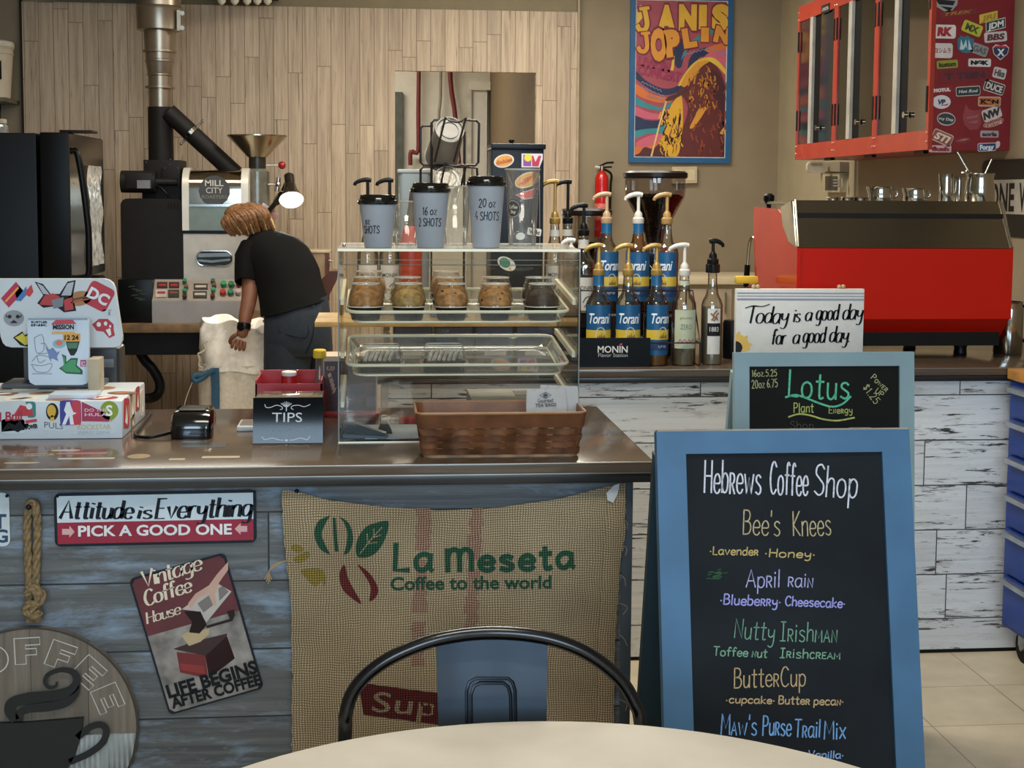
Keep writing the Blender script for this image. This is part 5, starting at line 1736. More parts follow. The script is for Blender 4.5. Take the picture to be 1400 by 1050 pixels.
for (x0, x1_, y0, y1, z0, z1_) in ((PX0, PX1, PY1 - eg, PY1 + .0005, PZ1 - eg, PZ1 + .0004), (PX0, PX1, PY0 - .0006, PY0 + eg, PZ0, PZ0 + .003)):
    mb.box(x0, x1_, y0, y1, z0, z1_)
obj('polished_edge', mb, M_edgeshine, pc, smooth=0)
M_greyedge = mat('grey_acrylic_edge', '7f857f', .25, var=.05)
mb = MB()
for x in (PX0, PX1 - eg):
    for y in (PY0 - .0004, PY1 - eg):
        mb.box(x, x + eg, y, y + eg, PZ0, PZ1 - T)
mb.box(PX0 + T, PX1, PY0 + .0002, PY0 + .0016, PZ1 - .024, PZ1 - .0228).box(PX0 + T, PX1, PY1 - .002, PY1 - .0005, PZ1 - .052, PZ1 - .050)
obj('corner_edge', mb, M_greyedge, pc, smooth=0)
for z0, z1_ in ((1.212, 1.238), (1.098, 1.120), (.992, 1.012)):
    for x in (PX0 + T, PX1 - T - .007):
        m0 = MB().loft([[Vector((xx, y, z + dz)) for xx, dz in ((x, 0), (x + .007, 0), (x + .007, .012), (x, .012))] for y, z in ((PY0 + .03, z0), (PY1 - .01, z1_))])
        obj('shelf_rail', m0, mat('milky_rail', 'fff6da', .35, var=.02), pc, smooth=0)
q = onY(470, 336, 3.1)
obj('top_knob', MB().ball((PX0 + .012, 3.08, PZ1 + .004), .004), M_chrome, pc)


def tray(zf, zb, lab, gr):
    """clear serving tray with a turned-up rim, tipped a little towards the front"""
    t_ = thing('serving_tray', lab, 'tray', (.18, 3.17, zf), None)
    x0, x1_, y0, y1 = PX0 + .016, PX1 - .018, PY0 + .012, PY1 - .014
    rr = []
    for e, dz in ((.022, 0), (.016, .002), (.008, .016), (.002, .026)):
        rr.append([Vector((u, v, zf + (zb - zf) * (v - y0) / (y1 - y0) + dz)) for u, v in rrect(x0 + e, x1_ - e, y0 + e, y1 - e, .03, 6)])
    obj('basin', MB().loft(rr, cap=False).faces(rr[0], [list(range(len(rr[0])))]), clear('clear_tray', (.9, .9, .86), gloss=.5, haze=.15), t_, smooth=60)  # pale veil stands in for bright bands reflected in the tray
    obj('rim', MB().tube(rr[3], .0036, 6, True), mat('painted_rim_shine', 'fff6da', .22, var=.03), t_, smooth=60)  # cream colour of rim and foot line paints reflected light
    obj('foot_line', MB().tube(rr[1], .0024, 6, True), mat('painted_rim_shine', 'fff6da', .22, var=.03), t_, smooth=60)
    return t_


tray(1.172, 1.200, 'clear tray of domed muffins on the upper level of the pastry case', 0)
tray(1.058, 1.090, 'clear tray with two boxed cake slices on the lower level of the pastry case', 0)


def zt1(y, zf=1.172, zb=1.200):
    return zf + (zb - zf) * (y - PY0 - .012) / (PY1 - PY0 - .026) + .0004


# muffins in domed packs
M_dome = clear('clear_dome', (.98, .98, .97), gloss=.2, haze=.012, fres=.45)
MUF = {}


def muffin(kind, col, spots):
    r = thing('packed_muffin', 'x', 'muffin', (0, 0, 0), 'muffins in clear domed packs on the upper tray')
    obj('black_base', MB().lathe([(.028, 0), (.0305, .003), (.0335, .022), (.034, .027), (.0395, .029), (.0395, .031), (.033, .031)], seg=28), M_bplast, r)
    mb = MB()
    prof = [(.024, .008), (.030, .024), (.0345, .033), (.0362, .041), (.0330, .051), (.026, .059), (.014, .066), (.0, .068)]
    mb.lathe(prof, seg=28)
    rnd = random.Random(hash(kind) % 1000 if 0 else len(kind))
    for v in mb.bm.verts:
        if v.co.z > .03:
            k = 1 + .05 * math.sin(v.co.x * 300 + len(kind)) * math.cos(v.co.y * 260) + rnd.uniform(-.025, .025)
            v.co.x *= k
            v.co.y *= k
            v.co.z += rnd.uniform(-.0012, .0012)
    mo = obj('muffin', mb, mat('muffin_' + kind, col, .8, var=.22, nscale=90, bump=.8), r, smooth=60)
    if spots:
        sb = MB()
        for k in range(spots):
            a, zz = rnd.uniform(0, 6.28), rnd.uniform(.044, .062)
            rr = .0335 - (zz - .043) * .75
            sb.ball((rr * math.cos(a), rr * math.sin(a), zz), .0042, 8, 1, 1, .8)
        obj('fruit_chunk', sb, mat('dark_fruit_chunk', '2c1c16', .6), mo)
    dm = obj('dome', MB().lathe([(.040, .029), (.040, .033), (.0388, .037), (.0378, .046), (.0355, .056), (.0318, .066), (.0298, .072), (.0288, .077), (.0265, .078), (.025, .0768), (.0, .0765)], seg=32, cap=False), M_dome, r, smooth=60)
    mb = MB().tube(oval3 if 0 else [(.029 * math.cos(R(a)), .029 * math.sin(R(a)), .079) for a in range(0, 360, 12)], .0014, 6, True).tube([(.0398 * math.cos(R(a)), .0398 * math.sin(R(a)), .0305) for a in range(0, 360, 12)], .0012, 6, True)
    obj('dome_ring', mb, mat('painted_rim_glint', 'efe9da', .2), dm, smooth=60)  # whitish rings paint the highlights on the clear dome
    return r


KIND = [('plain', 'c28a4e', 0), ('olive', 'bd9856', 0), ('berry', 'c58f55', 9), ('choc_chip', 'cd9558', 12), ('chocolate', '44302a', 0)]
names = ['brown', 'golden brown', 'berry-studded brown', 'spotted tan', 'dark chocolate']
rows = [(3.062, [500, 558.5, 617, 677, 741.5], 'front'), (3.155, [502, 557, 615, 678, 736], 'second'), (3.248, [505, 610], 'rear')]
for ri, (yy, xs_, rn) in enumerate(rows):
    for i, px in enumerate(xs_):
        k = KIND[i if ri < 2 else (0, 2)[i]]
        q = onY(px, 400, yy)
        if k[0] not in MUF:
            r = muffin(*k)
            MUF[k[0]] = r
            r.location = (q.x, yy, zt1(yy))
        else:
            r = dup(MUF[k[0]], (q.x, yy, zt1(yy)))
        r.rotation_euler.z = random.uniform(0, 6)
        pos = ('leftmost', 'second from left', 'middle', 'second from right', 'rightmost')[i] if ri < 2 else ('left', 'right')[i]
        r['label'] = '%s muffin in a clear dome, %s of the %s row' % (names[KIND.index(k)], pos, rn)
        r['group'] = 'muffins in clear domed packs on the upper tray'


def zt2(y):
    return zt1(y, 1.058, 1.090)


# two cake slices in clear boxes
def cakebox(lab):
    r = thing('boxed_cake_slice', lab, 'cake', (0, 0, 0), 'boxed cake slices on the lower tray')
    obj('cake', MB().box(-.043, .043, -.03, .03, .002, .027, .003), mat('dark_cake', '4a3828', .75, var=.25, nscale=60), r)
    mb = MB()
    for k in range(6):
        x = -.026 + k * .0105
        mb.tube([(x - .008, -.022, .027), (x - .002, -.008, .041), (x + .004, .008, .043), (x + .008, .02, .027)], .0042, 8, smooth=4)
    obj('swirled_icing', mb, mat('grey_cream_icing', 'bdb4a4', .6, var=.25, nscale=50), r)
    ri = [[Vector((u, v, z)) for u, v in rrect(-.05 + e, .05 - e, -.038 + e, .038 - e, .008, 4)] for e, z in ((.004, 0), (.001, .02), (0, .0225), (.003, .030), (.008, .058), (.012, .061))]
    obj('clear_lid', MB().loft(ri, cap=True), M_dome, r, smooth=40)
    obj('lid_seam', MB().tube(ri[2], .0018, 6, True).tube(ri[5], .0009, 6, True), mat('painted_rim_glint', 'efe9da', .2), r, smooth=60)  # whitish lines paint highlights along the clear lid's edges
    return r


cbx = cakebox('boxed dark cake slice with swirled icing at the left of the lower tray')
yy = 3.075
cbx.location = (onY(520, 500, yy).x, yy, zt2(yy - .035))
c2 = dup(cbx, (onY(607, 500, yy).x, yy, zt2(yy - .035)), 'boxed dark cake slice with swirled icing right of the other on the lower tray')
# papers, box and clips at the bottom of the case
zf = PZ0 + T + .0002
o = obj('paper_sheet', MB().box(-.02, .10, 3.02, 3.20, zf, zf + .0012), mat('pale_blue_paper', 'b6c4d2', .7), None, smooth=0)
tag(o, 'pale blue-white paper sheet lying on the floor of the pastry case', 'paper')
gb = thing('stapler', 'slim grey stapler lying at the left on the floor of the pastry case', 'stapler', (-.03, 3.06, zf))
fS = Frame((-.065, 3.05, zf), (1, -.25, 0), (0, 0, 1))
obj('base', MB().prism(fS, [(0, 0), (.095, 0), (.095, .006), (0, .008)], -.012, .012), mat('grey_blue_steel', '6c7b84', .35, .3), gb)
obj('arm', MB().prism(fS, [(.0, .012), (.0, .032), (.03, .03), (.092, .012), (.092, .0065), (.012, .0085)], -.010, .010), mat('slate_arm', '4a565e', .35, .3), gb)
bcp = thing('binder_clip', 'dark binder clip standing on the paper in the pastry case', 'clip', (.02, 3.09, zf + .0015))
obj('jaw', MB().prism(Frame((.005, 3.09, zf + .0014)), [(0, 0), (.034, 0), (.024, .022), (.010, .022)], -.014, .014), mat('dark_clip', '35322e', .4, .5), bcp)
obj('wire_loop', MB().tube([(.014, 3.09, zf + .022), (.013, 3.09, zf + .036), (.022, 3.09, zf + .040), (.03, 3.09, zf + .036), (.029, 3.09, zf + .022)], .0012, 6, smooth=3), M_satin, bcp)
a, b = onY(650, 560, 3.22), onY(724, 535, 3.27)
wc_ = thing('white_carton', 'flat white carton with a dark printed patch inside the pastry case behind the basket', 'box', (.30, 3.2, zf))
ztw = 1.0
obj('carton', MB().box(.212, .40, 3.07, 3.25, zf, ztw, .0015), mat('white_card', 'c2c1b8', .6), wc_, smooth=0)
obj('printed_patch', MB().box(.315, .365, 3.13, 3.21, ztw, ztw + .0008), mat('grey_patch', '4c4a47', .5), wc_, smooth=0)

# ================================================================ paper cups on the case
M_paper = mat('grey_white_paper_cup', '9da2aa', .6, var=.02)
ZT = PZ1 + .0005


def cone(cx, cy, rb, rt, h):
    def fn(u, v, d):
        r = rb + (rt - rb) * v / h + d
        a = u / rt - math.pi / 2
        return Vector((cx + r * math.cos(a), cy + r * math.sin(a), ZT + v))
    return fn


def papercup(px, y, ytop_px, rt, lab, lines, rotu):
    q = onY(px, 330, y)
    h = onY(px, ytop_px, y).z - ZT - .004
    rb = rt * .73
    t_ = thing('paper_cup', lab, 'cup', (q.x, y, ZT), 'paper cups with black lids on the pastry case')
    c_ = (q.x, y, ZT)
    hb = h - .013
    obj('cup', MB().lathe([(rb - .001, 0), (rb, .001), (rt, hb), (rt + .0015, hb + .001), (rt - .001, hb + .001), (rb - .002, .003), (0, .003)], c_, 48, cap=False), M_paper, t_, smooth=40)
    obj('lid', MB().lathe([(rt + .002, hb - .004), (rt + .0035, hb - .002), (rt + .0035, hb + .005), (rt + .0005, hb + .006), (rt - .002, hb + .0155), (rt - .004, hb + .017), (rt - .006, hb + .013), (0, hb + .012)], c_, 48), M_bgloss, t_, smooth=40)
    fn = cone(q.x, y, rb, rt, hb)
    mb = MB()
    for tx, v, hh, u in lines:
        mb.stroke(Frame((0, 0, 0)), tx, u + rotu, v * hb, hh, .0021, 'C', .0005, shear=.1, jitter=.04, fn=fn, sx=.76)
    obj('pen_marks', mb, paint('24262c'), t_, smooth=0)
    return t_


papercup(517, 3.07, 266, .0400, 'shortest paper cup with black lid, leftmost on the pastry case', [('oz', .52, .014, 0), ('SHOTS', .32, .0155, .008)], -.028)
papercup(588.5, 3.07, 250, .0400, 'middle-height paper cup with black lid, in the centre of the three on the pastry case', [('16 oz', .58, .0165, 0), ('2 SHOTS', .38, .0165, 0)], -.004)
papercup(664.5, 3.07, 241, .0400, 'tallest paper cup with black lid, rightmost of three on the pastry case', [('20 oz', .64, .0175, 0), ('4 SHOTS', .44, .0175, 0)], -.001)


def clearcup(px, y, ytop_px, rt, rb, lab, n=1):
    q = onY(px, 320, y)
    h = onY(px, ytop_px, y).z - ZT
    t_ = thing('clear_cup', lab, 'cup', (q.x, y, ZT))
    c_ = (q.x, y, ZT)
    obj('wall', MB().lathe([(0, .001), (rb, 0), (rb + .0008, .003), (rt, h - .004), (rt + .002, h - .002), (rt + .002, h), (rt - .0005, h)], c_, 40, cap=False), M_clearp, t_, smooth=50)
    mb = MB().tube([(q.x + (rt + .001) * math.cos(R(a)), y + (rt + .001) * math.sin(R(a)), ZT + h - .001) for a in range(0, 360, 10)], .0016, 6, True)
    obj('rolled_rim', mb, mat('milky_plastic_rim', 'b9b6ab', .25), t_, smooth=60)
    return t_, q.x, h


t_, X_, h_ = clearcup(622, 3.22, 254, .036, .027, 'clear plastic cup between the middle and tallest paper cups')
t_, X_, h_ = clearcup(714, 3.20, 231, .0385, .030, 'tall clear plastic cup with a round dark emblem, right of the tallest paper cup')
fn = (lambda X0: (lambda u, v, d: (lambda r, a: Vector((X0 + r * math.cos(a), 3.20 + r * math.sin(a), ZT + v)))(.030 + .0085 * v / h_ + d, u / .036 - math.pi / 2)))(X_)
mb = MB()
vc = h_ * .48
uo = -.028
mb.poly(Frame((0, 0, 0)), oval(uo, vc, .021, .021, 28), .0006, fn=fn)
obj('emblem', mb, paint('2a2a2c'), t_, smooth=0)
mb = MB()
mb.ribbon(Frame((0, 0, 0)), oval(uo, vc, .0185, .0185, 28), .0010, .0011, closed=True, fn=fn)
mb.stroke(Frame((0, 0, 0)), 'Coffee', uo, vc + .001, .0075, .0012, 'C', .0011, shear=.2, fn=fn, sx=.8)
mb.stroke(Frame((0, 0, 0)), 'Shop', uo, vc - .0095, .0065, .0011, 'C', .0011, shear=.2, fn=fn, sx=.8)
obj('emblem_lettering', mb, paint('c9c6bd'), t_, smooth=0)
clearcup(556, 3.22, 275, .034, .026, 'clear plastic cup between the shortest and middle paper cups')

# ================================================================ wicker basket and tea bags
M_wick = mat('chestnut_splint', '6b4128', .55, var=.22, nscale=35, bump=.3)
bk_ = thing('wicker_basket', 'long low brown woven splint basket in front of the pastry case', 'basket', (.25, 2.86, ZC))
zr = 1.016


def brect(k, off=0.0):
    x0, x1_ = .098 + (.083 - .098) * k - off, .412 + (.420 - .412) * k + off
    y0, y1 = 2.822 + (2.775 - 2.822) * k - off, 2.905 + (2.940 - 2.905) * k + off
    return rrect(x0, x1_, y0, y1, .018, 6)


def dens(P, step=.006):
    out = []
    n = len(P)
    for i in range(n):
        a, b = Vector(P[i]), Vector(P[(i + 1) % n])
        m = max(1, int((b - a).length / step))
        for j in range(m):
            out.append(a + (b - a) * j / m)
    return out


rows_b = 4
for rw in range(rows_b):
    k0, k1 = .06 + rw * .152, .06 + (rw + 1) * .152 - .012
    rings = []
    for kk, e in ((k0, -.0005), (k0, .0012), (k1, .0012), (k1, -.0005)):
        P = dens(brect(kk, e))
        s_ = 0
        ring = []
        for i, p in enumerate(P):
            s_ += (p - P[i - 1]).length if i else 0
            w = .0022 * math.tanh(2.5 * math.sin(s_ / .0335 * math.pi + rw * math.pi))
            c0 = Vector((.255, 2.86))
            d_ = (p - c0)
            nrm = Vector((d_.x / .16 ** 3 * abs(d_.x) * 0 + (1 if d_.x > .13 else (-1 if d_.x < -.13 else 0)), (1 if d_.y > .02 else (-1 if d_.y < -.02 else 0))))
            nrm = nrm.normalized() if nrm.length else Vector((0, 0))
            p2 = p + nrm * w
            ring.append(Vector((p2.x, p2.y, ZC + (zr - ZC) * kk)))
        rings.append(ring)
    n_ = min(len(r) for r in rings)
    rings = [[r[int(i * len(r) / n_)] for i in range(n_)] for r in rings]
    obj('weaver', MB().loft(rings, cap=False), mat('chestnut_splint_%d' % (rw % 2), ('6b4128', '744a2e')[rw % 2], .5, var=.25, nscale=28, bump=.3), bk_, smooth=40)
mb = MB()
for fr_pos in range(2):
    pass
for i in range(10):
    for fy in (0, 1):
        x = .115 + i * .0313
        lo, hi = (2.826, 2.778) if fy == 0 else (2.901, 2.937)
        mb.loft([[Vector((x - .010, lo, ZC + .002)), Vector((x + .010, lo, ZC + .002)), Vector((x + .010, lo + .0015, ZC + .002)), Vector((x - .010, lo + .0015, ZC + .002))],
                 [Vector((x - .010 + (x - .255) * .03, hi, zr - .004)), Vector((x + .010 + (x - .255) * .03, hi, zr - .004)), Vector((x + .010 + (x - .255) * .03, hi + .0015, zr - .004)), Vector((x - .010 + (x - .255) * .03, hi + .0015, zr - .004))]])
obj('upright_stakes', mb, mat('tan_splint', '7c5232', .5, var=.2, nscale=30), bk_)
r0 = [[Vector((p[0], p[1], ZC + (zr - ZC) * k)) for p in brect(k, e)] for k, e in ((.675, .0005), (.675, .0030), (1.0, .0030), (1.0, -.0025), (.70, -.0025))]
obj('rim_band', MB().loft(r0, cap=False), mat('chestnut_rim', '70452a', .45, var=.14, nscale=24, bump=.2), bk_, smooth=40)
obj('rim_edge', MB().tube([Vector((p[0], p[1], zr)) for p in brect(1.0, .0008)], .0030, 8, True), mat('tan_rim_edge', '8d6440', .5), bk_, smooth=60)
obj('bottom', MB().prism(Frame((0, 0, ZC), (1, 0, 0), (0, 1, 0)), brect(.0), 0.0, .006), mat('pale_splint_bottom', '9c7a55', .6), bk_)
M_pouch = mat('white_paper_pouch', 'b2b0ad', .6, var=.03)
for i, (px, rot, lab, yo) in enumerate(((750, 5, 'white tea bag packet with a dark diamond mark, frontmost in the basket', -.004), (762, -6, 'white tea bag packet behind the marked packet in the basket', .022))):
    q = onY(px, 565, 2.86 + yo)
    fP = Frame((q.x, 2.862 + yo, ZC + .0075), (1, 0, 0), (0, .12, 1)).rot(rot * .4)
    tp_ = thing('tea_packet', lab, 'packet', (q.x, 2.862 + yo, ZC + .0075), 'tea bag packets in the basket')
    w2, hh = .042, onY(px, 530 - yo * 60, 2.87).z - ZC - .008
    n = 10
    vs, fs = [], []
    for j in range(n + 1):
        for ii in range(n + 1):
            u, v = -w2 + 2 * w2 * ii / n, hh * j / n
            puff = .007 * math.sin(math.pi * ii / n) * math.sin(math.pi * j / n) + .0012 * math.sin(ii * 2.1 + j * 1.3)
            uu = u * (1 - .08 * (j / n) ** 6)
            vs += [fP.p(uu, v, puff), fP.p(uu, v, -puff)]
    for j in range(n):
        for ii in range(n):
            a = 2 * (j * (n + 1) + ii)
            b_ = a + 2 * (n + 1)
            fs += [(a, a + 2, b_ + 2, b_), (a + 1, b_ + 1, b_ + 3, a + 3)]
    obj('pouch', MB().faces(vs, fs), M_pouch, tp_, smooth=70)
    if i == 0:
        mb = MB()
        fQ = Frame(fP.p(0, 0, .0088), fP.ux, fP.uy)
        vq = hh * .89
        mb.ribbon(fQ, [(-.014, vq), (-.002, vq + .006), (.010, vq), (-.002, vq - .006)], .0016, .0004, closed=True)
        mb.poly(fQ, [(-.008, vq), (-.002, vq + .004), (.004, vq), (-.002, vq - .004)], .0004)
        mb.stroke(fQ, 'Gourmet', -.002, hh * .775, .0075, .0010, 'C', .0004, sx=.9)
        mb.type(fQ, 'TEA BAGS', -.002, hh * .705, .0068, 'C', .02, d=.0004)
        obj('print', mb, paint('33353c'), tp_, smooth=0)
# ================================================================ things on the back service counter
ZB = .9201


# ---- espresso machine
M_ered = mat('glossy_red_enamel', 'b81404', .2, var=.03, nscale=3, coat=.15, spec=.35)
M_mirror = mat('mirror_steel', '8a857a', .2, 1.0, var=.03, nscale=2)
em = thing('espresso_machine', 'wide glossy red espresso machine with a slanted steel upper panel, on the back counter', 'espresso machine', (1.72, 4.72, ZB))
ex0, ex1 = 1.352, 2.074
yb = 4.45
prof_mid = [(yb, 1.2825), (yb, 1.053), (yb + .035, 1.035), (yb + .045, .968)]
obj('back_panel', MB().loft([[Vector((x, y + dy, z)) for y, z, dy in ((yb, 1.2825, 0), (yb, 1.053, 0), (yb + .012, 1.053, 0), (yb + .012, 1.2825, 0))] for x in (ex0, ex1)]).box(ex0 + .006, ex0 + .012, yb - .004, yb, 1.055, 1.2825), M_ered, em, smooth=0)
obj('lower_panel', MB().loft([[Vector((x + (0 if i_ else 0), y, z)) for y, z in ((yb + .002, 1.052), (yb + .11, .957), (yb + .122, .957), (yb + .014, 1.052))] for i_, x in enumerate((ex0 + .01, ex1 - .004))]), mat('glossy_red_enamel', 'c81a06', .16), em, smooth=0)
obj('upper_panel', MB().loft([[Vector((x0 + dx_, y, z)) for y, z, dx_ in ((yb + .006, 1.284, 0), (yb + .085, 1.436, s_ * .012), (yb + .093, 1.430, s_ * .012), (yb + .016, 1.282, 0))] for x0, s_ in ((ex0 + .002, 1), (ex1 - .004, -1))]), M_mirror, em, smooth=0)
for x0, s_ in ((ex0, 1), (ex1, -1)):
    obj('panel_edge', MB().tube([(x0 + s_ * .004, yb + .004, 1.285), (x0 + s_ * .014, yb + .083, 1.436)], .0055, 8), M_chrome, em)
for nm, x0 in (('left_cheek', ex0 + .002), ('right_cheek', ex1 - .010)):
    ye = 4.99
    P = [(yb + .004, 1.283), (yb + .004, 1.053), (yb + .11, .957), (ye - .10, .957), (ye - .06, 1.06), (ye - .03, 1.16), (ye + .01, 1.38), (ye + .005, 1.405), (ye - .02, 1.41), (yb + .25, 1.405), (yb + .13, 1.37)]
    obj(nm, MB().prism(Frame((x0, 0, 0), (0, 1, 0)), P, 0, .008) if 0 else MB().prism(Frame((x0 + .008, 0, 0), (0, 1, 0)), P, -.008, 0), M_ered, em, smooth=0)
    cp = [(yb + .008, 1.284), (yb + .10, 1.30), (yb + .17, 1.35), (yb + .20, 1.41), (yb + .088, 1.434)]
    obj('chrome_gusset', MB().prism(Frame((x0 + .010, 0, 0), (0, 1, 0)), cp, -.012, .0), mat('bright_chrome', 'd0ccc2', .12, 1.0, var=.05), em, smooth=0)
obj('inner_body', MB().box(ex0 + .012, ex1 - .012, yb + .055, 4.93, .96, 1.395), mat('dark_machine_body', '191715', .5), em, smooth=0)
obj('cup_tray', MB().box(ex0 + .02, ex1 - .02, yb + .09, 4.98, 1.420, 1.430, .002), M_satin, em)
for gx in (1.52, 1.86):
    g_ = obj('group_head', MB().cyl((gx, 4.97, 1.22), (gx, 4.97, 1.30), .038).cyl((gx, 4.97, 1.18), (gx, 4.97, 1.22), .034), M_chrome, em)
    obj('portafilter', MB().cyl((gx, 4.97, 1.155), (gx, 4.97, 1.18), .035).cyl((gx, 5.0, 1.167), (gx, 5.14, 1.155), .012, .015), M_bplast, g_)
obj('drip_tray', MB().box(ex0 + .03, ex1 - .03, 4.80, 4.99 - .1, .967, .985).box(ex0 + .03, ex1 - .03, 4.88, 5.05, 1.0, 1.012), M_satin, em)
q = onY(1071, 277, 4.90)
kb = obj('steam_knob', MB().lathe([(.008, 0), (.008, .012), (.014, .02), (.019, .03), (.019, .045), (.012, .052), (0, .053)], (ex0 + .03, 4.90, 1.405), 20), M_bplast, em)
obj('steam_wand', MB().tube([(ex0 + .012, 4.99, 1.30), (ex0 - .004, 5.02, 1.28), (ex0 - .01, 5.03, 1.10), (ex0 - .004, 5.03, 1.03)], .006, 8, smooth=4), M_chrome, em)
obj('wand_grip', MB().tube([(ex0 - .008, 5.028, 1.20), (ex0 - .0105, 5.032, 1.12)], .0105, 10), M_bplast, em)
for fx, fy in ((ex0 + .1, yb + .16), (ex1 - .1, yb + .16), (ex0 + .10, 4.86), (ex1 - .18, 4.86)):
    obj('foot', MB().lathe([(.021, 0), (.023, .004), (.020, .018), (.024, .034), (.027, .0365)], (fx, fy, ZB), 18), M_bplast, em)

# ---- cups and pitchers on the machine
M_pitch = mat('pitcher_steel', 'b0aca2', .13, 1.0, var=.04)
ZM = 1.4305


def pitcher(px, y, r, h, lab, handle=True, spout=True, cat='pitcher', name='milk_pitcher'):
    q = onY(px, 270, y)
    c_ = (q.x, y, ZM)
    t_ = thing(name, lab, cat, c_, 'steel jugs on the espresso machine')
    mb = MB().lathe([(0, .001), (r * .95, 0), (r, .004), (r * .97, h * .5), (r * .88, h * .85), (r * .93, h), (r * .90, h), (r * .85, h * .85), (r * .92, h * .5), (r * .93, .006), (0, .005)], c_, 28, cap=False)
    if spout:
        for v in mb.bm.verts:
            if v.co.z > ZM + h * .8 and v.co.x < q.x - r * .6:
                v.co.x -= r * .22
    obj('body', mb, M_pitch, t_, smooth=50)
    if handle:
        obj('handle', MB().tube([(q.x + r * .85, y, ZM + h * .82), (q.x + r * 1.35, y, ZM + h * .78), (q.x + r * 1.4, y, ZM + h * .4), (q.x + r * .92, y, ZM + h * .22)], r * .09, 8, smooth=5), M_pitch, t_, smooth=60)
    return t_, q


pitcher(1203, 4.68, .042, .052, 'wider low steel milk pitcher, left of the pair on the espresso machine')
pitcher(1250, 4.68, .038, .048, 'low steel milk pitcher, right of the pair on the espresso machine')
pitcher(1293, 4.70, .024, .098, 'tall narrow steel jug on the espresso machine, left of the steel bucket', spout=True)
pitcher(1311, 4.86, .021, .09, 'tall steel jug on the espresso machine behind the narrow jug', handle=False)
t_, q = pitcher(1339, 4.69, .051, .098, 'steel tool bucket with long-handled spoons on the espresso machine', handle=False, spout=False, cat='bucket', name='tool_bucket')
obj('rolled_rim', MB().tube([(q.x + .0475 * math.cos(R(a)), 4.69 + .0475 * math.sin(R(a)), ZM + .098) for a in range(0, 360, 15)], .002, 6, True), M_pitch, t_, smooth=60)
for i, (tx_, ty_, lab) in enumerate(((1309, 208, 'bar spoon leaning left in the steel bucket on the espresso machine'), (1356, 218, 'bar spoon leaning right in the steel bucket on the espresso machine'))):
    p1 = onY(tx_, ty_, 4.72)
    sp_ = thing('bar_spoon', lab, 'spoon', (q.x, 4.69, ZM + .01), 'spoons in the steel bucket')
    b_ = Vector((q.x + (.02 if i == 0 else -.02), 4.69, ZM + .012))
    obj('handle', MB().tube([b_, p1], .0020, 6), M_pitch, sp_)
    obj('bowl', MB().ball(b_, .009, 10, 1, 1, .5), M_pitch, sp_)
q2 = onY(1322, 231, 4.69)
o_ = thing('jar_lid', 'small steel knobbed lid resting on the steel bucket', 'lid', (q2.x, 4.69, ZM + .0985))
obj('dome', MB().lathe([(.02, 0), (.018, .004), (.006, .007), (.005, .010), (0, .0105)], (q2.x, 4.69, ZM + .1005), 20), M_pitch, o_)
for i, px in enumerate((1140, 1160, 1178)):
    q = onY(px, 270, 4.62)
    t_ = thing('steel_basket_tin', ('leftmost', 'middle', 'rightmost')[i] + ' of three shallow steel tins at the left of the espresso machine top', 'tin', (q.x, 4.62, ZM), 'shallow steel tins on the espresso machine')
    obj('shell', MB().lathe([(0, .001), (.022, 0), (.023, .014), (.025, .016), (.0225, .016), (.021, .004), (0, .004)], (q.x, 4.62, ZM), 24, cap=False), M_pitch, t_, smooth=40)

# ---- big steel jug at the far right, a cleaning brush and a yellow sponge at the left
q = onY(1396, 470, 4.62)
t_ = thing('steel_jug', 'tall steel jug at the right end of the back counter beside the espresso machine', 'jug', (2.145, 4.62, ZB))
obj('body', MB().lathe([(0, .001), (.046, 0), (.048, .004), (.048, .15), (.044, .172), (.047, .178), (.043, .178), (.040, .16), (0, .158)], (2.145, 4.62, ZB), 32, cap=False), M_pitch, t_, smooth=40)
obj('handle', MB().tube([(2.19, 4.62, ZB + .16), (2.225, 4.62, ZB + .155), (2.225, 4.62, ZB + .06), (2.19, 4.62, ZB + .04)], .006, 8, smooth=4), M_bplast, t_)

# ---- grinders


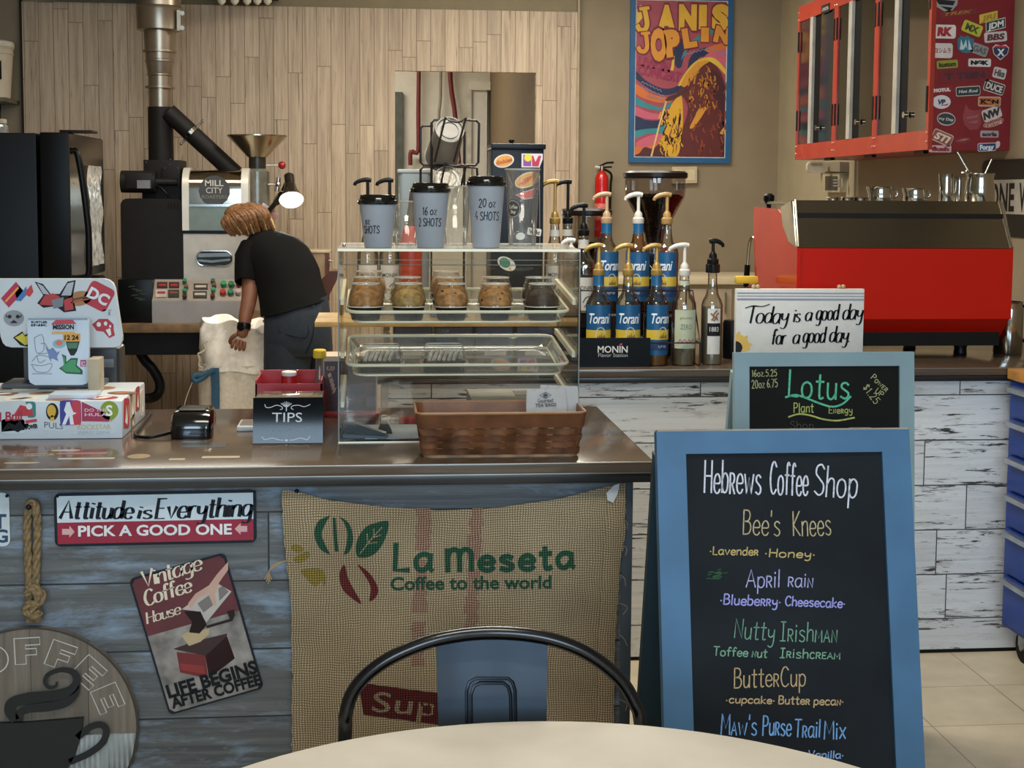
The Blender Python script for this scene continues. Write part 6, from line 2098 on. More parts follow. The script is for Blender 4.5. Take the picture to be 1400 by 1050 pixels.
def grinder(px, ylid_px, y, rt, ztop_in, lab, lidw, zcol, col_glass, beans_k, body_w):
    q = onY(px, ylid_px, y)
    zl = q.z
    g = thing('coffee_grinder', lab, 'grinder', (q.x, y, ZB))
    c_ = (q.x, y, 0)
    zc = zcol
    prof_ = [(.030, zc + .004), (.034, zc + .03), (rt * .96, zl - .075), (rt * .985, zl - .05), (rt * .985, zl - .012)]
    obj('hopper', MB().lathe(prof_, c_, 40, cap=False), clear('smoked_hopper_' + col_glass, (.66, .62, .60) if col_glass == 'a' else (.62, .60, .58), gloss=.2, fres=.3), g, smooth=30)
    zb_ = zc + (zl - zc) * beans_k
    rb_ = .034 + (rt * .95 - .034) * min(1, max(0, (zb_ - zc - .03) / (zl - .075 - zc - .03))) - .004
    obj('coffee_beans', MB().lathe([(.026, zc + .006), (.030, zc + .03), (rb_ * .75, zc + (zb_ - zc) * .75), (rb_, zb_ - .004), (rb_ * .85, zb_ + .004), (0, zb_ + .007)], c_, 40), mat('dark_roast_beans', '24160f', .45, var=.45, nscale=170, bump=1.0), g, smooth=50)
    obj('hopper_lid', MB().lathe([(rt * 1.02, zl - .012), (rt * 1.05, zl - .008), (rt * 1.05, zl + .006), (rt * .95, zl + .012), (0, zl + .016)], c_, 40), mat('black_brown_lid', '1f1714', .3), g)
    obj('collar', MB().lathe([(.046, zc - .03), (.046, zc - .012), (.040, zc - .008), (.036, zc + .004), (.03, zc + .006)], c_, 28), M_chrome, g, smooth=40)
    obj('body', MB().box(q.x - body_w, q.x + body_w, y - .09, y + .10, ZB + .06, zc - .03, .018, 3), M_bplast, g)
    obj('base', MB().box(q.x - body_w * 1.15, q.x + body_w * 1.15, y - .15, y + .11, ZB, ZB + .06, .012), M_bplast, g)
    obj('portafilter_fork', MB().box(q.x - .03, q.x - .022, y - .17, y - .09, ZB + .13, ZB + .14).box(q.x + .022, q.x + .03, y - .17, y - .09, ZB + .13, ZB + .14).box(q.x - .03, q.x + .03, y - .10, y - .085, ZB + .12, ZB + .15), M_satin, g)
    return g, q


g1, q = grinder(896, 239, 4.74, .1035, 0, 'coffee grinder with a large dark-lidded conical hopper half full of beans, under the poster', 0, 1.285, 'a', .70, .058)
fG = Frame((0, 4.74 - .058 - .035, 0))
qe = onY(884, 372, 4.65)
obj('badge', MB().prism(Frame((0, 4.65, 0)), oval(qe.x, qe.z, .024, .028, 24), -.002, .001), M_bplast, g1)
mb = MB().ribbon(Frame((0, 4.6485, 0)), oval(qe.x, qe.z, .021, .025, 24), .003, .0006, closed=True)
mb.stroke(Frame((0, 4.6485, 0)), 'S', qe.x, qe.z - .013, .026, .004, 'C', .0006)
obj('badge_print', mb, paint('c3c3bf'), g1, smooth=0)
g2, q = grinder(802, 290, 4.98, .0865, 0, 'smaller coffee grinder with a smoky hopper and flat dark lid behind the black pump bottle', 0, 1.20, 'b', .42, .05)

# ---- syrup bottles
M_glassc = clear('bottle_glass', (.90, .90, .86), gloss=.5)
M_glassd = clear('amber_bottle_glass', (.80, .62, .42), gloss=.5)


def pumpparts(root, c, zc, colr, hgt, flip=-1, big=1.0):
    """collar, stem, spout head of a syrup pump whose collar starts at height zc above base c"""
    x, y, z = c
    m = mat('pump_' + colr, colr, .35, var=.05) if colr != 'b79a55' else mat('pump_gold', 'b08f4c', .35, .35, var=.08)
    p = obj('pump', MB().lathe([(.0165, zc), (.018, zc + .004), (.018, zc + .018), (.013, zc + .022), (.012, zc + .034), (.007, zc + .040), (.0052, zc + .044), (.0052, zc + hgt)], (x, y, z), 18), m, root, smooth=40)
    s_ = flip
    zt_ = z + zc + hgt
    hd = MB().tube([(x + .012 * -s_, y, zt_ + .004), (x, y, zt_ + .006), (x + s_ * .02 * big, y, zt_ + .004), (x + s_ * .038 * big, y, zt_ - .004), (x + s_ * .043 * big, y, zt_ - .013)], [.0075, .008, .0072, .0062, .0052], 8, smooth=4)
    obj('spout', hd, m, p, smooth=60)
    return p


def bottle(kind, lab, px, y, z, ybase=None, flip=-1, rot=0.0, group=None, big=1.0, hp=.085):
    X = onY(px, 420, y).x
    c = (X, y, z)
    t_ = thing('syrup_bottle', lab, 'bottle', c, group)
    if kind.startswith('T') or kind in ('clear', 'zero'):
        r, hs, hn = .0385, .205, .295
        body = [(0, .002), (r * .9, 0), (r, .006), (r, hs * .90), (r * .96, hs * .96), (r * .80, hs * 1.02), (r * .52, hs * 1.10), (.0165, hs * 1.22), (.0150, hn - .012), (.0165, hn - .008), (.0165, hn)]
    elif kind in ('1883',):
        r, hs, hn = .0335, .20, .30
        body = [(0, .002), (r * .92, 0), (r, .006), (r, hs * .93), (r * .9, hs), (r * .6, hs * 1.10), (.015, hs * 1.25), (.014, hn - .01), (.015, hn)]
    else:
        r, hs, hn = .0345, .215, .315
        body = [(0, .002), (r * .92, 0), (r, .006), (r, hs * .9), (r * .93, hs), (r * .62, hs * 1.10), (.0155, hs * 1.24), (.0145, hn - .01), (.016, hn)]
    obj('glass', MB().lathe(body, c, 32, cap=False), M_glassd if kind == 'Tc' else M_glassc, t_, smooth=45)
    lv = {'T': .5, 'Tc': .97, 'T3': .35, 'zero': .28, '1883': .9, 'clear': .3, 'monin': .6, 'dark': .8}.get(kind, .4)
    lc = {'T': '8a5a2c', 'Tc': '6e3a16', 'T3': '7a4a20', 'zero': '8c8168', '1883': '9a917c', 'monin': '77705f', 'dark': '2a1a14'}.get(kind, '8a7a5c')
    zl_ = hs * lv
    obj('syrup', MB().lathe([(r * .86, .003), (r * .94, .008), (r * .94, zl_), (0, zl_)], c, 24), mat('syrup_' + lc, lc, .2, var=.08), t_, smooth=40)

    def wrap(u, v, d):
        a = u / r - math.pi / 2 + rot
        return Vector((X + (r + d) * math.cos(a), y + (r + d) * math.sin(a), z + v))

    def lab_(name, u0, u1, v0, v1, m, d):
        n = 14
        vs = [wrap(u0 + (u1 - u0) * i / n, v, d) for v in (v0, v1) for i in range(n + 1)]
        return obj(name, MB().faces(vs, [(i, i + 1, n + 2 + i, n + 1 + i) for i in range(n)]), m, t_, smooth=80)
    f0_ = Frame((0, 0, 0))
    if kind[0] == 'T':
        lb = lab_('label', -.052, .052, .035, hs * .93, mat('label_blue', '175786', .4, var=.04), .0005)
        for nm, v0, v1, cc in (('yellow_band', .083, .113, 'd9b83a'),):
            n = 14
            vs = [wrap(-.052 + .104 * i / n, v, .0010) for v in (v0, v1) for i in range(n + 1)]
            obj(nm, MB().faces(vs, [(i, i + 1, n + 2 + i, n + 1 + i) for i in range(n)]), paint(cc), lb, smooth=80)
        n = 14
        vs = [wrap(-.052 + .104 * i / n, v, .0010) for v in (.050, .078) for i in range(n + 1)]
        obj('navy_band', MB().faces(vs, [(i, i + 1, n + 2 + i, n + 1 + i) for i in range(n)]), paint('1b3a63'), lb, smooth=80)
        mb = MB().type(f0_, 'Torani', 0, .134, .031, 'C', .015, .28, 1, .0015, wrap, .92, 3, width=.070)
        obj('script_lettering', mb, paint('e8ecef'), lb, smooth=0)
        mb = MB().poly(f0_, oval(.002, .107, .014, .016, 20, 0, 180) + [(-.012, .09), (.016, .09)], .0014, fn=wrap)
        obj('sun_motif', mb, paint('dcd7c6'), lb, smooth=0)
        mb = MB()
        for k in range(5):
            mb.poly(f0_, [(-.009 + k * .005, .088), (-.004 + k * .005, .088), (-.0055 + k * .005, .098 + .004 * (k % 3))], .0018, fn=wrap)
        obj('figure_motif', mb, paint('7a4a22'), lb, smooth=0)
        mb = MB().type(f0_, 'syrup', 0, .059, .009, 'C', .0, 0, 1, .0016, wrap, 1, 2)
        obj('small_lettering', mb, paint('c8d3dc'), lb, smooth=0)
        if kind != 'T3' or 1:
            pass
        if kind != 'Tn':
            ns = obj('neck_sleeve', MB().lathe([(.0185, hs * 1.215), (.0172, hs * 1.24), (.0172, hn - .006)], c, 20, cap=False), mat('label_blue_sleeve', '17567f', .4), t_, smooth=40)
    elif kind == 'zero':
        lb = lab_('label', -.038, .038, .055, .175, mat('label_pale_green', 'b9bea2', .5, var=.04), .0005)
        mb = MB().type(f0_, 'ZERO', 0, .115, .016, 'C', -.0, 0, 1, .0012, wrap, 1, 2, width=.036)
        mb.type(f0_, 'DaVinci', 0, .145, .008, 'C', .0, .2, 1, .0012, wrap, 1, 2, width=.04) if 0 else mb.type(f0_, 'gourmet', 0, .147, .008, 'C', .0, .1, 1, .0012, wrap, 1, 2, width=.04)
        obj('lettering', mb, paint('6b7a5c'), lb, smooth=0)
        mb = MB()
        for k in range(4):
            mb.ribbon(f0_, [(-.026 + k * .014, .072 + .004 * (k % 2)), (-.018 + k * .014, .084), (-.012 + k * .014, .074)], .003, .0012, fn=wrap)
        obj('pink_print', mb, paint('b0485c'), lb, smooth=0)
        obj('neck_label', MB().lathe([(.0170, hs * 1.22), (.0162, hs * 1.29)], c, 20, cap=False), paint('b9bea2'), t_, smooth=40)
    elif kind == '1883':
        lb = lab_('label', -.021, .021, .035, .178, mat('label_white', 'd3d1cb', .5, var=.02), .0005)
        lab2 = MB()
        vs = [wrap(-.021 + .042 * i / 8, v, .0009) for v in (.092, .132) for i in range(9)]
        obj('black_band', lab2.faces(vs, [(i, i + 1, 10 + i, 9 + i) for i in range(8)]), paint('1a1a1c'), lb, smooth=80)
        mb = MB().type(f0_, '1883', 0, .106, .015, 'C', .0, 0, 1, .0014, wrap, 1, 2, width=.028)
        obj('lettering', mb, paint('dcdad4'), lb, smooth=0)
        mb = MB()
        for sg_ in ([(-.002, .140), (.004, .148), (-.003, .158), (.008, .172)], [(-.008, .142), (-.002, .152), (-.010, .162)], [(.010, .142), (.006, .156), (.013, .164)]):
            mb.ribbon(f0_, [(v_.x, v_.y) for v_ in smoothpts([(a_, b_, 0) for a_, b_ in sg_], 4)], .0048, .0012, fn=wrap)
        obj('vanilla_print', mb, paint('8a5a34'), lb, smooth=0)
        mb = MB()
        for k in range(3):
            mb.ribbon(f0_, [(-.014, .046 + k * .006), (.014, .046 + k * .006)], .0012, .0012, fn=wrap)
        obj('small_print', mb, paint('96938c'), lb, smooth=0)
        obj('cap_block', MB().lathe([(.020, hn - .012), (.0225, hn - .010), (.0225, hn + .014), (.019, hn + .016)], c, 20), M_bgloss, t_)
    elif kind == 'monin':
        lb = lab_('label', -.036, .036, .05, .165, mat('label_white', 'd3d1cb', .5, var=.02), .0005)
        mb = MB().type(f0_, 'MONIN', 0, .125, .013, 'C', .01, 0, 1, .0012, wrap, 1, 2, width=.05)
        mb.ribbon(f0_, [(-.005, .085), (.003, .1), (.014, .105), (.018, .092)], .003, .0012, fn=wrap).ribbon(f0_, [(.0, .07), (.01, .085), (.02, .078)], .003, .0012, fn=wrap)
        obj('lettering', mb, paint('33382f'), lb, smooth=0)
        obj('neck_label', MB().lathe([(.0185, hs * 1.2), (.0165, hs * 1.30)], c, 20, cap=False), paint('c9c7c0'), t_, smooth=40)
    elif kind == 'dark':
        lb = lab_('label', -.034, .034, .05, .15, mat('label_red_brown', '7c2a22', .5, var=.05), .0005)
    return t_, c, hn


GRP = 'syrup bottles in the black flavor rack'
TIER = .158
YF1, YF2 = 4.345, 4.462
for kind, px, y, z, pcol, rot, lab in (
    ('T', 818, YF1, ZB, 'b79a55', 0, 'blue-labelled syrup bottle with gold pump, leftmost of the rack front row'),
    ('Tn', 858.5, YF1, ZB, 'b79a55', 0, 'blue-labelled syrup bottle with bare neck, second of the rack front row'),
    ('T', 897, YF1, ZB, 'b79a55', .35, 'blue-labelled syrup bottle third in the front row, right end of the rack sign'),
    ('T', 828, YF2, ZB + TIER, 'b99a78', .3, 'blue-labelled syrup bottle with tan pump, leftmost of the upper rack row'),
    ('Tc', 871, YF2, ZB + TIER, 'd9d5cc', -.35, 'full amber syrup bottle with white pump, middle of the upper rack row'),
    ('Tn', 910, YF2, ZB + TIER, 'b08a52', -.6, 'blue-labelled syrup bottle with tan-gold pump, rightmost of the upper rack row'),
):
    t_, c, hn = bottle(kind, lab, px, y, z, rot=rot, group=GRP)
    pumpparts(t_, c, hn - .016, pcol, .088)
t_, c, hn = bottle('zero', 'pale green labelled clear syrup bottle with white pump, right of the rack', 935, YF1, ZB, group=GRP)
pumpparts(t_, c, hn - .016, 'd9d5cc', .09, big=1.15)
t_, c, hn = bottle('1883', 'clear syrup bottle with white and black label and black pump, by the canvas sign', 973.5, 4.36, ZB)
pumpparts(t_, c, hn + .012, '141414', .070, flip=1, big=.75)

# ---- the rack
M_wire = mat('black_wire', '151413', .45, .4)
rk = thing('flavor_rack', 'black two-tier wire bottle rack with a printed black front sign on the back counter', 'rack', (.84, 4.40, ZB))
rx0, rx1 = onY(791, 470, 4.302).x, onY(957, 470, 4.302).x
for z, y0, y1 in ((ZB + .0735, 4.302, 4.395), (ZB + TIER + .07, 4.416, 4.51)):
    obj('rail', MB().tube([(rx0, y1, z), (rx0, y0, z), (rx1, y0, z), (rx1, y1, z)], .0022, 6), M_wire, rk)
obj('upper_shelf', MB().box(rx0, rx1, 4.418, 4.508, ZB + TIER - .004, ZB + TIER - .0004), M_wire, rk)
for x in (rx0, rx1):
    obj('upright', MB().tube([(x, 4.302, ZB + .002), (x, 4.302, ZB + .0735), (x, 4.416, ZB + TIER + .07), (x, 4.51, ZB + TIER + .07), (x, 4.51, ZB + .002), (x, 4.302, ZB + .002)], .0024, 6), M_wire, rk)
sx1 = onY(889, 470, 4.298).x
obj('front_sign', MB().box(rx0, sx1, 4.296, 4.299, ZB + .0005, onY(840, 462, 4.296).z), mat('black_card', '090b0e', .45), rk)
fm = Frame((0, 4.296, 0))
mb = MB()
prn(mb, fm, 'MONIN', 817, 858, 482, 473, bold=.015)
obj('lettering', mb, paint('d9d7d2'), rk, smooth=0)
mb = MB()
prn(mb, fm, 'Flavor Station', 818, 858, 488, 483, bold=0)
obj('small_lettering', mb, paint('b5b5b5'), rk, smooth=0)
mb = MB()
mb.poly(fm, pxpoly(fm, [(846, 472), (849, 469), (851, 470), (850, 472.5)]), .0006)
obj('red_accent', mb, paint('b03a5c'), rk, smooth=0)

# ---- riser board with navy bins behind the pastry case, and what stands on it
zr1 = 1.052
ra = onY(430, 438, 4.40).x
rs_ = thing('riser_shelf', 'pale wooden riser board on the back counter, jutting out left beside the pastry case', 'shelf', (.28, 4.55, 1.04))
obj('board', MB().box(ra, .57, 4.40, 4.56, zr1 - .016, zr1, .002).box(ra, .57, 4.57, 4.75, zr1 - .016, zr1, .002), mat('pale_pine', 'b08f56', .5, var=.1, nscale=18), rs_)
obj('support', MB().box(.545, .565, 4.60, 4.74, ZB, zr1 - .016).box(.03, .05, 4.60, 4.74, ZB, zr1 - .016), mat('pale_pine', 'b08f56', .5), rs_, smooth=0)
M_navy = mat('navy_bin', '242a55', .45, var=.05)
for i in range(4):
    x0 = .06 + i * .128
    t_ = thing('storage_bin', 'navy plastic storage bin with a white label holder under the riser board, ' + ('leftmost', 'second from left', 'third from left', 'rightmost')[i], 'bin', (x0 + .06, 4.5, ZB), 'navy bins under the riser board')
    zt_ = zr1 - .022
    obj('shell', MB().box(x0, x0 + .004, 4.44, 4.58, ZB, zt_).box(x0 + .118, x0 + .122, 4.44, 4.58, ZB, zt_).box(x0, x0 + .122, 4.44, 4.444, ZB, zt_).box(x0, x0 + .122, 4.576, 4.58, ZB, zt_).box(x0, x0 + .122, 4.44, 4.58, ZB, ZB + .004), M_navy, t_, smooth=0)
    obj('label_strip', MB().box(x0 + .030, x0 + .098, 4.4375, 4.44, ZB + .022, ZB + .034), mat('white_label', 'cfcfcb', .5), t_, smooth=0)
ZS = zr1 + .0004
for kind, px, y, pcol, flip, lab in (
    ('monin', 503, 4.66, '141414', -1, 'syrup bottle with black pump behind the shortest paper cup, left of the pair'),
    ('monin', 533, 4.66, '141414', -1, 'syrup bottle with black pump behind the shortest paper cup, right of the pair'),
    ('monin', 757.5, 4.70, 'b79a55', -1, 'syrup bottle with gold pump on the riser, right of the black stickered box'),
    ('monin', 775, 4.755, '141414', -1, 'syrup bottle with black pump, second right of the black stickered box'),
):
    if px > 700 and X_ is not None:
        z_ = zr1 + .0004
    t_, c, hn = bottle(kind, lab, px, y, ZS, group='pump bottles behind the pastry case')
    pumpparts(t_, c, hn - .016, pcol, .135, flip=flip)
o = thing('riser_shelf', 'short dark riser block carrying the pump bottles beside the smoky hopper', 'shelf', (.75, 4.66, ZB))
obj('block', MB().box(.575, .80, 4.60, 4.80, ZB, zr1, .002), mat('dark_riser', '2b2622', .6), o)
t_, c, hn = bottle('monin', 'white-labelled syrup bottle with a long black pump, left of the flavor rack', 797, 4.552, 1.018, group='pump bottles behind the pastry case')
pumpparts(t_, c, hn - .016, '141414', .092, flip=-1, big=1.0)
obj('neck_band', MB().lathe([(.0175, .272), (.0175, .286)], c, 20, cap=False), paint('c9c7c0'), t_)
st_ = thing('riser_shelf', 'small black step under the long-pump syrup bottle left of the flavor rack', 'shelf', (c[0], 4.55, ZB))
obj('step', MB().box(c[0] - .034, c[0] + .034, 4.515, 4.59, ZB, 1.0176, .002), M_bplast, st_)
# sauce bottle with red label, seen between the cups
q = onY(562, 330, 4.58)
t_ = thing('sauce_bottle', 'red-labelled sauce bottle with a dark cone nozzle, between the shortest and middle paper cups', 'bottle', (q.x, 4.58, ZS))
zt_ = onY(562, 262, 4.58).z - ZS
c = (q.x, 4.58, ZS)
obj('body', MB().lathe([(.030, 0), (.034, .006), (.036, .08), (.036, zt_ - .16), (.028, zt_ - .125), (.020, zt_ - .11)], c, 24), mat('red_sauce_label', 'a3301c', .35, var=.2), t_)
obj('nozzle', MB().lathe([(.021, zt_ - .11), (.020, zt_ - .095), (.010, zt_ - .05), (.004, zt_)], c, 20), mat('dark_brown_nozzle', '3b2c1c', .4), t_)
# low white pump and small black pump right at the case corner
q = onY(781, 330, 4.40)
t_ = thing('syrup_bottle', 'low syrup bottle with a small white pump at the right corner of the pastry case', 'bottle', (q.x, 4.40, ZB))
c = (q.x, 4.40, ZB)
hb_ = onY(781, 338, 4.4).z - ZB - .02
obj('glass', MB().lathe([(0, .002), (.030, 0), (.033, .006), (.033, hb_ * .66), (.026, hb_ * .76), (.015, hb_ * .88), (.0145, hb_)], c, 24, cap=False), M_glassc, t_, smooth=40)
obj('syrup', MB().lathe([(.027, .003), (.031, .008), (.031, hb_ * .5), (0, hb_ * .5)], c, 24), mat('syrup_3', '6e3b2a', .25), t_)
pumpparts(t_, c, hb_ - .016, 'd9d5cc', .052, flip=-1, big=.7)

# ---- black stickered box behind the cups
sb0, sb1, yb_ = .378, .548, 4.60
zt_ = onY(700, 204, yb_).z
bb = thing('hot_water_tower', 'tall black box covered in stickers with a knobbed lid, behind the pastry case', 'dispenser', (.46, 4.68, zr1))
obj('body', MB().box(sb0, sb1, yb_, 4.76, ZS, zt_, .004), mat('blue_black_steel', '12161d', .38, var=.05, spec=.25), bb)
obj('lid', MB().box(sb0 - .002, sb1 + .006, yb_ - .006, 4.766, zt_, zt_ + .018, .004), mat('blue_black_steel', '12161d', .38), bb)
obj('knob', MB().lathe([(.009, 0), (.006, .006), (.010, .010), (.009, .016), (0, .017)], (.45, 4.68, zt_ + .018), 16), M_bplast, bb)
fbb = Frame((0, yb_, 0))
obj('edge_line', MB().ribbon(fbb, pxpoly(fbb, [(737.5, 210), (738, 335)]), .0012, .0008), paint('9a9a98'), bb, smooth=0)
stk(bb, fbb, 675, 211, 703, 229, 'd9cfc4', 'dickies', 'b9602c', rot=14, shape='o', border='d9cfc4', th=.012, bold=.03, extra=[('d99a4a', [oval(0, 0, .42, .40, 20), ])])
stk(bb, fbb, 713, 210, 742, 229, 'd8cfd6', '', shape=[(-.5, -.5), (.35, -.5), (.5, .1), (.5, .5), (-.5, .5)], extra=[('8a4a9c', [[(-.42, -.4), (-.05, -.4), (-.05, .4), (-.42, .4)]]), ('d6d23c', [oval(-.2, .2, .18, .28, 14)]), ('b8324c', [[(.0, -.4), (.3, -.4), (.42, .35), (.3, .35), (.15, -.1), (.05, .35), (-.02, .35)]])])
stk(bb, fbb, 703, 236, 739, 256, 'd9a04a', '', rot=22, shape='o', border='e0cdb8', extra=[('c0552a', [[(-.4, -.1), (-.1, .15), (.4, .2), (.1, -.05), (-.2, -.25)]])])
stk(bb, fbb, 704, 258, 737, 274, 'c0484a', '', rot=8, shape=[(-.5, .1), (.45, .5), (.5, .3), (.3, .1), (.42, 0), (.2, -.2), (.3, -.35), (-.1, -.4)], border='dcc6c0')
stk(bb, fbb, 708, 288, 732, 296, '1d232c', 'Vans', 'd8d8d4', rot=4, shear=.2) if 0 else None
stk(bb, fbb, 721, 312, 740, 322, 'd3d3cf', 'Volc', '26282c', rot=-8, shape='r', bold=.03)
stk(bb, fbb, 705, 318, 718, 328, 'cfcfcb', '', rot=10, shape='o')
q = onZ(690, 420, 1.1)
stk(bb, fbb, 679, 352, 706, 369, 'd5d5cf', '', rot=-30, shape='o', extra=[('3f7f63', [oval(-.1, 0, .3, .38, 14)]), ('c79a4a', [[(.2, -.3), (.35, .3), (.28, -.1), (.4, -.3)]])])
# ---- grey container and cup rack
q0, q1 = onY(541, 300, 4.72), onY(581, 300, 4.72)
zt_ = onY(560, 231, 4.72).z
gc = thing('grey_container', 'pale grey plastic container behind the shortest and middle paper cups', 'container', ((q0.x + q1.x) / 2, 4.78, ZS))
P_ = MB().loft([[Vector((cx2 + u, 4.79 + v, z)) for u, v in rrect(-w, w, -w * .7, w * .7, .015, 4)] for z, w, cx2 in ((ZS, .047, .135), (zt_ - .012, .054, .135))])
obj('body', P_, mat('grey_blue_plastic', '8c9494', .4, var=.03), gc)
obj('lid', MB().box(.135 - .058, .135 + .058, 4.79 - .042, 4.79 + .042, zt_ - .012, zt_, .004), mat('pale_grey_lid', 'a9aba6', .4), gc)
rk2 = thing('cup_rack', 'dark wire rack holding tipped cups above the middle paper cup', 'rack', (.245, 4.62, ZS))
M_rk = mat('dark_brown_wire', '241c18', .4, .4)


def pr(x, y, Y=4.58):
    return onY(x, y, Y)


for nm, pts, yy, cl in (('hoop', ((590, 262), (590, 168), (594, 164), (608, 164)), 4.56, 0), ('hoop', ((637, 164), (651, 165), (655, 169), (654, 222), (650, 226), (637, 226)), 4.56, 0), ('hoop', ((592, 172), (578, 172), (575, 176), (575, 222), (579, 226), (592, 226), (634, 226)), 4.60, 0),
                        ('hoop', ((575, 260), (575, 232), (579, 228), (634, 228), (652, 230), (654, 262)), 4.60, 0)):
    obj(nm, MB().tube([onY(*p, yy) for p in pts], .0040, 8), M_rk, rk2)
for pts in (((594, 222), (609, 160), (614, 165), (624, 167), (631, 166), (637, 161), (620, 222)), ((602, 256), (609, 222), (615, 226), (624, 227), (632, 225), (637, 227), (630, 256))):
    obj('cradle', MB().tube([onY(*p, 4.455) for p in pts], .0034, 8), M_rk, rk2)
obj('upright', MB().cyl(onY(635, 180, 4.62), Vector((onY(635, 180, 4.62).x, 4.62, ZS + .006)), .004), M_rk, rk2)
obj('upright', MB().cyl(onY(590, 200, 4.56), Vector((onY(590, 200, 4.56).x, 4.56, ZS + .006)), .003), M_rk, rk2)
obj('base', MB().box(.18, .30, 4.54, 4.68, ZS, ZS + .006), M_rk, rk2)


def tipcup(px0, py0, px1, py1, y0, y1, r0, r1, m, lab, ringcol):
    a, b = onY(px0, py0, y0), onY(px1, py1, y1)
    d = (b - a)
    M_ = Matrix.Translation(a) @ d.to_track_quat('Z', 'Y').to_matrix().to_4x4()
    t_ = thing('stacked_cups', lab, 'cup', a)
    obj('wall', MB().lathe([(0, .006), (r0 * .86, .006), (r0 * .9, 0), (r0, 0), (r1, d.length), (r1 + .003, d.length)], seg=36, M=M_, cap=False), m, t_, smooth=35)
    mb = MB()
    for rr_ in (.95, .62):
        mb.tube([M_ @ Vector((r0 * rr_ * math.cos(R(an)), r0 * rr_ * math.sin(R(an)), .0035 if rr_ < .9 else 0)) for an in range(0, 360, 12)], .0014, 6, True)
    obj('base_ring', mb, mat('cup_ring_' + ringcol, ringcol, .3), t_, smooth=60)


tipcup(615, 177, 604, 214, 4.50, 4.66, .046, .054, mat('grey_white_cup', '86827b', .45, var=.05), 'stack of grey-white cups tipped bottom-up in the top of the dark wire rack', 'a39f97')
tipcup(613, 243, 606, 270, 4.52, 4.64, .043, .048, clear('clear_tip_cup', (.9, .9, .88), gloss=.05, fres=.25, haze=.05), 'clear plastic cups tipped in the lower tier of the dark wire rack', '8f8d86')

# ---- black cup and cleaning brush right of the white-labelled bottle
q = onY(1003, 480, 4.50)
t_ = thing('tamper_cup', 'small black cylinder between the canvas sign and the black-pump bottle', 'cup', (q.x, 4.52, ZB))
obj('body', MB().lathe([(.03, 0), (.032, .004), (.032, .115), (.028, .125), (0, .126)], (q.x, 4.52, ZB), 24), M_bplast, t_)
b0, b1 = onY(1043, 489, 4.80), onY(1024, 386, 4.80)
t_ = thing('cleaning_brush', 'cleaning brush with a red and white handle and yellow head behind the canvas sign', 'brush', (b0.x, 4.80, ZB))
b0.z = ZB + .006
dv_ = (b1 - b0)
obj('handle', MB().tube([b0, b0 + dv_ * .5, b0 + dv_ * .72], .0055, 8), mat('white_brush_handle', 'c9bfae', .4), t_)
obj('grip', MB().tube([b0 + dv_ * .70, b0 + dv_ * .95], .0085, 10), mat('red_brush_grip', '8f3a2c', .4), t_)
obj('head', MB().box(b1.x - .05, b1.x + .03, 4.785, 4.815, b1.z - .004, b1.z + .022, .008), mat('yellow_brush_head', 'cfae2c', .6), t_)
# ================================================================ walls: poster, extinguisher, switch, cabinets, signs
# ---- concert poster in a blue frame
yp = 8.475
fp = Frame((0, yp, 0))
u0, v0 = fuv(fp, 859.5, 222)
u1, v1 = fuv(fp, 1003, -6)
ps = thing('framed_poster', 'blue-framed psychedelic concert poster with orange lettering and a singer silhouette on the tan wall', 'poster', ((u0 + u1) / 2, yp + .02, v0))
fwid = .031
mfr = mat('cobalt_frame', '1b5380', .4, var=.04)
for nm, pts in (('frame_rail', [(u0, v0), (u1, v0), (u1 - fwid, v0 + fwid), (u0 + fwid, v0 + fwid)]), ('frame_rail', [(u0, v1), (u0 + fwid, v1 - fwid), (u1 - fwid, v1 - fwid), (u1, v1)]),
                ('frame_stile', [(u0, v0), (u0 + fwid, v0 + fwid), (u0 + fwid, v1 - fwid), (u0, v1)]), ('frame_stile', [(u1, v0), (u1, v1), (u1 - fwid, v1 - fwid), (u1 - fwid, v0 + fwid)])):
    obj(nm, MB().prism(fp, pts, -.022, .0), mfr, ps, smooth=0)
sheet = obj('print_sheet', MB().prism(fp, [(u0 + fwid * .9, v0 + fwid * .9), (u1 - fwid * .9, v0 + fwid * .9), (u1 - fwid * .9, v1 - fwid * .9), (u0 + fwid * .9, v1 - fwid * .9)], -.018, -.008), mat('white_print_border', 'cfc9c0', .5), ps, smooth=0)
a0, a1, b0, b1 = u0 + fwid + .006, u1 - fwid - .006, v0 + fwid + .006, v1 - fwid - .006
PW, PH = a1 - a0, b1 - b0
fpr = Frame((a0, yp + .0078, b0))


def C4(*p):
    """poster outlines measured on a 4.375x enlargement of the photo (origin 840,0)"""
    out = []
    for x, y in p:
        u, v = fuv(fpr, 840 + x / 4.375, y / 4.375)
        out.append((min(PW, max(0, u)), min(PH, max(0, v))))
    return out


def poster(nm, col, polys, d, sm=4):
    mb = MB()
    for p in polys:
        q = C4(*p)
        if sm:
            q = [(min(PW, max(0, v.x)), min(PH, max(0, v.y))) for v in smoothpts([(a, b, 0) for a, b in q], sm, True)]
        mb.poly(fpr, q, d)
    obj(nm, mb, paint(col, .4), sheet, smooth=0)


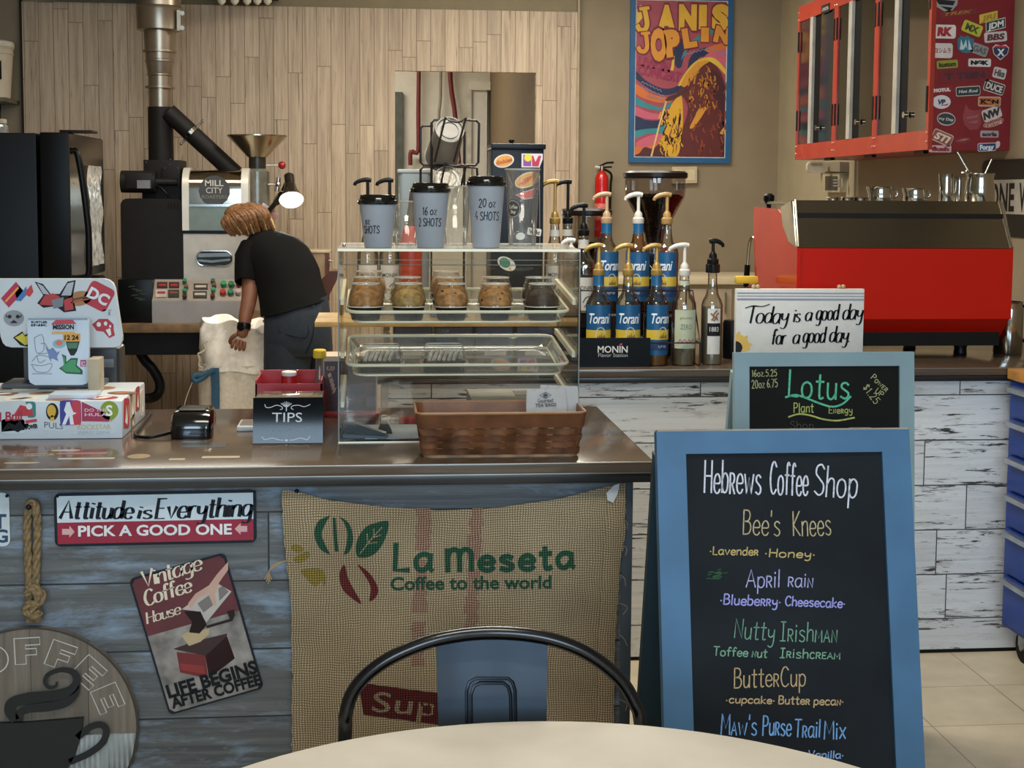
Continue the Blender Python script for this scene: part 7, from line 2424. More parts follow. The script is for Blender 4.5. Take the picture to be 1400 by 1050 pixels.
obj('pink_ground', MB().poly(fpr, [(0, 0), (PW, 0), (PW, PH), (0, PH)], .0004), paint('9a4450', .4), sheet, smooth=0)
bands = [('navy_swirl', '1e2547', [[(115, 425), (200, 490), (300, 530), (380, 510), (430, 440), (450, 350), (500, 300), (580, 290), (700, 400), (700, 440), (600, 370), (520, 340), (470, 400), (430, 500), (360, 560), (260, 560), (115, 470)],
                                   [(115, 690), (180, 715), (260, 720), (330, 700), (330, 740), (240, 770), (115, 780)], [(350, 330), (375, 250), (420, 230), (470, 270), (420, 330), (400, 400), (370, 400)]]),
         ('teal_swirl', '2f8087', [[(115, 580), (200, 620), (280, 640), (340, 610), (330, 640), (260, 660), (115, 625)], [(115, 785), (200, 770), (260, 765), (330, 740), (300, 790), (200, 800), (115, 825)], [(700, 150), (600, 190), (520, 240), (440, 300), (400, 360), (430, 280), (520, 200), (640, 130)]]),
         ('orange_swirl', 'c8692c', [[(115, 500), (200, 550), (290, 580), (350, 580), (330, 610), (240, 610), (115, 560)], [(700, 270), (600, 270), (540, 300), (600, 330), (700, 390)], [(115, 880), (200, 830), (280, 820), (300, 870), (240, 940), (115, 940)]]),
         ('rose_swirl', 'bd5a6e', [[(115, 640), (200, 670), (280, 680), (350, 650), (340, 700), (240, 715), (115, 690)], [(700, 300), (640, 300), (560, 320), (500, 390), (600, 350), (700, 430)], [(125, 860), (200, 815), (290, 800), (260, 850), (180, 880)]]),
         ('yellow_swirl', 'cfae3a', [[(120, 60), (160, 30), (180, 80), (140, 140), (125, 120)], [(600, 350), (700, 420), (700, 450), (590, 380), (500, 400), (430, 490), (380, 510), (450, 400), (520, 350)], [(330, 420), (360, 330), (350, 430)]]),
         ('brown_figure', '5a1f18', [[(370, 560), (430, 490), (480, 400), (540, 365), (590, 380), (640, 440), (670, 540), (690, 640), (690, 940), (390, 940), (400, 800), (440, 650), (400, 570)]]),
         ('dark_hair', '40171a', [[(560, 420), (620, 440), (660, 520), (690, 620), (690, 760), (640, 720), (610, 600), (570, 560), (600, 500)], [(620, 760), (690, 740), (690, 930), (640, 900)]]),
         ('amber_light', 'c98b2a', [[(400, 500), (440, 430), (500, 370), (570, 365), (520, 400), (470, 470), (420, 520)], [(500, 660), (550, 640), (520, 700), (470, 765), (450, 760), (480, 700)], [(640, 780), (680, 760), (660, 800), (630, 800)]]),
         ('yellow_jacket', 'cf9c24', [[(360, 600), (400, 570), (410, 700), (400, 820), (370, 940), (240, 940), (270, 850), (310, 730), (330, 650)]]),
         ('jacket_fold', '8a4a1c', [[(370, 680), (350, 760), (330, 830), (300, 930), (320, 830)], [(395, 640), (385, 800), (365, 920), (375, 780)], [(300, 760), (280, 840), (262, 900), (280, 830)]]),
         ('crowd_shadow', '4a1c16', [[(115, 940), (150, 915), (180, 880), (230, 890), (270, 860), (300, 900), (310, 940)]]),
         ('mic_arm', '4a201a', [[(305, 600), (320, 580), (370, 560), (420, 530), (450, 540), (400, 570), (340, 600)]])]
for i, (nm, col, polys) in enumerate(bands):
    poster(nm, col, polys, .0007 + i * .0003)
rq = random.Random(5)
for nm_, cl_q, n_q, (xa_, xb_, ya_, yb_) in (('gold_fleck', 'b87a26', 46, (430, 600, 380, 640)), ('gold_fleck', 'd0a030', 40, (270, 400, 640, 930)), ('rust_fleck', '8a3a20', 46, (440, 680, 480, 900)), ('dark_fleck', '3a1414', 30, (270, 400, 660, 930))):
    mb = MB()
    for k in range(n_q):
        x, y = rq.uniform(xa_, xb_), rq.uniform(ya_, yb_)
        if nm_ != 'rust_fleck' and xa_ > 400 and y < 420 and x < 470:
            continue
        mb.ribbon(fpr, C4((x, y), (x + rq.uniform(-6, 10), y + rq.uniform(8, 20)), (x + rq.uniform(-12, 14), y + rq.uniform(22, 46))), rq.uniform(.004, .010), .0046)
    obj(nm_, mb, paint(cl_q, .4), sheet, smooth=0)
mb = MB()
mb.ribbon(fpr, C4((308, 610), (270, 740), (220, 935)), .010, .0048)
obj('mic_stand', mb, paint('d3b070', .4), sheet, smooth=0)


def parch(word, pts, col, d, bold, hs, edge='d3a23a'):
    """bulging show lettering: each letter on its own baseline"""
    mb, me = MB(), MB()
    for chv, (x, y, h, w, rot) in zip(word, pts):
        u, v = C4((x, y))[0]
        f = fpr.rot(rot, u, v)
        hh = h / 4.375 / 1941 * 8.55
        ww = w / 4.375 / 1941 * 8.55
        if chv == 'J':
            jp = [(v_.x, v_.y) for v_ in smoothpts([(ww * a, hh * b, 0) for a, b in ((.15, .95), (.2, .6), (.2, .25), (.0, .04), (-.3, .08), (-.42, .25))], 5)]
            mb.ribbon(f, jp, ww * .30, d + .0004)
            mb.ribbon(f, [(-ww * .12, hh * .93), (ww * .42, hh * .93)], hh * .14, d + .0007)
            me.ribbon(f, jp, ww * .46, d)
            me.ribbon(f, [(-ww * .2, hh * .93), (ww * .5, hh * .93)], hh * .24, d + .0002)
            continue
        mb.type(f, chv, 0, 0, hh, 'C', bold, 0, 1, d + .0004, None, 1, 3, width=ww)
        me.type(f, chv, 0, -hh * .03, hh * 1.06, 'C', bold + .035, 0, 1, d, None, 1, 3, width=ww * 1.16)
    obj('letter_edge', me, paint(edge, .4), sheet, smooth=0)
    obj('show_lettering', mb, paint(col, .4), sheet, smooth=0)


parch('JANIS', [(180, 185, 140, 95, 8), (310, 180, 135, 115, 0), (437, 168, 128, 108, 0), (527, 162, 120, 48, 0), (632, 168, 128, 105, 0)], 'd2a22e', .0050, .08, 1, '6e1f2a')
parch('JOPLIN', [(180, 312, 118, 85, 5), (265, 348, 160, 98, 2), (355, 325, 135, 92, 8), (455, 275, 98, 82, 10), (540, 243, 70, 48, 0), (635, 250, 82, 95, -12)], 'cf8a2a', .0062, .08, 1, '6e1f2a')
mb = MB()
for tx, x0, x1, yb, yc, yb1 in (('LIVE IN', 135, 330, 385, 335, 430), ('CONCERT', 135, 390, 440, 385, 490)):
    pu, pv = C4((x0, yb), (x1, yb1))
    f = fpr.rot(math.degrees(math.atan2(pv[1] - pu[1], pv[0] - pu[0])), *pu)
    mb.type(f, tx, 0, 0, (yb - yc) / 4.375 / 1941 * 8.55, 'L', .04, 0, 1, .0056, None, 1, 2, width=math.hypot(pv[0] - pu[0], pv[1] - pu[1]))
obj('show_lettering', mb, paint('8f2b4c', .4), sheet, smooth=0)
mb = MB()
for x0, x1, y0, y1 in ((420, 560, 330, 290), (560, 670, 292, 325), (160, 280, 490, 545), (150, 300, 520, 580), (190, 300, 570, 600)):
    pu, pv = C4((x0, y0), (x1, y1))
    mb.ribbon(fpr, [(pu[0] + (pv[0] - pu[0]) * k / 12, pu[1] + (pv[1] - pu[1]) * k / 12 + (.006 if k % 2 else -.004)) for k in range(13)], .0045, .0056)
obj('small_print', mb, paint('7f86a8', .4), sheet, smooth=0)

# ---- switch box half hidden by the grinder hopper
fsw = Frame((0, YB - .03, 0))
p = pxpoly(fsw, [(919, 251), (953, 250), (953, 227.5), (919, 228)])
sw = thing('switch_box', 'cream two-gang switch box on the tan wall just below the poster', 'switch', ((p[0][0] + p[1][0]) / 2, YB - .015, p[0][1]))
obj('box', MB().prism(fsw, p, -.029, 0), mat('cream_switch', 'b8a987', .4, var=.03), sw)
for k in (0, 1):
    c0, c1 = p[0][0] + .012 + k * .068, p[0][0] + .07 + k * .068
    obj('rocker', MB().prism(fsw, [(c0, p[0][1] + .02), (c1, p[0][1] + .02), (c1, p[2][1] - .02), (c0, p[2][1] - .02)], 0, .004), mat('cream_rocker', 'c4b695', .35), sw)

# ---- fire extinguisher
yx = 8.40
q0, q1 = onY(813, 285, yx), onY(832, 236, yx)
xc, rx_ = (q0.x + q1.x) / 2, (q1.x - q0.x) / 2
fe = thing('fire_extinguisher', 'red fire extinguisher with black handle hung on the tan wall left of the poster', 'fire extinguisher', (xc, yx, q0.z - .17))
zb_, zs_ = q0.z - .17, q1.z
obj('cylinder', MB().lathe([(rx_ * .9, 0), (rx_, .012), (rx_, zs_ - zb_ - .045), (rx_ * .9, zs_ - zb_ - .02), (rx_ * .55, zs_ - zb_), (rx_ * .35, zs_ - zb_ + .012)], (xc, yx, zb_), 28), mat('signal_red', 'b01414', .25, var=.03, coat=.3), fe, smooth=40)
obj('label', MB().lathe([(rx_ + .0008, .10), (rx_ + .0008, .20)], (xc, yx, zb_), 28, cap=False), mat('red_white_label', 'c0655c', .5, var=.3, nscale=60), fe, smooth=40)
obj('valve', MB().cyl((xc, yx, zs_ + .008), (xc, yx, zs_ + .04), .014, .012), M_satin, fe)
obj('handle', MB().tube([(xc - .03, yx, zs_ + .028), (xc + .0, yx, zs_ + .044), (xc + .03, yx, zs_ + .058), (xc + .07, yx, zs_ + .060)], .006, 6).tube([(xc, yx, zs_ + .03), (xc + .06, yx, zs_ + .034)], .005, 6), M_bplast, fe)
obj('gauge', MB().cyl((xc - .015, yx - .02, zs_ + .03), (xc - .045, yx - .02, zs_ + .032), .008), mat('pale_nozzle', 'b4b0a8', .4), fe)
obj('hose', MB().tube([(xc + .012, yx - .01, zs_ + .02), (xc + .055, yx - .01, zs_ - .01), (xc + rx_ + .012, yx - .01, zs_ - .08), (xc + rx_ + .010, yx - .01, zs_ - .22)], .007, 8, smooth=5), M_bplast, fe)
obj('wall_bracket', MB().box(xc - .015, xc + .015, yx + rx_ - .004, YB - .0005, zs_ - .1, zs_ + .02), M_satin, fe)

# ---- red wall cabinets on the right wall
XD = 2.13
Yb = [onX(1268, 210, XD).y, onX(1194, 210, XD).y, onX(1138.5, 210, XD).y, onX(1087, 210, XD).y]
z0c, z1c = 1.632, 2.395
M_cred = mat('orange_red_steel', '9f2f1c', .35, var=.05, coat=.2)
M_csid = mat('deep_red_steel', '7d1720', .4, var=.05)
M_cmir = mat('dark_mirror_panel', '6d675c', .08, 1.0, var=.03, nscale=2)
names_ = ['nearest of three red steel wall cabinets on the right wall, its end plastered with stickers', 'middle of three red steel wall cabinets on the right wall with mirror doors', 'farthest of three red steel wall cabinets on the right wall, with a small dark plate']
cabs = []
for i in range(3):
    y0, y1 = Yb[i] + (.0008 if i else 0), Yb[i + 1]
    cb_ = thing('wall_cabinet', names_[i], 'cabinet', ((XD + XR) / 2, (y0 + y1) / 2, z0c), 'red wall cabinets on the right wall')
    cabs.append(cb_)
    obj('carcass', MB().box(XD + .016, XR - .0006, y0 + .002, y1 - .002, z0c, z1c), M_csid, cb_, smooth=0)
    w = y1 - y0
    fD = Frame((XD, y1, 0), (0, -1, 0))
    st, rl = .026, .075
    fm_ = MB()
    for pts in ([(0, z0c), (w, z0c), (w, z0c + rl), (0, z0c + rl)], [(0, z1c - rl), (w, z1c - rl), (w, z1c), (0, z1c)], [(0, z0c + rl), (st, z0c + rl), (st, z1c - rl), (0, z1c - rl)], [(w - st, z0c + rl), (w, z0c + rl), (w, z1c - rl), (w - st, z1c - rl)]):
        fm_.prism(fD, pts, -.018, 0)
    obj('door_frame', fm_, M_cred, cb_, smooth=0)
    hw = w / 2
    for k, (a, b) in enumerate(((st, hw - .085), (hw + .060, w - st))):
        obj('door', MB().prism(fD, [(a, z0c + rl), (b, z0c + rl), (b, z1c - rl), (a, z1c - rl)], -.014, -.006), M_cmir, cb_, smooth=0)
    obj('edge_strip', MB().prism(fD, [(hw - .085, z0c + rl), (hw - .040, z0c + rl), (hw - .040, z1c - rl), (hw - .085, z1c - rl)], -.014, .004), mat('pale_aluminium_strip', 'b5b3ab', .35, .3), cb_, smooth=0)
    obj('grip_channel', MB().prism(fD, [(hw - .040, z0c + rl), (hw + .060, z0c + rl), (hw + .060, z1c - rl), (hw - .040, z1c - rl)], -.016, -.010), mat('black_channel', '050505', .8), cb_, smooth=0)
    q = fD.p(hw + .075, z0c + rl + .07, 0)
    obj('lock_knob', MB().cyl(q, q + Vector((-.016, 0, 0)), .013), M_chrome, cb_)
    for uu in (.013, w - .013):
        for vv in (z0c + .03, z0c + .065, z1c - .065, z1c - .03):
            qq = fD.p(uu, vv, .0)
            obj('bolt', MB().ball((qq.x, qq.y, qq.z), .006, 8), mat('pink_steel_bolt', 'c48a7c', .3, .5), cb_)
    for vv in (z0c + rl + .12, z1c - rl - .1):
        for uu in (st - .006, w - st + .006):
            qq = fD.p(uu, vv, .001)
            obj('hinge', MB().box(qq.x - .003, qq.x + .002, qq.y - .007, qq.y + .007, vv - .05, vv + .05), mat('dark_hinge', '1d1513', .5), cb_)
    qq = fD.p(w * .72, z0c, -.03)
    obj('catch', MB().box(qq.x, qq.x + .02, qq.y - .05, qq.y + .05, z0c - .012, z0c - .0003), M_bplast, cb_)
q = onX(1129, 12, XD - .001)
fD = Frame((XD, Yb[3], 0), (0, -1, 0))
uq, vq = fuv(fD, 1129, 12)
obj('name_plate', MB().prism(fD, [(uq - .06, vq - .02), (uq + .06, vq - .02), (uq + .06, vq + .02), (uq - .06, vq + .02)], 0, .003), paint('25211f'), cabs[2], smooth=0)
mb = MB().type(Frame(fD.p(uq, vq - .008, .0032), fD.ux, fD.uy), 'UNION', 0, 0, .016, 'C', .02, width=.09)
obj('plate_lettering', mb, paint('a9a59c'), cabs[2], smooth=0)
# stickers on the end of the nearest cabinet
fE = Frame((XD, Yb[0] + .002, 0))


def sk4(cx, cy, w, h, bgc, txt='', fg='ffffff', rot=0, shape='r', **k):
    px, py = 1060 + cx / 4.118, cy / 4.118
    u, v = fuv(fE, px, py)
    s_ = Yb[0] / 1941 / 4.118 * 1.004
    return sticker(cabs[0], fE, u, v, w * s_, h * s_, bgc, txt, fg, rot, shape, d=.0012, **k)


sk4(960, 30, 140, 85, '9a9a96', '', shape=[(-.5, .5), (.5, .5), (.48, .05), (.2, -.45), (.05, -.5), (-.4, -.1)], extra=[('2a2a2c', [[(-.45, .4), (.4, .3), (.3, 0), (-.3, .05)], [(-.25, -.05), (.3, -.15), (.15, -.4)]])])
sk4(1030, 72, 210, 34, '7a2428', 'TREK', 'a8702c', rot=7, shear=.3, bold=.02, th=.012)
sk4(1200, 97, 120, 50, 'd3b63a', 'JRI', 'a8862a', rot=14, shape='s', bold=.04, shear=.2)
sk4(952, 178, 135, 78, 'd8cfca', 'RK', 'a3222c', bold=.08, shear=.1)
sk4(1108, 160, 120, 66, 'b5b93a', 'MX', '4a4426', rot=-20, bold=.05)
sk4(1240, 140, 130, 58, '22392e', 'JDM', 'e3e3de', rot=14, shear=.2, bold=.04, shape='s', border='cfcfca')
sk4(1240, 208, 135, 58, 'c9c3bf', 'BBS', '5e2a30', rot=6, shear=.15, bold=.05)
sk4(1072, 250, 100, 100, '2f6f86', '', shape=[(-.5, .3), (-.3, .5), (-.1, .4), (.1, .5), (.3, .35), (.5, .3), (.4, -.1), (.45, -.4), (.1, -.5), (-.2, -.45), (-.45, -.3)], extra=[('bcd0d6', [[(-.35, -.3), (-.3, .3), (-.15, -.1), (0, .3), (.1, -.3), (0, -.1), (-.12, -.3)], [(.15, -.3), (.15, .3), (.38, -.3)]])])
sk4(1150, 280, 100, 60, '8d8d8c', 'GAS', '55575a', rot=-18, bold=.03)
sk4(942, 285, 118, 84, 'cfc6c2', 'ヨシムラ', '8a1f28', th=.016, bold=.02)
sk4(1268, 295, 100, 90, '2c3350', 'X', 'dcdcdc', border='c8c8cc', shape=[(-.5, .3), (-.3, .5), (0, .42), (.3, .5), (.5, .3), (.42, -.1), (0, -.5), (-.42, -.1)], th=.024, bold=.05, extra=[('b03040', [[(-.42, .3), (.42, .3), (.3, .42), (-.3, .42)]])])
sk4(968, 362, 125, 46, '8f8f34', 'kustom', '2c2a20', rot=5, bold=.04)
sk4(1150, 353, 135, 46, 'd3cdc9', 'NGK', '26262a', bold=.08, th=.014)
sk4(1065, 425, 300, 80, '701620', 'T TEIN', '41222a', rot=4, bold=.05, th=.022)
sk4(1262, 412, 78, 62, 'c7bfba', 'Hks', '5a5052', rot=-12, bold=.05)
sk4(938, 507, 124, 40, '851a24', 'MOTUL', 'd6cdc9', rot=5, bold=.08, th=.0115)
sk4(1085, 513, 145, 55, '2c3438', 'Hot Rod', 'cfd3cf', rot=4, shear=.25, border='b9b9b4', th=.0115, bold=.02)
sk4(1232, 492, 125, 66, '33262a', 'DUCE', 'd3ccc6', rot=-16, border='c3bab5', bold=.04)
sk4(935, 574, 110, 78, 'cfcad0', 'VP', '2e3550', shape='o', bold=.05, shear=.15, th=.018, extra=[('b03a3a', [[(-.1, -.3), (.4, -.1), (.3, -.25)]])])
sk4(1205, 572, 135, 56, 'c27a44', 'K&N', '2c2624', border='cdb9ac', bold=.07, th=.014, extra=[('9a3c2a', [[(-.48, .2), (.1, .2), (.1, .3), (-.48, .3)], [(-.48, -.3), (.1, -.3), (.1, -.2), (-.48, -.2)]])])
sk4(1110, 660, 120, 150, '8f3a40', '', shape=[(-.5, .0), (-.35, .5), (-.2, .3), (.1, .25), (.5, .3), (.4, .1), (.45, -.2), (.3, -.45), (-.1, -.5), (-.4, -.3)], extra=[('a05a5c', [[(-.3, 0), (.3, .1), (.25, 0), (-.28, -.08)], [(-.25, -.2), (.3, -.1), (.2, -.25)]])])
sk4(1218, 640, 115, 70, 'c9bfba', 'NW', '3a2c30', rot=20, bold=.07, shear=.2)
sk4(1228, 692, 125, 40, '9c4a40', 'racing', 'dcc7be', rot=18, shape='o', bold=.0, border='c7b3aa')
sk4(962, 670, 110, 76, '33373a', 'my Day', 'cfcfca', shape='o', border='bcbcb7', rot=-6, th=.010, bold=.02)
sk4(1205, 755, 110, 40, 'a8989a', 'aorla', '3a2a2e', bold=.05)
sk4(940, 775, 125, 70, '8f4a40', 'STI', 'dccdb9', rot=-22, border='c7b49f', bold=.05, shear=.25)
sk4(1055, 790, 100, 36, '7c2a2e', '', rot=8, shape='o', extra=[('a86a6a', [[(-.4, 0), (.1, .25), (.42, .1), (.1, -.1)]])])
sk4(928, 838, 132, 40, 'c9a5a8', 'flush', '8a2c38', bold=.07)
sk4(1190, 828, 108, 48, '2c3a66', 'Forgy', 'd6d9e0', rot=3, border='c9c9d3', bold=.06)
sk4(1250, 815, 30, 44, 'c9c3c6', '', shape='o', rot=-20)

# ---- paler corner panel, thermostat and dispenser under the cabinets
struct('wall_corner_panel', MB().box(XR - .012, XR, onX(1168, 240, XR - .012).y, YB, 0, CEIL), mat('lit_tan_paint', 'a1967c', .7, var=.03, nscale=6), smooth=0)  # thin added panel; the corner's brighter light is put in its paler colour
XW = XR - .012
fR = Frame((XW - .001, 0, 0), (0, -1, 0))
p = [fuv(fR, *c) for c in ((1133, 263), (1157, 263), (1157, 236), (1133, 237))]
th = thing('thermostat', 'cream thermostat with a dark grey screen on the wall under the red cabinets', 'thermostat', (XW - .02, -(p[0][0] + p[1][0]) / 2, p[0][1]))
obj('case', MB().prism(fR, p, 0, .035), mat('cream_case', 'a59a80', .4), th)
p2 = [fuv(fR, *c) for c in ((1137.5, 260), (1154, 260), (1154, 241), (1137.5, 241))]
obj('screen', MB().prism(Frame((XW - .036, 0, 0), (0, -1, 0)), p2, 0, .003), mat('dark_screen', '35332e', .2), th)
mb = MB()
fR3 = Frame((XW - .0392, 0, 0), (0, -1, 0))
for y in (246, 250, 254):
    mb.ribbon(fR3, [fuv(fR3, 1139, y), fuv(fR3, 1147, y)], .006, .0004)
mb.ribbon(fR3, [fuv(fR3, 1151, 245), fuv(fR3, 1151, 255)], .02, .0004)
obj('screen_print', mb, paint('8d8a80'), th, smooth=0)
p = [fuv(fR, *c) for c in ((1124, 234), (1161, 235), (1161, 221.5), (1124, 223))]
ds = thing('towel_holder', 'grey-brown bar with a white rounded end mounted on the wall right below the red cabinets', 'holder', (XW - .06, -(p[0][0] + p[1][0]) / 2, p[0][1]))
obj('arm', MB().prism(fR, p, 0, .05), mat('taupe_bar', '857a68', .5), ds)
yA = onX(1110, 229, XW - .15).y
fH = Frame((XW - .16, yA, 0))
obj('white_end', MB().prism(fH, rrect(*[fuv(fH, 1104, 229)[0], fuv(fH, 1131, 229)[0]], fuv(fH, 1118, 236.5)[1], fuv(fH, 1118, 220.5)[1], .025, 6), -.03, 0), mat('white_plastic_end', 'c4bba6', .4), ds)
mb = MB().prism(fH, rrect(fuv(fH, 1108, 229)[0], fuv(fH, 1124, 229)[0], fuv(fH, 1118, 226)[1], fuv(fH, 1118, 222.5)[1], .008, 4), 0, .002)
obj('slot', mb, mat('grey_slot_b', '8f8672', .5), ds)

# ---- ONE WAY sign
fO = Frame((XR - .004, 0, 0), (0, -1, 0))
ua, va = fuv(fO, 1344, 219)
ub = fuv(fO, 1416, 219)[0]
vb = fuv(fO, 1344, 321)[1]
va = va - .002
sg = thing('street_sign', 'black and white one-way street sign on the right wall behind the espresso machine', 'sign', (XR - .004, -(ua + ub) / 2, vb))
obj('plate', MB().prism(fO, rrect(ua, ub + .08, vb, va, .03, 5), 0.0005, .003), mat('black_sign_sheet', '161514', .4), sg)
v0_, v1_ = fuv(fO, 1360, 292)[1], fuv(fO, 1360, 246)[1]
obj('white_band', MB().prism(fO, [(ua + .02, v0_), (ub + .06, v0_), (ub + .06, v1_), (ua + .02, v1_)], .003, .0036), mat('pale_sign_band', '9f9a90', .5), sg, smooth=0)
mb = MB()
ul, ur = fuv(fO, 1354, 270)[0], fuv(fO, 1388, 270)[0]
mb.type(Frame(fO.p(0, 0, .0037), fO.ux, fO.uy), 'ONE', ul, v0_ + .014, (v1_ - v0_) * .78, 'L', .03, width=(ur - ul))
mb.type(Frame(fO.p(0, 0, .0037), fO.ux, fO.uy), 'W', ur + .04, v0_ + .014, (v1_ - v0_) * .78, 'L', .03, width=(ur - ul) * .42)
obj('lettering', mb, paint('191817'), sg, smooth=0)

# ---- stockroom pipes seen through the opening
M_pipe = mat('dark_red_pipe', '6e2226', .45)
for nm, pts, r, m, lab in (('pipe', ((573.5, 15), (572, 150), (571.5, 206), (562, 207), (561, 226)), .018, M_pipe, 'dark red pipe with an elbow at the left inside the opening'),
                           ('pipe', ((613, 15), (616, 110), (622, 155), (628, 230)), .02, M_pipe, 'dark red sloping pipe at the right inside the opening'),
                           ('pipe', ((602.5, 15), (602.5, 125), (600, 160), (600, 230)), .012, mat('grey_conduit', '8d8878', .5), 'thin grey conduit between the red pipes inside the opening')):
    o = obj(nm, MB().tube([onY(*q, 11.82) for q in pts], r, 10, smooth=4), m, None, smooth=60)
    tag(o, lab, 'pipe')

# ---- shelf with a white pail, upper left
zsh = onY(20, 135, 8.3).z
sh = thing('wall_shelf', 'dark grey shelf on the tan wall at the upper left, carrying a white pail', 'shelf', (-2.35, 8.35, zsh))
obj('board', MB().box(-2.72, -2.035, 8.17, YB - .001, zsh - .022, zsh - .0006), mat('grey_shelf', '6c6656', .5), sh)
for x in (-2.15, -2.6):
    obj('bracket', MB().box(x - .01, x + .01, 8.25, YB - .001, zsh - .05, zsh - .022).box(x - .01, x + .01, 8.47, YB - .001, zsh - .2, zsh - .022), mat('grey_bracket', '4c473c', .5, .4), sh)
xp = onY(18, 70, 8.33).x - .155
pl = thing('plastic_pail', 'white plastic pail with a ribbed rim and dark label on the upper left shelf', 'pail', (xp, 8.33, zsh))
hp_ = onY(10, 57, 8.33).z - zsh
obj('body', MB().lathe([(.125, 0), (.132, .004), (.150, hp_ - .075), (.156, hp_ - .072), (.156, hp_ - .066), (.151, hp_ - .064), (.151, hp_ - .045), (.157, hp_ - .042), (.157, hp_ - .036), (.152, hp_ - .034)], (xp, 8.33, zsh), 40), mat('warm_white_pail', 'd6cbb6', .4, var=.03), pl, smooth=30)
obj('lid', MB().lathe([(.158, hp_ - .034), (.160, hp_ - .020), (.158, hp_ - .006), (.150, hp_), (0, hp_ - .004)], (xp, 8.33, zsh), 40), mat('warm_white_lid', 'ddd3c0', .4), pl, smooth=30)
obj('label', MB().loft([[Vector((xp + .147 * math.cos(R(a)), 8.33 + .147 * math.sin(R(a)), zsh + z)) for a in range(-120, -30, 10)] for z in (hp_ * .32, hp_ * .7)], cap=False, closed=False), mat('black_pail_label', '191715', .5), pl, smooth=60)

# ---- refrigerator
M_fblk = mat('black_fridge_steel', '060607', .4, var=.08)
M_fst = mat('black_stainless_front', '6a6052', .17, 1.0, var=.06, nscale=3)
fx0, fx1 = -2.08, -1.243
fy0, fy1 = 6.0, 6.74
fz = 1.688
fr = thing('refrigerator', 'tall black refrigerator with bowed black handle at the far left behind the till screen', 'refrigerator', ((fx0 + fx1) / 2, 6.37, 0))
obj('cabinet', MB().box(fx0, -1.375, fy0, fy1, .04, fz - .004, .006), M_fblk, fr)
obj('plinth', MB().box(fx0 + .02, -1.38, fy0 + .02, fy1 - .02, 0, .04), M_fblk, fr, smooth=0)
for nm, za, zb2 in (('upper_door', 1.075, fz), ('lower_door', .06, 1.062)):
    d_ = obj(nm, MB().box(-1.362, fx1 - .003, fy0, fy1, za, zb2, .008), M_fblk, fr)
    obj('front_skin', MB().box(fx1 - .004, fx1, fy0 + .006, fy1 - .006, za + .006, zb2 - .006), M_fst, d_, smooth=0)
zh0, zh1 = onY(105, 378, 6.06).z, onY(100, 207, 6.06).z
hy = 6.05
obj('handle', MB().tube([(fx1 - .005, hy, zh1), (fx1 + .025, hy, zh1 - .02), (fx1 + .058, hy, zh1 - .28), (fx1 + .062, hy, zh1 - .42), (fx1 + .060, hy, zh0 + .02), (fx1 + .050, hy, zh0), (fx1 - .005, hy, zh0 - .006)], [.012, .014, .014, .014, .014, .013, .012], 10, smooth=5), M_bplast, fr, smooth=60)
obj('handle', MB().tube([(fx1 - .005, hy, 1.04), (fx1 + .05, hy, 1.03), (fx1 + .062, hy, .98), (fx1 + .06, hy, .5), (fx1 - .005, hy, .42)], .013, 10, smooth=5), M_bplast, fr, smooth=60)
obj('hinge_cover', MB().box(onY(83, 180, 6.05).x, onY(128, 180, 6.05).x, 6.02, 6.14, fz + .0005, fz + .011, .003), mat('dark_brown_cover', '241713', .4), fr)
pp = thing('plastic_sleeve', 'clear glossy plastic sleeve hanging on the front of the black refrigerator', 'sleeve', (fx1 + .004, 6.45, 1.2))
n_ = 16
vs = []
for j in range(n_ + 1):
    for i in range(9):
        vs.append(Vector((fx1 + .006 + .006 * math.sin(i * 1.7 + j * .8) * (j < n_) + .004, 6.33 + .30 * i / 8, 1.12 + .44 * j / n_)))
obj('sleeve', MB().faces(vs, [(j * 9 + i, j * 9 + i + 1, j * 9 + i + 10, j * 9 + i + 9) for j in range(n_) for i in range(8)]), clear('wrinkled_film', (.8, .8, .76), gloss=.8, haze=.28, rough=.12), pp, smooth=60)
q = onY(2, 178, 6.3)
jr = thing('glass_jar', 'clear glass jar on top of the black refrigerator at the left edge', 'jar', (q.x - .01, 6.3, fz))
obj('glass', MB().lathe([(0, .004), (.036, .004), (.038, .01), (.038, .036), (.030, .045), (.030, .05)], (q.x - .01, 6.3, fz - .003), 24, cap=False), clear('jar_glass', (.85, .85, .8), gloss=.6, haze=.12), jr, smooth=40)
obj('lid', MB().lathe([(.032, .05), (.032, .066), (.028, .068), (0, .068)], (q.x - .01, 6.3, fz - .003), 24), mat('pale_jar_lid', '9a917c', .4), jr)
# ================================================================ coffee roaster on its bench against the planked wall
YT = 7.40
zbt, zbb = onY(250, 443, YT).z, onY(250, 455, YT).z
zap = onY(250, 486, YT).z
bx0, bx1 = onY(100, 450, YT).x, onY(432, 450, YT).x
bn = thing('workbench', 'black-framed workbench with a worn wooden edge under the coffee roaster', 'workbench', ((bx0 + bx1) / 2, 7.8, 0))
obj('top', MB().box(bx0, bx1, YT, 8.25, zbb, zbt - .0006, .004), mat('worn_wood_bench', '7d6143', .5, var=.2, nscale=16), bn)
for ya_ in (YT + .03, 8.19):
    obj('apron', MB().box(bx0 + .02, bx1 - .02, ya_, ya_ + .03, zap, zbb), mat('black_bench_steel', '131315', .5), bn, smooth=0)
for x in (bx0 + .03, bx1 - .08):
    for y in (YT + .03, 8.16):
        obj('leg', MB().box(x, x + .05, y, y + .05, 0, zap), mat('black_bench_steel', '131315', .5), bn, smooth=0)
M_rb = mat('matte_black_roaster', '1c1917', .5, var=.06)
M_rs = mat('light_grey_steel', 'b8b1a7', .42, .25, var=.04)
M_rw = mat('cream_white_steel', 'd3cdc1', .4, .2, var=.03)
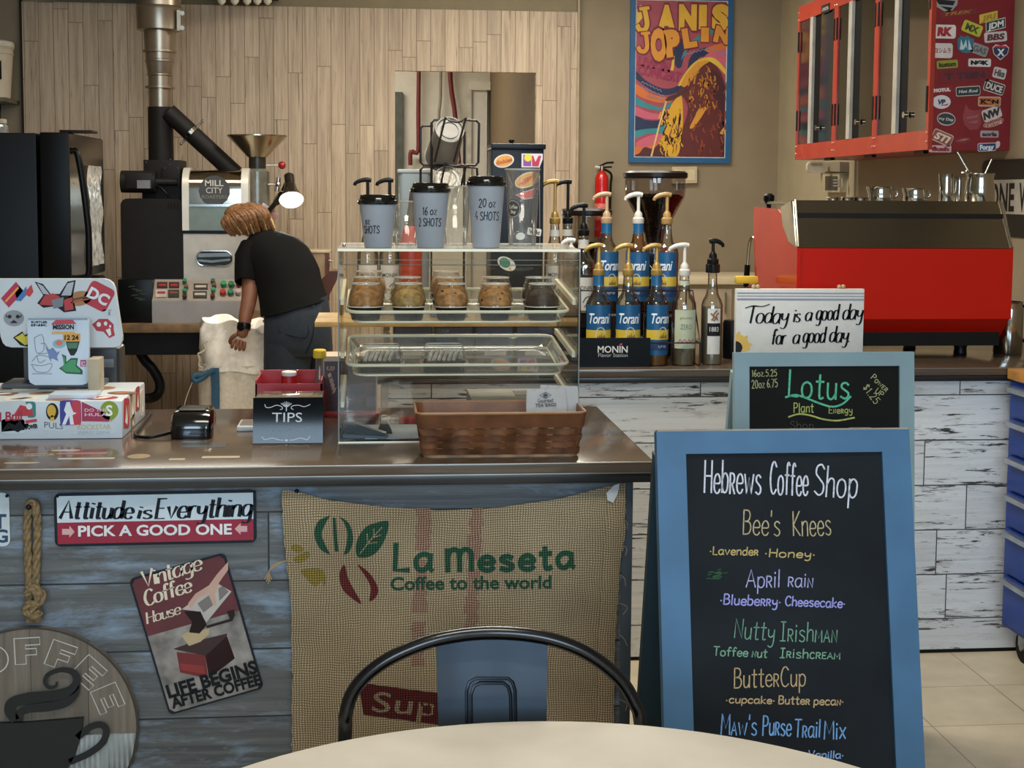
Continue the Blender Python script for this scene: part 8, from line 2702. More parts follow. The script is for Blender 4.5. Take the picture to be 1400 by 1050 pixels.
rt = thing('coffee_roaster', 'black and steel drum coffee roaster with hopper funnel and flue pipes on the workbench', 'coffee roaster', (-.95, 7.85, zbt))


def X7(px, Y):
    return onY(px, 300, Y).x


def Z7(py, Y):
    return onY(260, py, Y).z


# control console
Yc0 = 7.46
xa, xb = X7(206, Yc0), X7(336, Yc0)
zl, zm, zh = zbt, Z7(412, Yc0), Z7(382, Yc0 + .10)
obj('console', MB().loft([[Vector((x, y, z)) for y, z in ((Yc0, zl), (Yc0, zm), (Yc0 + .10, zh), (7.75, zh), (7.75, zl))] for x in (xa, xb)]), mat('grey_console', 'a29b95', .4, .3, var=.03), rt, smooth=0)
up_ = Vector((0, .10, zh - zm)).normalized()
fK = Frame((0, Yc0 - .0015, zm), (1, 0, 0), up_)
fK.o = Vector((0, Yc0, zm)) + fK.n * .0012
cp_ = obj('control_plate', MB().prism(fK, pxpoly(fK, [(208, 411), (334, 411), (334, 383), (211, 383)]), -.001, .001), mat('brushed_control_plate', 'b5aaa0', .32, .7, var=.03), rt, smooth=0)
fK2 = Frame(fK.o + fK.n * .001, fK.ux, fK.uy)
for x0, x1, y0, y1, cl in ((215, 229, 386.5, 394, '3a2023'), (231, 245, 386.5, 394, '3a2023'), (213, 228, 397, 407, 'b9a8a0'), (230, 245, 397, 407, '2c3527'), (265, 284, 388.5, 396, '3c3430'), (264, 283, 399, 408, '3c3430')):
    o = obj('meter', MB().prism(fK2, pxpoly(fK2, [(x0, y1), (x1, y1), (x1, y0), (x0, y0)]), 0, .006), mat('meter_' + cl, cl, .3), cp_, smooth=0)
    fK3 = Frame(fK2.o + fK2.n * .0062, fK2.ux, fK2.uy)
    mx = (x0 + x1) / 2
    obj('readout', MB().prism(fK3, pxpoly(fK3, [(x0 + 2, y0 + 4.5), (x1 - 2, y0 + 4.5), (x1 - 2, y0 + 1.5), (x0 + 2, y0 + 1.5)]), 0, .001), mat('readout_' + ('a' if y0 < 387 else ('b' if x0 > 260 else 'c')), {'a': '9a2a2c', 'b': 'b8b0a4', 'c': '8c3a38'}['a' if y0 < 387 else ('b' if x0 > 260 else 'c')], .3), o, smooth=0)


def knob(px, py, r, cl, nm='push_button'):
    u, v = fuv(fK2, px, py)
    a = fK2.p(u, v, 0)
    obj(nm, MB().cyl(a, a + fK2.n * .012, r * .8).cyl(a + fK2.n * .012, a + fK2.n * .024, r, r * .85), mat('button_' + cl, cl, .3, coat=.3), cp_)


for px, py, cl in ((253, 386.5, '2f7f58'), (255, 394, '6f5346'), (253, 400, '2f7f58'), (253, 407, '3a2320'), (291.5, 386.5, '3a6b50'), (293, 392, '6f5346'), (292, 398.5, '3a8a5e'), (291, 407, '3f2420')):
    knob(px, py, .013, cl, 'selector_knob')
for px, py, cl in ((306, 390, '2c9a5c'), (316.5, 390.5, '2b7a4c'), (327, 390, 'a03038'), (305, 401.5, 'b3302c'), (315.5, 401.5, '2f7a56'), (326, 401, 'b9a8a0')):
    knob(px, py, .017, cl)
# left black electrics box
xl0, xl1 = X7(160, Yc0 + .02), X7(207, Yc0)
obj('electrics_box', MB().box(xl0, xl1 - .001, Yc0 + .01, 7.75, zbt, Z7(382, Yc0 + .02), .003), mat('black_box_face', '121313', .3, var=.1), rt)
fL = Frame((0, Yc0 + .0095, 0))
mb = MB()
for k in range(7):
    p0 = fuv(fL, 176 + (k * 37) % 16, 392 + k * 3)
    mb.ribbon(fL, [p0, (p0[0] + .03, p0[1] + .004 * (-1) ** k)], .006, .0005)
obj('green_print', mb, paint('2c3a28'), rt, smooth=0)
# drum housing
Yh = 7.56
hx0, hx1 = X7(165, Yh), X7(250, Yh)
hz0, hz1 = Z7(383, Yh), Z7(272, Yh)
P_ = rrect(hx0, hx1, hz0 - .02, hz1, .035, 5)
obj('burner_housing', MB().prism(Frame((0, Yh, 0)), P_, -.55, 0), M_rb, rt)
mb = MB()
fH_ = Frame((0, Yh, 0))
for k in range(4):
    mb.ribbon(fH_, pxpoly(fH_, [(230 + k * 4, 286), (231 + k * 4, 278)]), .006, .001)
obj('vent_slot', mb, paint('060607'), rt, smooth=0)
# steel front plate
px0, px1 = X7(250, Yh), X7(338, Yh)
obj('front_plate', MB().box(px0 + .001, px1, Yh, 8.0, hz0 - .02, Z7(319, Yh)), M_rs, rt, smooth=0)
mb = MB()
ov = [(u, v) for u, v in rrect(fuv(fH_, 269, 350)[0], fuv(fH_, 317, 350)[0], fuv(fH_, 290, 363)[1], fuv(fH_, 290, 343)[1], .036, 6)]
w_ = obj('viewing_slot', MB().prism(fH_, ov, 0, .004), mat('dark_slot', '2b2c2b', .2, .5), rt, smooth=0)
obj('slot_rim', MB().tube([fH_.p(u, v, .004) for u, v in ov], .004, 6, True), M_chrome, w_)
obj('slot_glow', MB().ribbon(fH_, pxpoly(fH_, [(272, 356), (290, 357.5), (314, 355)]), .012, .005).ribbon(fH_, pxpoly(fH_, [(272, 349), (314, 348)]), .02, .005), mat('painted_slot_reflection', '7f827e', .25, .6), w_, smooth=0)  # grey strips paint a reflection across the dark slot
obj('black_seam', MB().box(px0, px1 + .003, Yh - .004, 8.0, Z7(319.5, Yh), Z7(315, Yh)), M_bplast, rt, smooth=0)
# drum with white end rings
dz0, dz1 = Z7(315, Yh), Z7(232, Yh)


def drumprof(g):
    rr = .10 + g
    yc, zc = Yh + .10, dz1 - .10
    pts = [(Yh - g, dz0)]
    for k in range(10):
        a = R(180 - 90 * k / 9)
        pts.append((yc + rr * math.cos(a), zc + rr * math.sin(a)))
    pts += [(8.0, dz1 + g), (8.0, dz0)]
    return pts


xr = [X7(p, Yh) for p in (249.5, 258.5, 330, 340)]
for a, b in ((xr[0], xr[1]), (xr[2], xr[3])):
    obj('end_ring', MB().loft([[Vector((x, y, z)) for y, z in drumprof(.012)] for x in (a, b)]), M_rw, rt)
zp = Z7(279, Yh)
obj('drum', MB().loft([[Vector((x, y, z if z > zp else zp)) for y, z in drumprof(0)] for x in (xr[1], xr[2])]), mat('polished_drum', 'a39a8a', .12, 1.0, var=.04, nscale=3), rt)
obj('lower_panel', MB().box(xr[1], xr[2], Yh + .002, 7.9, dz0, zp - .002), mat('grey_green_panel', '6d7367', .25, .3, var=.04), rt, smooth=0)
obj('panel_trim', MB().box(xr[1], xr[2], Yh - .006, Yh + .002, zp - .012, zp), M_chrome, rt, smooth=0)
fB = Frame((0, Yh - .003, 0))
cu_, cv_ = fuv(fB, 293, 261)
bdg = obj('badge', MB().prism(fB, [(cu_ + .078 * math.cos(R(a)) * (1 + .04 * (a // 12 % 2)), cv_ + .078 * math.sin(R(a)) * (1 + .04 * (a // 12 % 2))) for a in range(0, 360, 12)], -.002, .0), mat('dark_badge', '3c3833', .4), rt, smooth=0)
mb = MB()
mb.type(fB, 'MILL', cu_, cv_ + .026, .030, 'C', .02, d=.0012, width=.095)
mb.type(fB, 'CITY', cu_, cv_ - .012, .030, 'C', -.0, d=.0012, width=.085)
obj('lettering', mb, paint('c9c3b7'), bdg, smooth=0)
mb = MB()
mb.type(fB, 'ROASTERS', cu_, cv_ - .040, .018, 'C', .01, d=.0012, width=.13)
obj('small_lettering', mb, paint('7a746a'), bdg, smooth=0)
# motor, blower box
Ym = 7.62
mz = Z7(249, Ym)
m0, m1 = X7(167, Ym), X7(214, Ym)
mo = obj('motor', MB().cyl((m0, Ym, mz), (m1, Ym, mz), .058, seg=28).cyl((m1, Ym, mz), (m1 + .11, Ym, mz), .018).box(m0 + .03, m1 - .01, Ym - .066, Ym - .04, mz - .036, mz + .045, .004), mat('charcoal_motor', '221f1e', .45), rt)
obj('rating_plate', MB().box(X7(188, Ym - .07), X7(206, Ym - .07), Ym - .068, Ym - .066, Z7(258, Ym), Z7(247, Ym)), mat('grey_plate', '77777a', .4), mo, smooth=0)
ax0, ax1 = X7(197, 7.66), X7(248, 7.66)
obj('blower_box', MB().box(ax0, ax1, 7.66, 7.90, hz1 - .002, Z7(219, 7.66), .004).box(X7(222, 7.63), X7(247, 7.63), 7.63, 7.66, Z7(254, 7.63), Z7(229, 7.63), .003).box(X7(194, 7.66), X7(206, 7.66), 7.68, 7.86, hz1 - .002, Z7(264, 7.66)), M_rb, rt)
mb = MB()
for px, py in ((233, 218), (232, 225), (225, 230), (243, 230), (225, 250), (243, 250), (200, 222)):
    q = onY(px, py, 7.628)
    mb.ball((q.x, 7.629, q.z), .004, 6)
obj('bolt_head', mb, M_satin, rt)
obj('motor_cable', MB().tube([onY(p_[0], p_[1], 7.60) for p_ in ((212, 252), (220, 257), (226, 263), (231, 270))], .005, 6, smooth=4), M_bplast, rt)
# flue
Yf = 7.78
fxc = X7(221.5, Yf)


def flue(nm, m, rows_):
    s_ = Yf / 1941
    return obj(nm, MB().lathe([(r * s_, Z7(y, Yf)) for y, r in rows_], (fxc, Yf, 0), 32), m, rt, smooth=30)


flue('black_flue', M_rb, [(222, 16.5), (147, 16.5)])
M_galv = mat('galvanised_duct', '94897a', .3, .85, var=.07, nscale=4)
flue('steel_flue', M_galv, [(147.5, 15), (122, 15), (121.5, 19.5), (119, 19.5), (118.5, 15.5), (105, 15.5), (104, 17), (102, 17), (101, 16), (86, 18.5), (85, 19.5), (83, 19.5), (82, 18.5), (73, 19), (72.5, 22), (70, 22), (69.5, 19.5), (43, 20.5)])
flue('wide_flue', M_galv, [(43.5, 26), (42, 29), (15, 29.5), (12, 30.5), (10, 29), (-120, 29)])
cl_ = obj('flue_clamp', MB().box(X7(246, 7.72), X7(251, 7.72), 7.70, 7.72, Z7(42, 7.7), Z7(14, 7.7)).cyl(onY(249, 18, 7.69), onY(249, 18, 7.73), .012).cyl(onY(249, 38, 7.69), onY(249, 38, 7.73), .012), mat('steel_clamp', '8f887c', .35, .8), rt)
Yd = 7.74
d0, d1 = onY(230, 153, Yd), onY(322, 238, Yd)
obj('branch_flue', MB().cyl(d0, d1, .0475, seg=24), M_rb, rt)
dm_ = d0 + (d1 - d0) * .34
ax_ = (d1 - d0).normalized()
obj('branch_clamp', MB().cyl(dm_ - ax_ * .010, dm_ + ax_ * .010, .052, seg=28), M_chrome, rt)
pp_ = ax_.cross(Vector((0, 1, 0)))
obj('clamp_screw', MB().cyl(dm_ - pp_ * .075, dm_ + pp_ * .085, .006).ball(dm_ + pp_ * .088, .009, 10).ball(dm_ - pp_ * .078, .008, 10), M_satin, rt)
# hopper
Yp = 7.72
pxh = X7(352.5, Yp)
s_ = Yp / 1941
obj('funnel', MB().lathe([(13 * s_, Z7(214, Yp)), (38 * s_, Z7(187, Yp)), (40 * s_, Z7(185.5, Yp)), (40 * s_, Z7(184, Yp)), (37.5 * s_, Z7(185, Yp)), (11 * s_, Z7(213, Yp))], (pxh, Yp, 0), 40, cap=False), mat('champagne_steel_funnel', 'a69c86', .22, .95, var=.05, nscale=5), rt, smooth=35)
obj('hopper_neck', MB().lathe([(11.5 * s_, Z7(231, Yp)), (11.5 * s_, Z7(213, Yp))], (pxh, Yp, 0), 24), mat('dark_neck', '3a3732', .35, .6), rt)
obj('sight_column', MB().lathe([(16 * s_, Z7(286, Yp)), (16 * s_, Z7(234, Yp)), (12 * s_, Z7(230, Yp))], (pxh, Yp, 0), 28), mat('smoky_grey_column', '77756a', .22, .35, var=.2, nscale=9), rt)
obj('column_body', MB().box(xr[3], X7(371, Yp), Yp - .08, Yp + .1, Z7(330, Yp), Z7(284, Yp), .004), M_rs, rt)
lv = obj('lever', MB().cyl(onY(364, 226, Yp - .05), onY(381, 226, Yp - .05), .004), M_chrome, rt)
q = onY(385.5, 226, Yp - .05)
obj('lever_ball', MB().ball(q, .021, 16), mat('lever_red', '8f161c', .25), lv)
vv = obj('valve_rod', MB().cyl(onY(382, 232, 7.68), onY(380, 262, 7.68), .004).cyl(onY(366, 252, 7.68), onY(381, 252, 7.68), .004).cyl(onY(379, 262, 7.68), onY(381, 243, 7.68), .013).ball(onY(380, 252, 7.68), .018, 12), M_chrome, rt)
obj('discharge_chute', MB().loft([[onY(*p_, 7.60) for p_ in c_] for c_ in (((356, 283), (360, 277), (381, 292), (381, 300), (362, 300)),)] + [[onY(*p_, 7.66) for p_ in c_] for c_ in (((356, 283), (360, 277), (381, 292), (381, 300), (362, 300)),)]), mat('pinkish_steel_chute', 'a58e80', .22, .9, var=.05), rt, smooth=0)
# suction hose under the bench
hs_ = thing('suction_hose', 'thick black corrugated hose curling under the roaster workbench', 'hose', (-1.15, 7.5, 0))
Pq = [onY(x, y, 7.55) for x, y in ((186, 470), (196, 490), (209, 505), (218, 522), (217, 537), (207, 544), (185, 545), (150, 546))]
Pq += [Vector((-1.62, 7.6, .22)), Vector((-1.7, 7.75, .03))]
hp_ = smoothpts(Pq, 18)
obj('hose', MB().tube(hp_, [.0245 + (.0022 if i % 2 else 0) for i in range(len(hp_))], 14), mat('black_hose', '131315', .5), hs_, smooth=60)

# ---- clamp lamp
lp = thing('work_lamp', 'lit chrome work lamp on an arm beside the roaster hopper', 'lamp', onY(361, 296, 7.50))
a, b, c = onY(361, 296, 7.55), onY(378, 276, 7.45), onY(386, 268, 7.40)
obj('arm', MB().cyl(a, b, .014).cyl(b, c, .020, .026), mat('dark_chrome', '4f4c47', .2, .9), lp)
cen = onY(398.5, 273.5, 7.33)
ax_ = Vector((.10, -.62, -.70)).normalized()
Ml = Matrix.Translation(cen) @ ax_.to_track_quat('Z', 'Y').to_matrix().to_4x4()
obj('shade', MB().lathe([(.018, -.105), (.030, -.10), (.034, -.075), (.050, -.03), (.064, .0), (.062, .0), (.048, -.03), (.03, -.07)], seg=32, M=Ml, cap=False), mat('chrome_shade', '6f6a62', .18, .95), lp, smooth=40)
obj('socket', MB().lathe([(.022, -.17), (.026, -.165), (.026, -.10), (.02, -.095)], seg=20, M=Matrix.Translation(cen) @ Vector((-.25, .1, -.95)).normalized().to_track_quat('Z', 'Y').to_matrix().to_4x4() if 0 else Ml), mat('dark_chrome', '4f4c47', .2, .9), lp)
obj('knuckle', MB().cyl(onY(389, 262, 7.42), onY(393, 250, 7.42), .020, .016), M_bplast, lp)
obj('bulb', MB().lathe([(.020, -.06), (.045, -.028), (.060, -.006), (.055, .006), (.03, .014), (0, .016)], seg=28, M=Ml), emit('lamp_glow', 'fff4dc', 9.0), lp, smooth=60)
l = bpy.data.lights.new('work_lamp_light', 'SPOT')
l.energy = 14
l.color = (1, .93, .8)
l.spot_size = R(120)
l.shadow_soft_size = .05
o = bpy.data.objects.new('work_lamp_light', l)
COL.objects.link(o)
o.location = cen + ax_ * .03
o.rotation_euler = ax_.to_track_quat('-Z', 'Y').to_euler()

# ---- chaff bin right of the person
Yq = 7.30
bn2 = thing('chaff_bin', 'tan metal bin with a latch and sloping brown chute behind the bending person', 'bin', (onY(440, 380, Yq).x, 7.45, zbt))
q0, q1 = onY(424, 392, 7.42), onY(449, 346, 7.42)
obj('box', MB().box(q0.x - .04, q1.x, 7.42, 7.62, zbt, q1.z, .003), mat('tan_metal', '8d7558', .4, .3, var=.06), bn2)
obj('lip', MB().box(q0.x - .045, q1.x + .012, 7.41, 7.63, q1.z, q1.z + .014, .003), mat('pale_lip', 'b5a184', .4, .3), bn2)
obj('side_strip', MB().box(q1.x - .018, q1.x + .004, 7.414, 7.42, zbt + .12, q1.z), mat('red_brown_strip', '5c2f22', .45), bn2, smooth=0)
obj('latch', MB().cyl(onY(449, 356, 7.41), onY(454, 357, 7.41), .006).cyl(onY(450, 352, 7.41), onY(450, 366, 7.41), .005), M_satin, bn2)
fQ = Frame((0, 7.405, 0))
obj('chute', MB().prism(fQ, pxpoly(fQ, [(438, 383), (450, 372), (462, 371), (460, 384), (449, 406), (437, 410)]), -.12, 0), mat('brown_chute', '47291f', .45, .2), bn2, smooth=0)
# ================================================================ big woven sack and the person bending over it
YBG = 6.90
bg_ = thing('bulk_bag', 'big white woven bulk coffee bag with blue straps, open in front of the roaster', 'bag', (onY(320, 500, YBG).x, 7.05, 0))
gx0, gx1 = onY(268, 520, YBG).x, onY(372, 500, YBG).x
gxc, ghw = (gx0 + gx1) / 2, (gx1 - gx0) / 2
zt_ = onY(320, 444, YBG).z
zf_ = onY(320, 506, YBG).z
rb = random.Random(4)


def bagring(z, k, amp, n=64, dz=0.0, yk=1.0):
    out = []
    for i in range(n):
        a = 2 * math.pi * i / n
        cs, sn = math.cos(a), math.sin(a)
        sq = (abs(cs) ** 3.2 + abs(sn) ** 3.2) ** (-1 / 3.2)
        r = sq * k * (1 + 2.1 * amp * (.3 * math.sin(a * 17 + z * 47) + math.sin(a * 5 + z * 9) * .5 + math.sin(a * 11 - z * 21) * .35 + math.sin(a * 3 + z * 30) * .4))
        out.append(Vector((gxc + ghw * r * cs, 7.12 + .225 * yk * r * sn, z + dz * math.sin(a * 3 + .8) + dz * .6 * math.sin(a * 7))))
    return out


M_bag = mat('woven_white_poly', 'ddd4c6', .6, var=.05, nscale=60, bump=.2)
obj('body', MB().loft([bagring(z, k, a) for z, k, a in ((0, .96, .0), (.06, 1.02, .01), (.2, 1.04, .02), (.4, 1.03, .02), (.55, 1.01, .025), (zf_ + .02, 1.0, .03))]), M_bag, bg_, smooth=80)
rr = [bagring(z, k, a, dz=d) for z, k, a, d in ((zf_ - .012, 1.035, .03, .006), (zf_ + .03, .99, .05, .004), (zf_ + .10, .93, .075, .004), (zf_ + .17, .92, .08, .006), (zt_ - .03, .95, .07, .012), (zt_, .93, .06, .016), (zt_ - .005, .88, .06, .016), (zt_ - .08, .80, .06, .008), (zt_ - .16, .7, .05, 0))]
obj('folded_collar', MB().loft(rr, cap=False), mat('bright_white_poly', 'f2ebe0', .55, var=.05, nscale=40, bump=.2), bg_, smooth=80)
obj('inner_fill', MB().loft([bagring(zt_ - .17, .72, .04), bagring(zt_ - .13, .5, .02), bagring(zt_ - .12, .1, .0)]), mat('green_coffee_beans', '85775a', .7, var=.25, nscale=120, bump=.6), bg_, smooth=80)
ysf = 7.12 - .232
fbg = Frame((0, ysf - .012, 0))
sp_ = [(287, 504), (299, 503), (300, 530), (299.5, 620), (289, 620), (289, 530)]
obj('strap', MB().prism(fbg, pxpoly(fbg, sp_), -.014, .002), mat('blue_webbing', '2f5876', .7, var=.1, nscale=80), bg_)
obj('strap_loop', MB().tube([onY(x, y, ysf - .02) for x, y in ((293, 506), (285, 510), (277, 517), (268, 521), (264, 517), (268, 513), (276, 513), (286, 508))], .0135, 8, smooth=5), mat('blue_webbing', '2f5876', .7), bg_, smooth=60)
mb = MB()
mb.tube([onY(x, y, ysf - .015) for x, y in ((284, 466), (279, 470), (281, 477), (275, 482), (271, 484), (273, 492), (272, 499), (276, 503))], .005, 6, smooth=4)
obj('tie_string', mb, mat('white_string', 'c2b8a8', .7), bg_, smooth=60)
mb = MB()
mb.tube([onY(x, y, ysf - .015) for x, y in ((264, 520), (258, 535), (253, 550), (251, 562))], .0022, 5, smooth=4)
obj('loose_thread', mb, mat('white_string', 'c2b8a8', .7), bg_)

# ---------------------------------------------------------------- person
pn = thing('person', 'person in black t-shirt and dark jeans bending over the white bulk bag', 'person', (onY(405, 520, 6.72).x, 6.74, 0))
M_skin = mat('brown_skin', '7c4f3a', .5, var=.06, nscale=30)


def skin(verts, edges, radii, root=0, sub=2):
    me = bpy.data.meshes.new('sk')
    me.from_pydata([tuple(v) for v in verts], edges, [])
    o = bpy.data.objects.new('sk', me)
    COL.objects.link(o)
    o.modifiers.new('s', 'SKIN')
    for i, v in enumerate(me.skin_vertices[0].data):
        r = radii[i]
        v.radius = (r, r) if not isinstance(r, tuple) else r
        v.use_root = i == root
    md = o.modifiers.new('u', 'SUBSURF')
    md.levels = sub
    dg = bpy.context.evaluated_depsgraph_get()
    m2 = bpy.data.meshes.new_from_object(o.evaluated_get(dg))
    mb = MB()
    mb.bm.from_mesh(m2)
    bpy.data.objects.remove(o)
    bpy.data.meshes.remove(me)
    bpy.data.meshes.remove(m2)
    return mb


V, E_, RD = [], [], []


def jv(p, r, par=None):
    V.append(Vector(p))
    RD.append(r)
    if par is not None:
        E_.append((par, len(V) - 1))
    return len(V) - 1


pel = jv(onY(405, 438, 6.74), .115)
s1 = jv(onY(399, 402, 6.80), .105, pel)
s2 = jv(onY(388, 362, 6.90), .115, s1)
s3 = jv(onY(376, 336, 6.96), .095, s2)
nk = jv(onY(360, 322, 7.00), .050, s3)
hd = jv(onY(346, 309, 7.02), .058, nk)
hc_ = jv(onY(337, 300, 7.03), .075, hd)
crn = jv(onY(333, 289, 7.02), .060, hc_)
chin = jv(onY(320, 314, 7.07), .036, hc_)
nose = jv(onY(311, 308, 7.09), .012, chin)
# legs
for hx, kx, ax, Yh_, Yk, Ya in ((385, -.335, -.325, 6.72, 6.66, 6.74), (430, -.235, -.215, 6.80, 6.80, 6.86)):
    h_ = jv(onY(hx, 450, Yh_), .092, pel)
    k_ = jv((kx, Yk, .46), .058, h_)
    c_ = jv((kx * .5 + ax * .5, Yk + .03, .30), .052, k_)
    a_ = jv((ax, Ya, .085), .036, c_)
    hl = jv((ax, Ya - .03, .045), .032, a_)
    t_ = jv((ax - .03, Ya + .15, .03), .028, a_)
# near arm, hand gripping the bag collar
sh_ = jv(onY(344, 346, 6.93), .052, s3)
el_ = jv(onY(341, 410, 6.80), .039, sh_)
fo_ = jv(onY(336, 430, 6.77), .036, el_)
wr_ = jv(onY(333, 450, 6.745), (.024, .028), fo_)
pm_ = jv(onY(329, 463, 6.735), (.020, .036), wr_)
# far arm, folded in front of the body
sh2 = jv(onY(412, 348, 7.03), .036, s3)
el2 = jv(onY(412, 394, 7.12), .034, sh2)
wr2 = jv(onY(388, 425, 7.16), .025, el2)
pm2 = jv(onY(376, 436, 7.17), .03, wr2)
body = skin(V, E_, RD, pel)
# fingers: unequal bent chains rooted inside each palm
for pc, wrp, sgn, nf in ((V[pm_], V[wr_], -1, 4), (V[pm2], V[wr2], -1, 4)):
    dr_ = (pc - wrp).normalized()
    sd_ = dr_.cross(Vector((0, 1, 0))).normalized()
    fwd = Vector((0, 1, 0))
    for k in range(4):
        off = sd_ * (-.028 + k * .0185)
        ln = (.030, .034, .032, .026)[k]
        r0 = pc + off * .8 + dr_ * .004
        p1 = pc + off + dr_ * (.026 + ln * .5)
        p2 = p1 + dr_ * ln * .45 + fwd * ln * .75
        p3 = p2 - dr_ * ln * .35 + fwd * ln * .6
        fg = skin([r0, p1, p2, p3], [(0, 1), (1, 2), (2, 3)], [.0095, .0092, .0085, .0075], 0, 1)
        body._addbm(fg.bm)
    tb = skin([pc - dr_ * .018 - sd_ * .02, pc - sd_ * .042 + fwd * .012 + dr_ * .008, pc - sd_ * .046 + fwd * .030 + dr_ * .032, pc - sd_ * .036 + fwd * .048 + dr_ * .044], [(0, 1), (1, 2), (2, 3)], [.012, .0108, .0095, .008], 0, 1)
    body._addbm(tb.bm)
# ear on the visible side
e_ = onY(344, 305, 6.955)
body.ball((e_.x, e_.y + .012, e_.z), .022, 12, .45, .6, 1.1)
obj('body', body, M_skin, pn, smooth=80)
for dx_, dy_ in ((314.5, 303.5), (319, 301)):
    q = onY(dx_, dy_, 7.085)
    obj('eye', MB().ball(q, .010, 12), mat('eye_white', 'c9c2b8', .3), pn)
q = onY(314, 314.5, 7.095)
obj('mouth', MB().ball(q, .014, 12, 1, .5, .3), mat('lip_brown', '6b3a33', .5), pn)


def ring(L, Rr, Y, ry, n=28, tilt=0.0, wob=0.0):
    a, b = onY(*L, Y), onY(*Rr, Y)
    c = (a + b) / 2
    u = (b - a) / 2
    out = []
    for i in range(n):
        t = 2 * math.pi * i / n
        k = 1 + wob * math.sin(5 * t + L[1])
        out.append(c + u * math.cos(t) * k + Vector((0, ry * math.sin(t) * k, tilt * math.sin(t))))
    return out


M_tee = mat('black_cotton', '090909', .9, var=.12, nscale=12, bump=.3)
SR = [((352, 317), (374, 315), 7.0, .050, -.01, 0), ((343, 322), (392, 320), 6.99, .075, -.02, 0), ((335, 331), (412, 329), 6.97, .105, -.03, .01), ((331, 342), (422, 339), 6.95, .125, -.03, .015), ((334, 356), (431, 353), 6.91, .130, -.02, .015),
      ((345, 374), (437, 367), 6.87, .130, -.01, .02), ((352, 394), (441, 383), 6.83, .130, 0, .025), ((355, 414), (445, 397), 6.79, .135, 0, .02), ((357, 433), (449, 408), 6.76, .140, 0, .03), ((360, 430), (446, 407), 6.76, .125, 0, .0)]
shirt = MB()
rings_ = [ring(a, b, Y, r, tilt=t, wob=w) for a, b, Y, r, t, w in SR]
shirt.loft(rings_, cap=False)
obj('t_shirt', shirt, M_tee, pn, smooth=80)
slv = MB()
A = [(onY(347, 338, 6.93), .066), (onY(340, 352, 6.905), .066), (onY(338.5, 370, 6.87), .061), (onY(337, 386, 6.84), .0565)]
rg = []
for i, (p, r) in enumerate(A):
    d_ = (A[min(3, i + 1)][0] - A[max(0, i - 1)][0]).normalized()
    u = d_.cross(Vector((0, 1, 0))).normalized()
    w = d_.cross(u)
    rg.append([p + (u * math.cos(2 * math.pi * k / 20) + w * math.sin(2 * math.pi * k / 20)) * r * (1 + .03 * math.sin(k * 1.9 + i)) for k in range(20)])
rg.append([p * .14 + c * .86 for p, c in ((A[3][0], q) for q in rg[-1])])
slv.loft(rg, cap=False)
obj('sleeve', slv, M_tee, pn, smooth=80)
slv = MB()
A2 = [(onY(403, 343, 7.0), .060), (onY(410, 358, 7.04), .058), (onY(412, 378, 7.08), .052)]
rg = []
for i, (p, r) in enumerate(A2):
    d_ = (A2[min(2, i + 1)][0] - A2[max(0, i - 1)][0]).normalized()
    u = d_.cross(Vector((0, 1, 0))).normalized()
    w = d_.cross(u)
    rg.append([p + (u * math.cos(2 * math.pi * k / 20) + w * math.sin(2 * math.pi * k / 20)) * r for k in range(20)])
slv.loft(rg, cap=False)
obj('sleeve', slv, M_tee, pn, smooth=80)
M_jean = mat('dark_indigo_denim', '1b2531', .85, var=.12, nscale=40, bump=.2)
jn = MB()
JR = [((362, 424), (448, 404), 6.76, .120, 0), ((361, 438), (451, 424), 6.75, .135, 0), ((360.5, 455), (453, 446), 6.74, .145, 0), ((360.5, 472), (454, 466), 6.735, .145, 0), ((361, 486), (453, 482), 6.735, .135, 0)]
jn.loft([ring(a, b, Y, r, n=32) for a, b, Y, r, _ in JR], cap=True)
obj('jeans_seat', jn, M_jean, pn, smooth=80)


def leg(pts):
    m = MB()
    m.loft([[Vector((x + rx * math.cos(2 * math.pi * k / 24), y + ry * math.sin(2 * math.pi * k / 24), z)) for k in range(24)] for x, y, z, rx, ry in pts])
    return m


cL = onY(393, 486, 6.70)
zL = cL.z
obj('jeans_leg', leg([(cL.x + .003, 6.725, zL + .06, .112, .125), (cL.x, 6.71, zL - .02, .112, .118), (onY(391, 517, 6.70).x, 6.70, onY(391, 517, 6.7).z, .104, .108), (-.335, 6.67, .46, .078, .082), (-.33, 6.69, .3, .074, .078), (-.325, 6.73, .09, .066, .07)]), M_jean, pn, smooth=80)
cR = onY(436, 486, 6.82)
obj('jeans_leg', leg([(cR.x - .01, 6.80, zL + .06, .075, .12), (cR.x, 6.82, zL - .02, .070, .11), (cR.x - .005, 6.82, .6, .07, .1), (-.235, 6.81, .46, .066, .08), (-.225, 6.84, .3, .064, .076), (-.215, 6.87, .09, .06, .07)]), M_jean, pn, smooth=80)
for x, y in ((-.325, 6.74), (-.215, 6.87)):
    obj('shoe', MB().loft([[Vector((x + w * math.cos(t * .3927) - .03 * k, y + dy + .0 * k, max(.002, h * (.5 + .5 * math.sin(t * .3927))))) for t in range(16)] for dy, w, h, k in ((-.075, .02, .05, -.4), (-.06, .036, .085, -.3), (0, .04, .10, 0), (.07, .044, .07, .4), (.14, .04, .05, .8), (.18, .018, .03, 1))]), mat('dark_sneaker', '232327', .6), pn, smooth=60)
# jeans details: yoke seam, pocket, belt loop
fJ = Frame((0, 6.585, 0))
mb = MB()


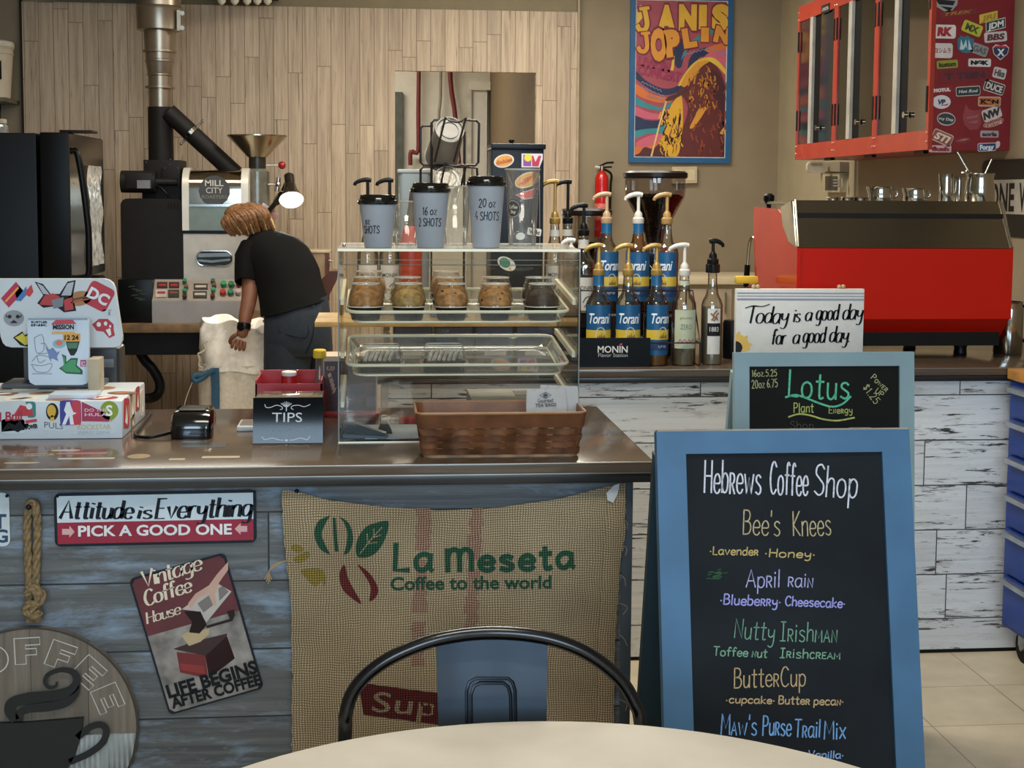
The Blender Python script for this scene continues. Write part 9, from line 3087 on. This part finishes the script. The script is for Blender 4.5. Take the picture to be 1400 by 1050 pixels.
def onring(px, py, e=.004):
    """point on the jeans' camera side"""
    k = min(3.999, max(0, (py - 424) / 16))
    j = int(k)
    f = k - j
    A_, B_ = JR[j], JR[j + 1]
    L = [A_[0][i] + (B_[0][i] - A_[0][i]) * f for i in (0, 1)]
    Q = [A_[1][i] + (B_[1][i] - A_[1][i]) * f for i in (0, 1)]
    Y, ry = A_[2] + (B_[2] - A_[2]) * f, A_[3] + (B_[3] - A_[3]) * f
    s__ = (px - (L[0] + Q[0]) / 2) / ((Q[0] - L[0]) / 2)
    s__ = max(-.98, min(.98, s__))
    yy = Y - ry * math.sqrt(1 - s__ * s__) - e
    return onY(px, py, yy)


for pts in (((378, 438), (400, 437), (421, 434)), ((382, 454), (402, 460), (420, 460), (421, 437)), ((426, 420), (429, 440), (427, 462), (418, 484)), ((380, 439), (381, 454))):
    P = smoothpts([onring(*p) for p in pts], 5)
    mb.tube(P, .0022, 5)
obj('seam_stitching', mb, mat('darker_denim_seam', '11161d', .85), pn)
obj('belt_loop', MB().tube([onring(428, 417, .006), onring(430, 423, .006)], .006, 6), mat('blue_belt_loop', '2f3d55', .8), pn)
# watch
wv = (V[wr_] - V[fo_]).normalized()
wq = V[wr_] - wv * .012
ww = obj('watch_band', MB().cyl(wq - wv * .013, wq + wv * .013, .0325, seg=24), M_bplast, pn)
obj('watch_face', MB().cyl(wq + Vector((-.012, -.034, .0)), wq + Vector((-.012, -.026, .0)), .017, seg=24), M_bgloss, ww)
# hair: cap plus swept locks
hm = mat('honey_brown_hair', '7d5634', .55, var=.25, nscale=80, bump=.4)
hm2 = mat('blond_highlight_hair', 'd2b07a', .5, var=.2, nscale=80)
hcn = onY(339, 298.5, 7.02)
Mh = Matrix.Rotation(R(14), 4, 'Y')
cap_ = MB().ball(hcn, .1, 28, 1.17, .95, .70, M=None)
for v in cap_.bm.verts:
    d_ = v.co - hcn
    v.co = hcn + Mh @ d_
    if d_.x < -.06 and d_.z < 0:
        v.co.z += .01
hr = obj('hair', cap_, hm, pn, smooth=80)


def lock(p0, p1, p2, r, m):
    P = smoothpts([p0, p1, p2], 6)
    n = len(P)
    obj('lock', MB().tube(P, [r * (.5 + math.sin(math.pi * min(.999, (i + 1.5) / (n + 1.5)))) / 1.5 for i in range(n)], 7), m, hr, smooth=70)


for e_y in (310, 312.5, 315):
    lock(onY(352, 283, 6.96), onY(366, 296, 6.94), onY(375, e_y + 2, 6.95), .014, hm if e_y != 310 else hm2)
rl = random.Random(11)
for k in range(44):
    s1_ = k / 43
    s0_ = min(1, max(0, s1_ + rl.uniform(-.08, .08)))
    st = (304 + 34 * s0_, 302 - 24 * s0_ ** .6)
    en = (317 + 56 * s0_ + rl.uniform(-2, 2), 321 - 8 * s0_ ** 2 + rl.uniform(-2, 2))
    bul = 10 * (1 - s0_) + 3
    mid = ((st[0] + en[0]) / 2 - bul * .35 + 9 * s0_, (st[1] + en[1]) / 2 - 4 - 4 * s0_)
    dpt = .09 * math.sin(math.pi * (.22 + .6 * (1 - s0_)))
    hl_ = k % 4 == 2
    lock(onY(st[0], st[1], 6.99 - dpt * .25), onY(mid[0], mid[1], 6.985 - dpt), onY(en[0], en[1], 6.985 - dpt * .55), .0125 if not hl_ else .0075, hm2 if hl_ else hm)
for k in range(10):
    lock(onY(326 + k, 279 + rl.uniform(0, 2), 6.98), onY(352 + rl.uniform(-3, 2), 283 + k * 1.6, 6.955), onY(371 + rl.uniform(-2, 1), 309 + rl.uniform(-2, 3), 6.96), .0115 if k % 3 else .007, hm if k % 3 else hm2)
# ================================================================ small glass pendants at the very top, above the funnel
for i, px in enumerate((303, 321, 338, 352, 366)):
    Yg = 8.2
    q = onY(px, 7, Yg)
    r = .027
    t_ = thing('glass_pendant', ('leftmost', 'second from left', 'middle', 'second from right', 'rightmost')[i] + ' of five white glass drops hanging at the top edge', 'pendant', (q.x, Yg, q.z), 'glass drops hanging at the top edge')
    obj('shade', MB().lathe([(0, 0), (.008, .002), (.022, .016), (r, .045), (.024, .075), (.010, .09)], (q.x, Yg, q.z), 20), mat('milky_pendant_glass', 'c9c4b6', .2, coat=.3), t_, smooth=60)
    obj('stem', MB().cyl((q.x, Yg, q.z + .088), (q.x, Yg, CEIL), .005), mat('grey_stem', '77726a', .4, .5), t_)
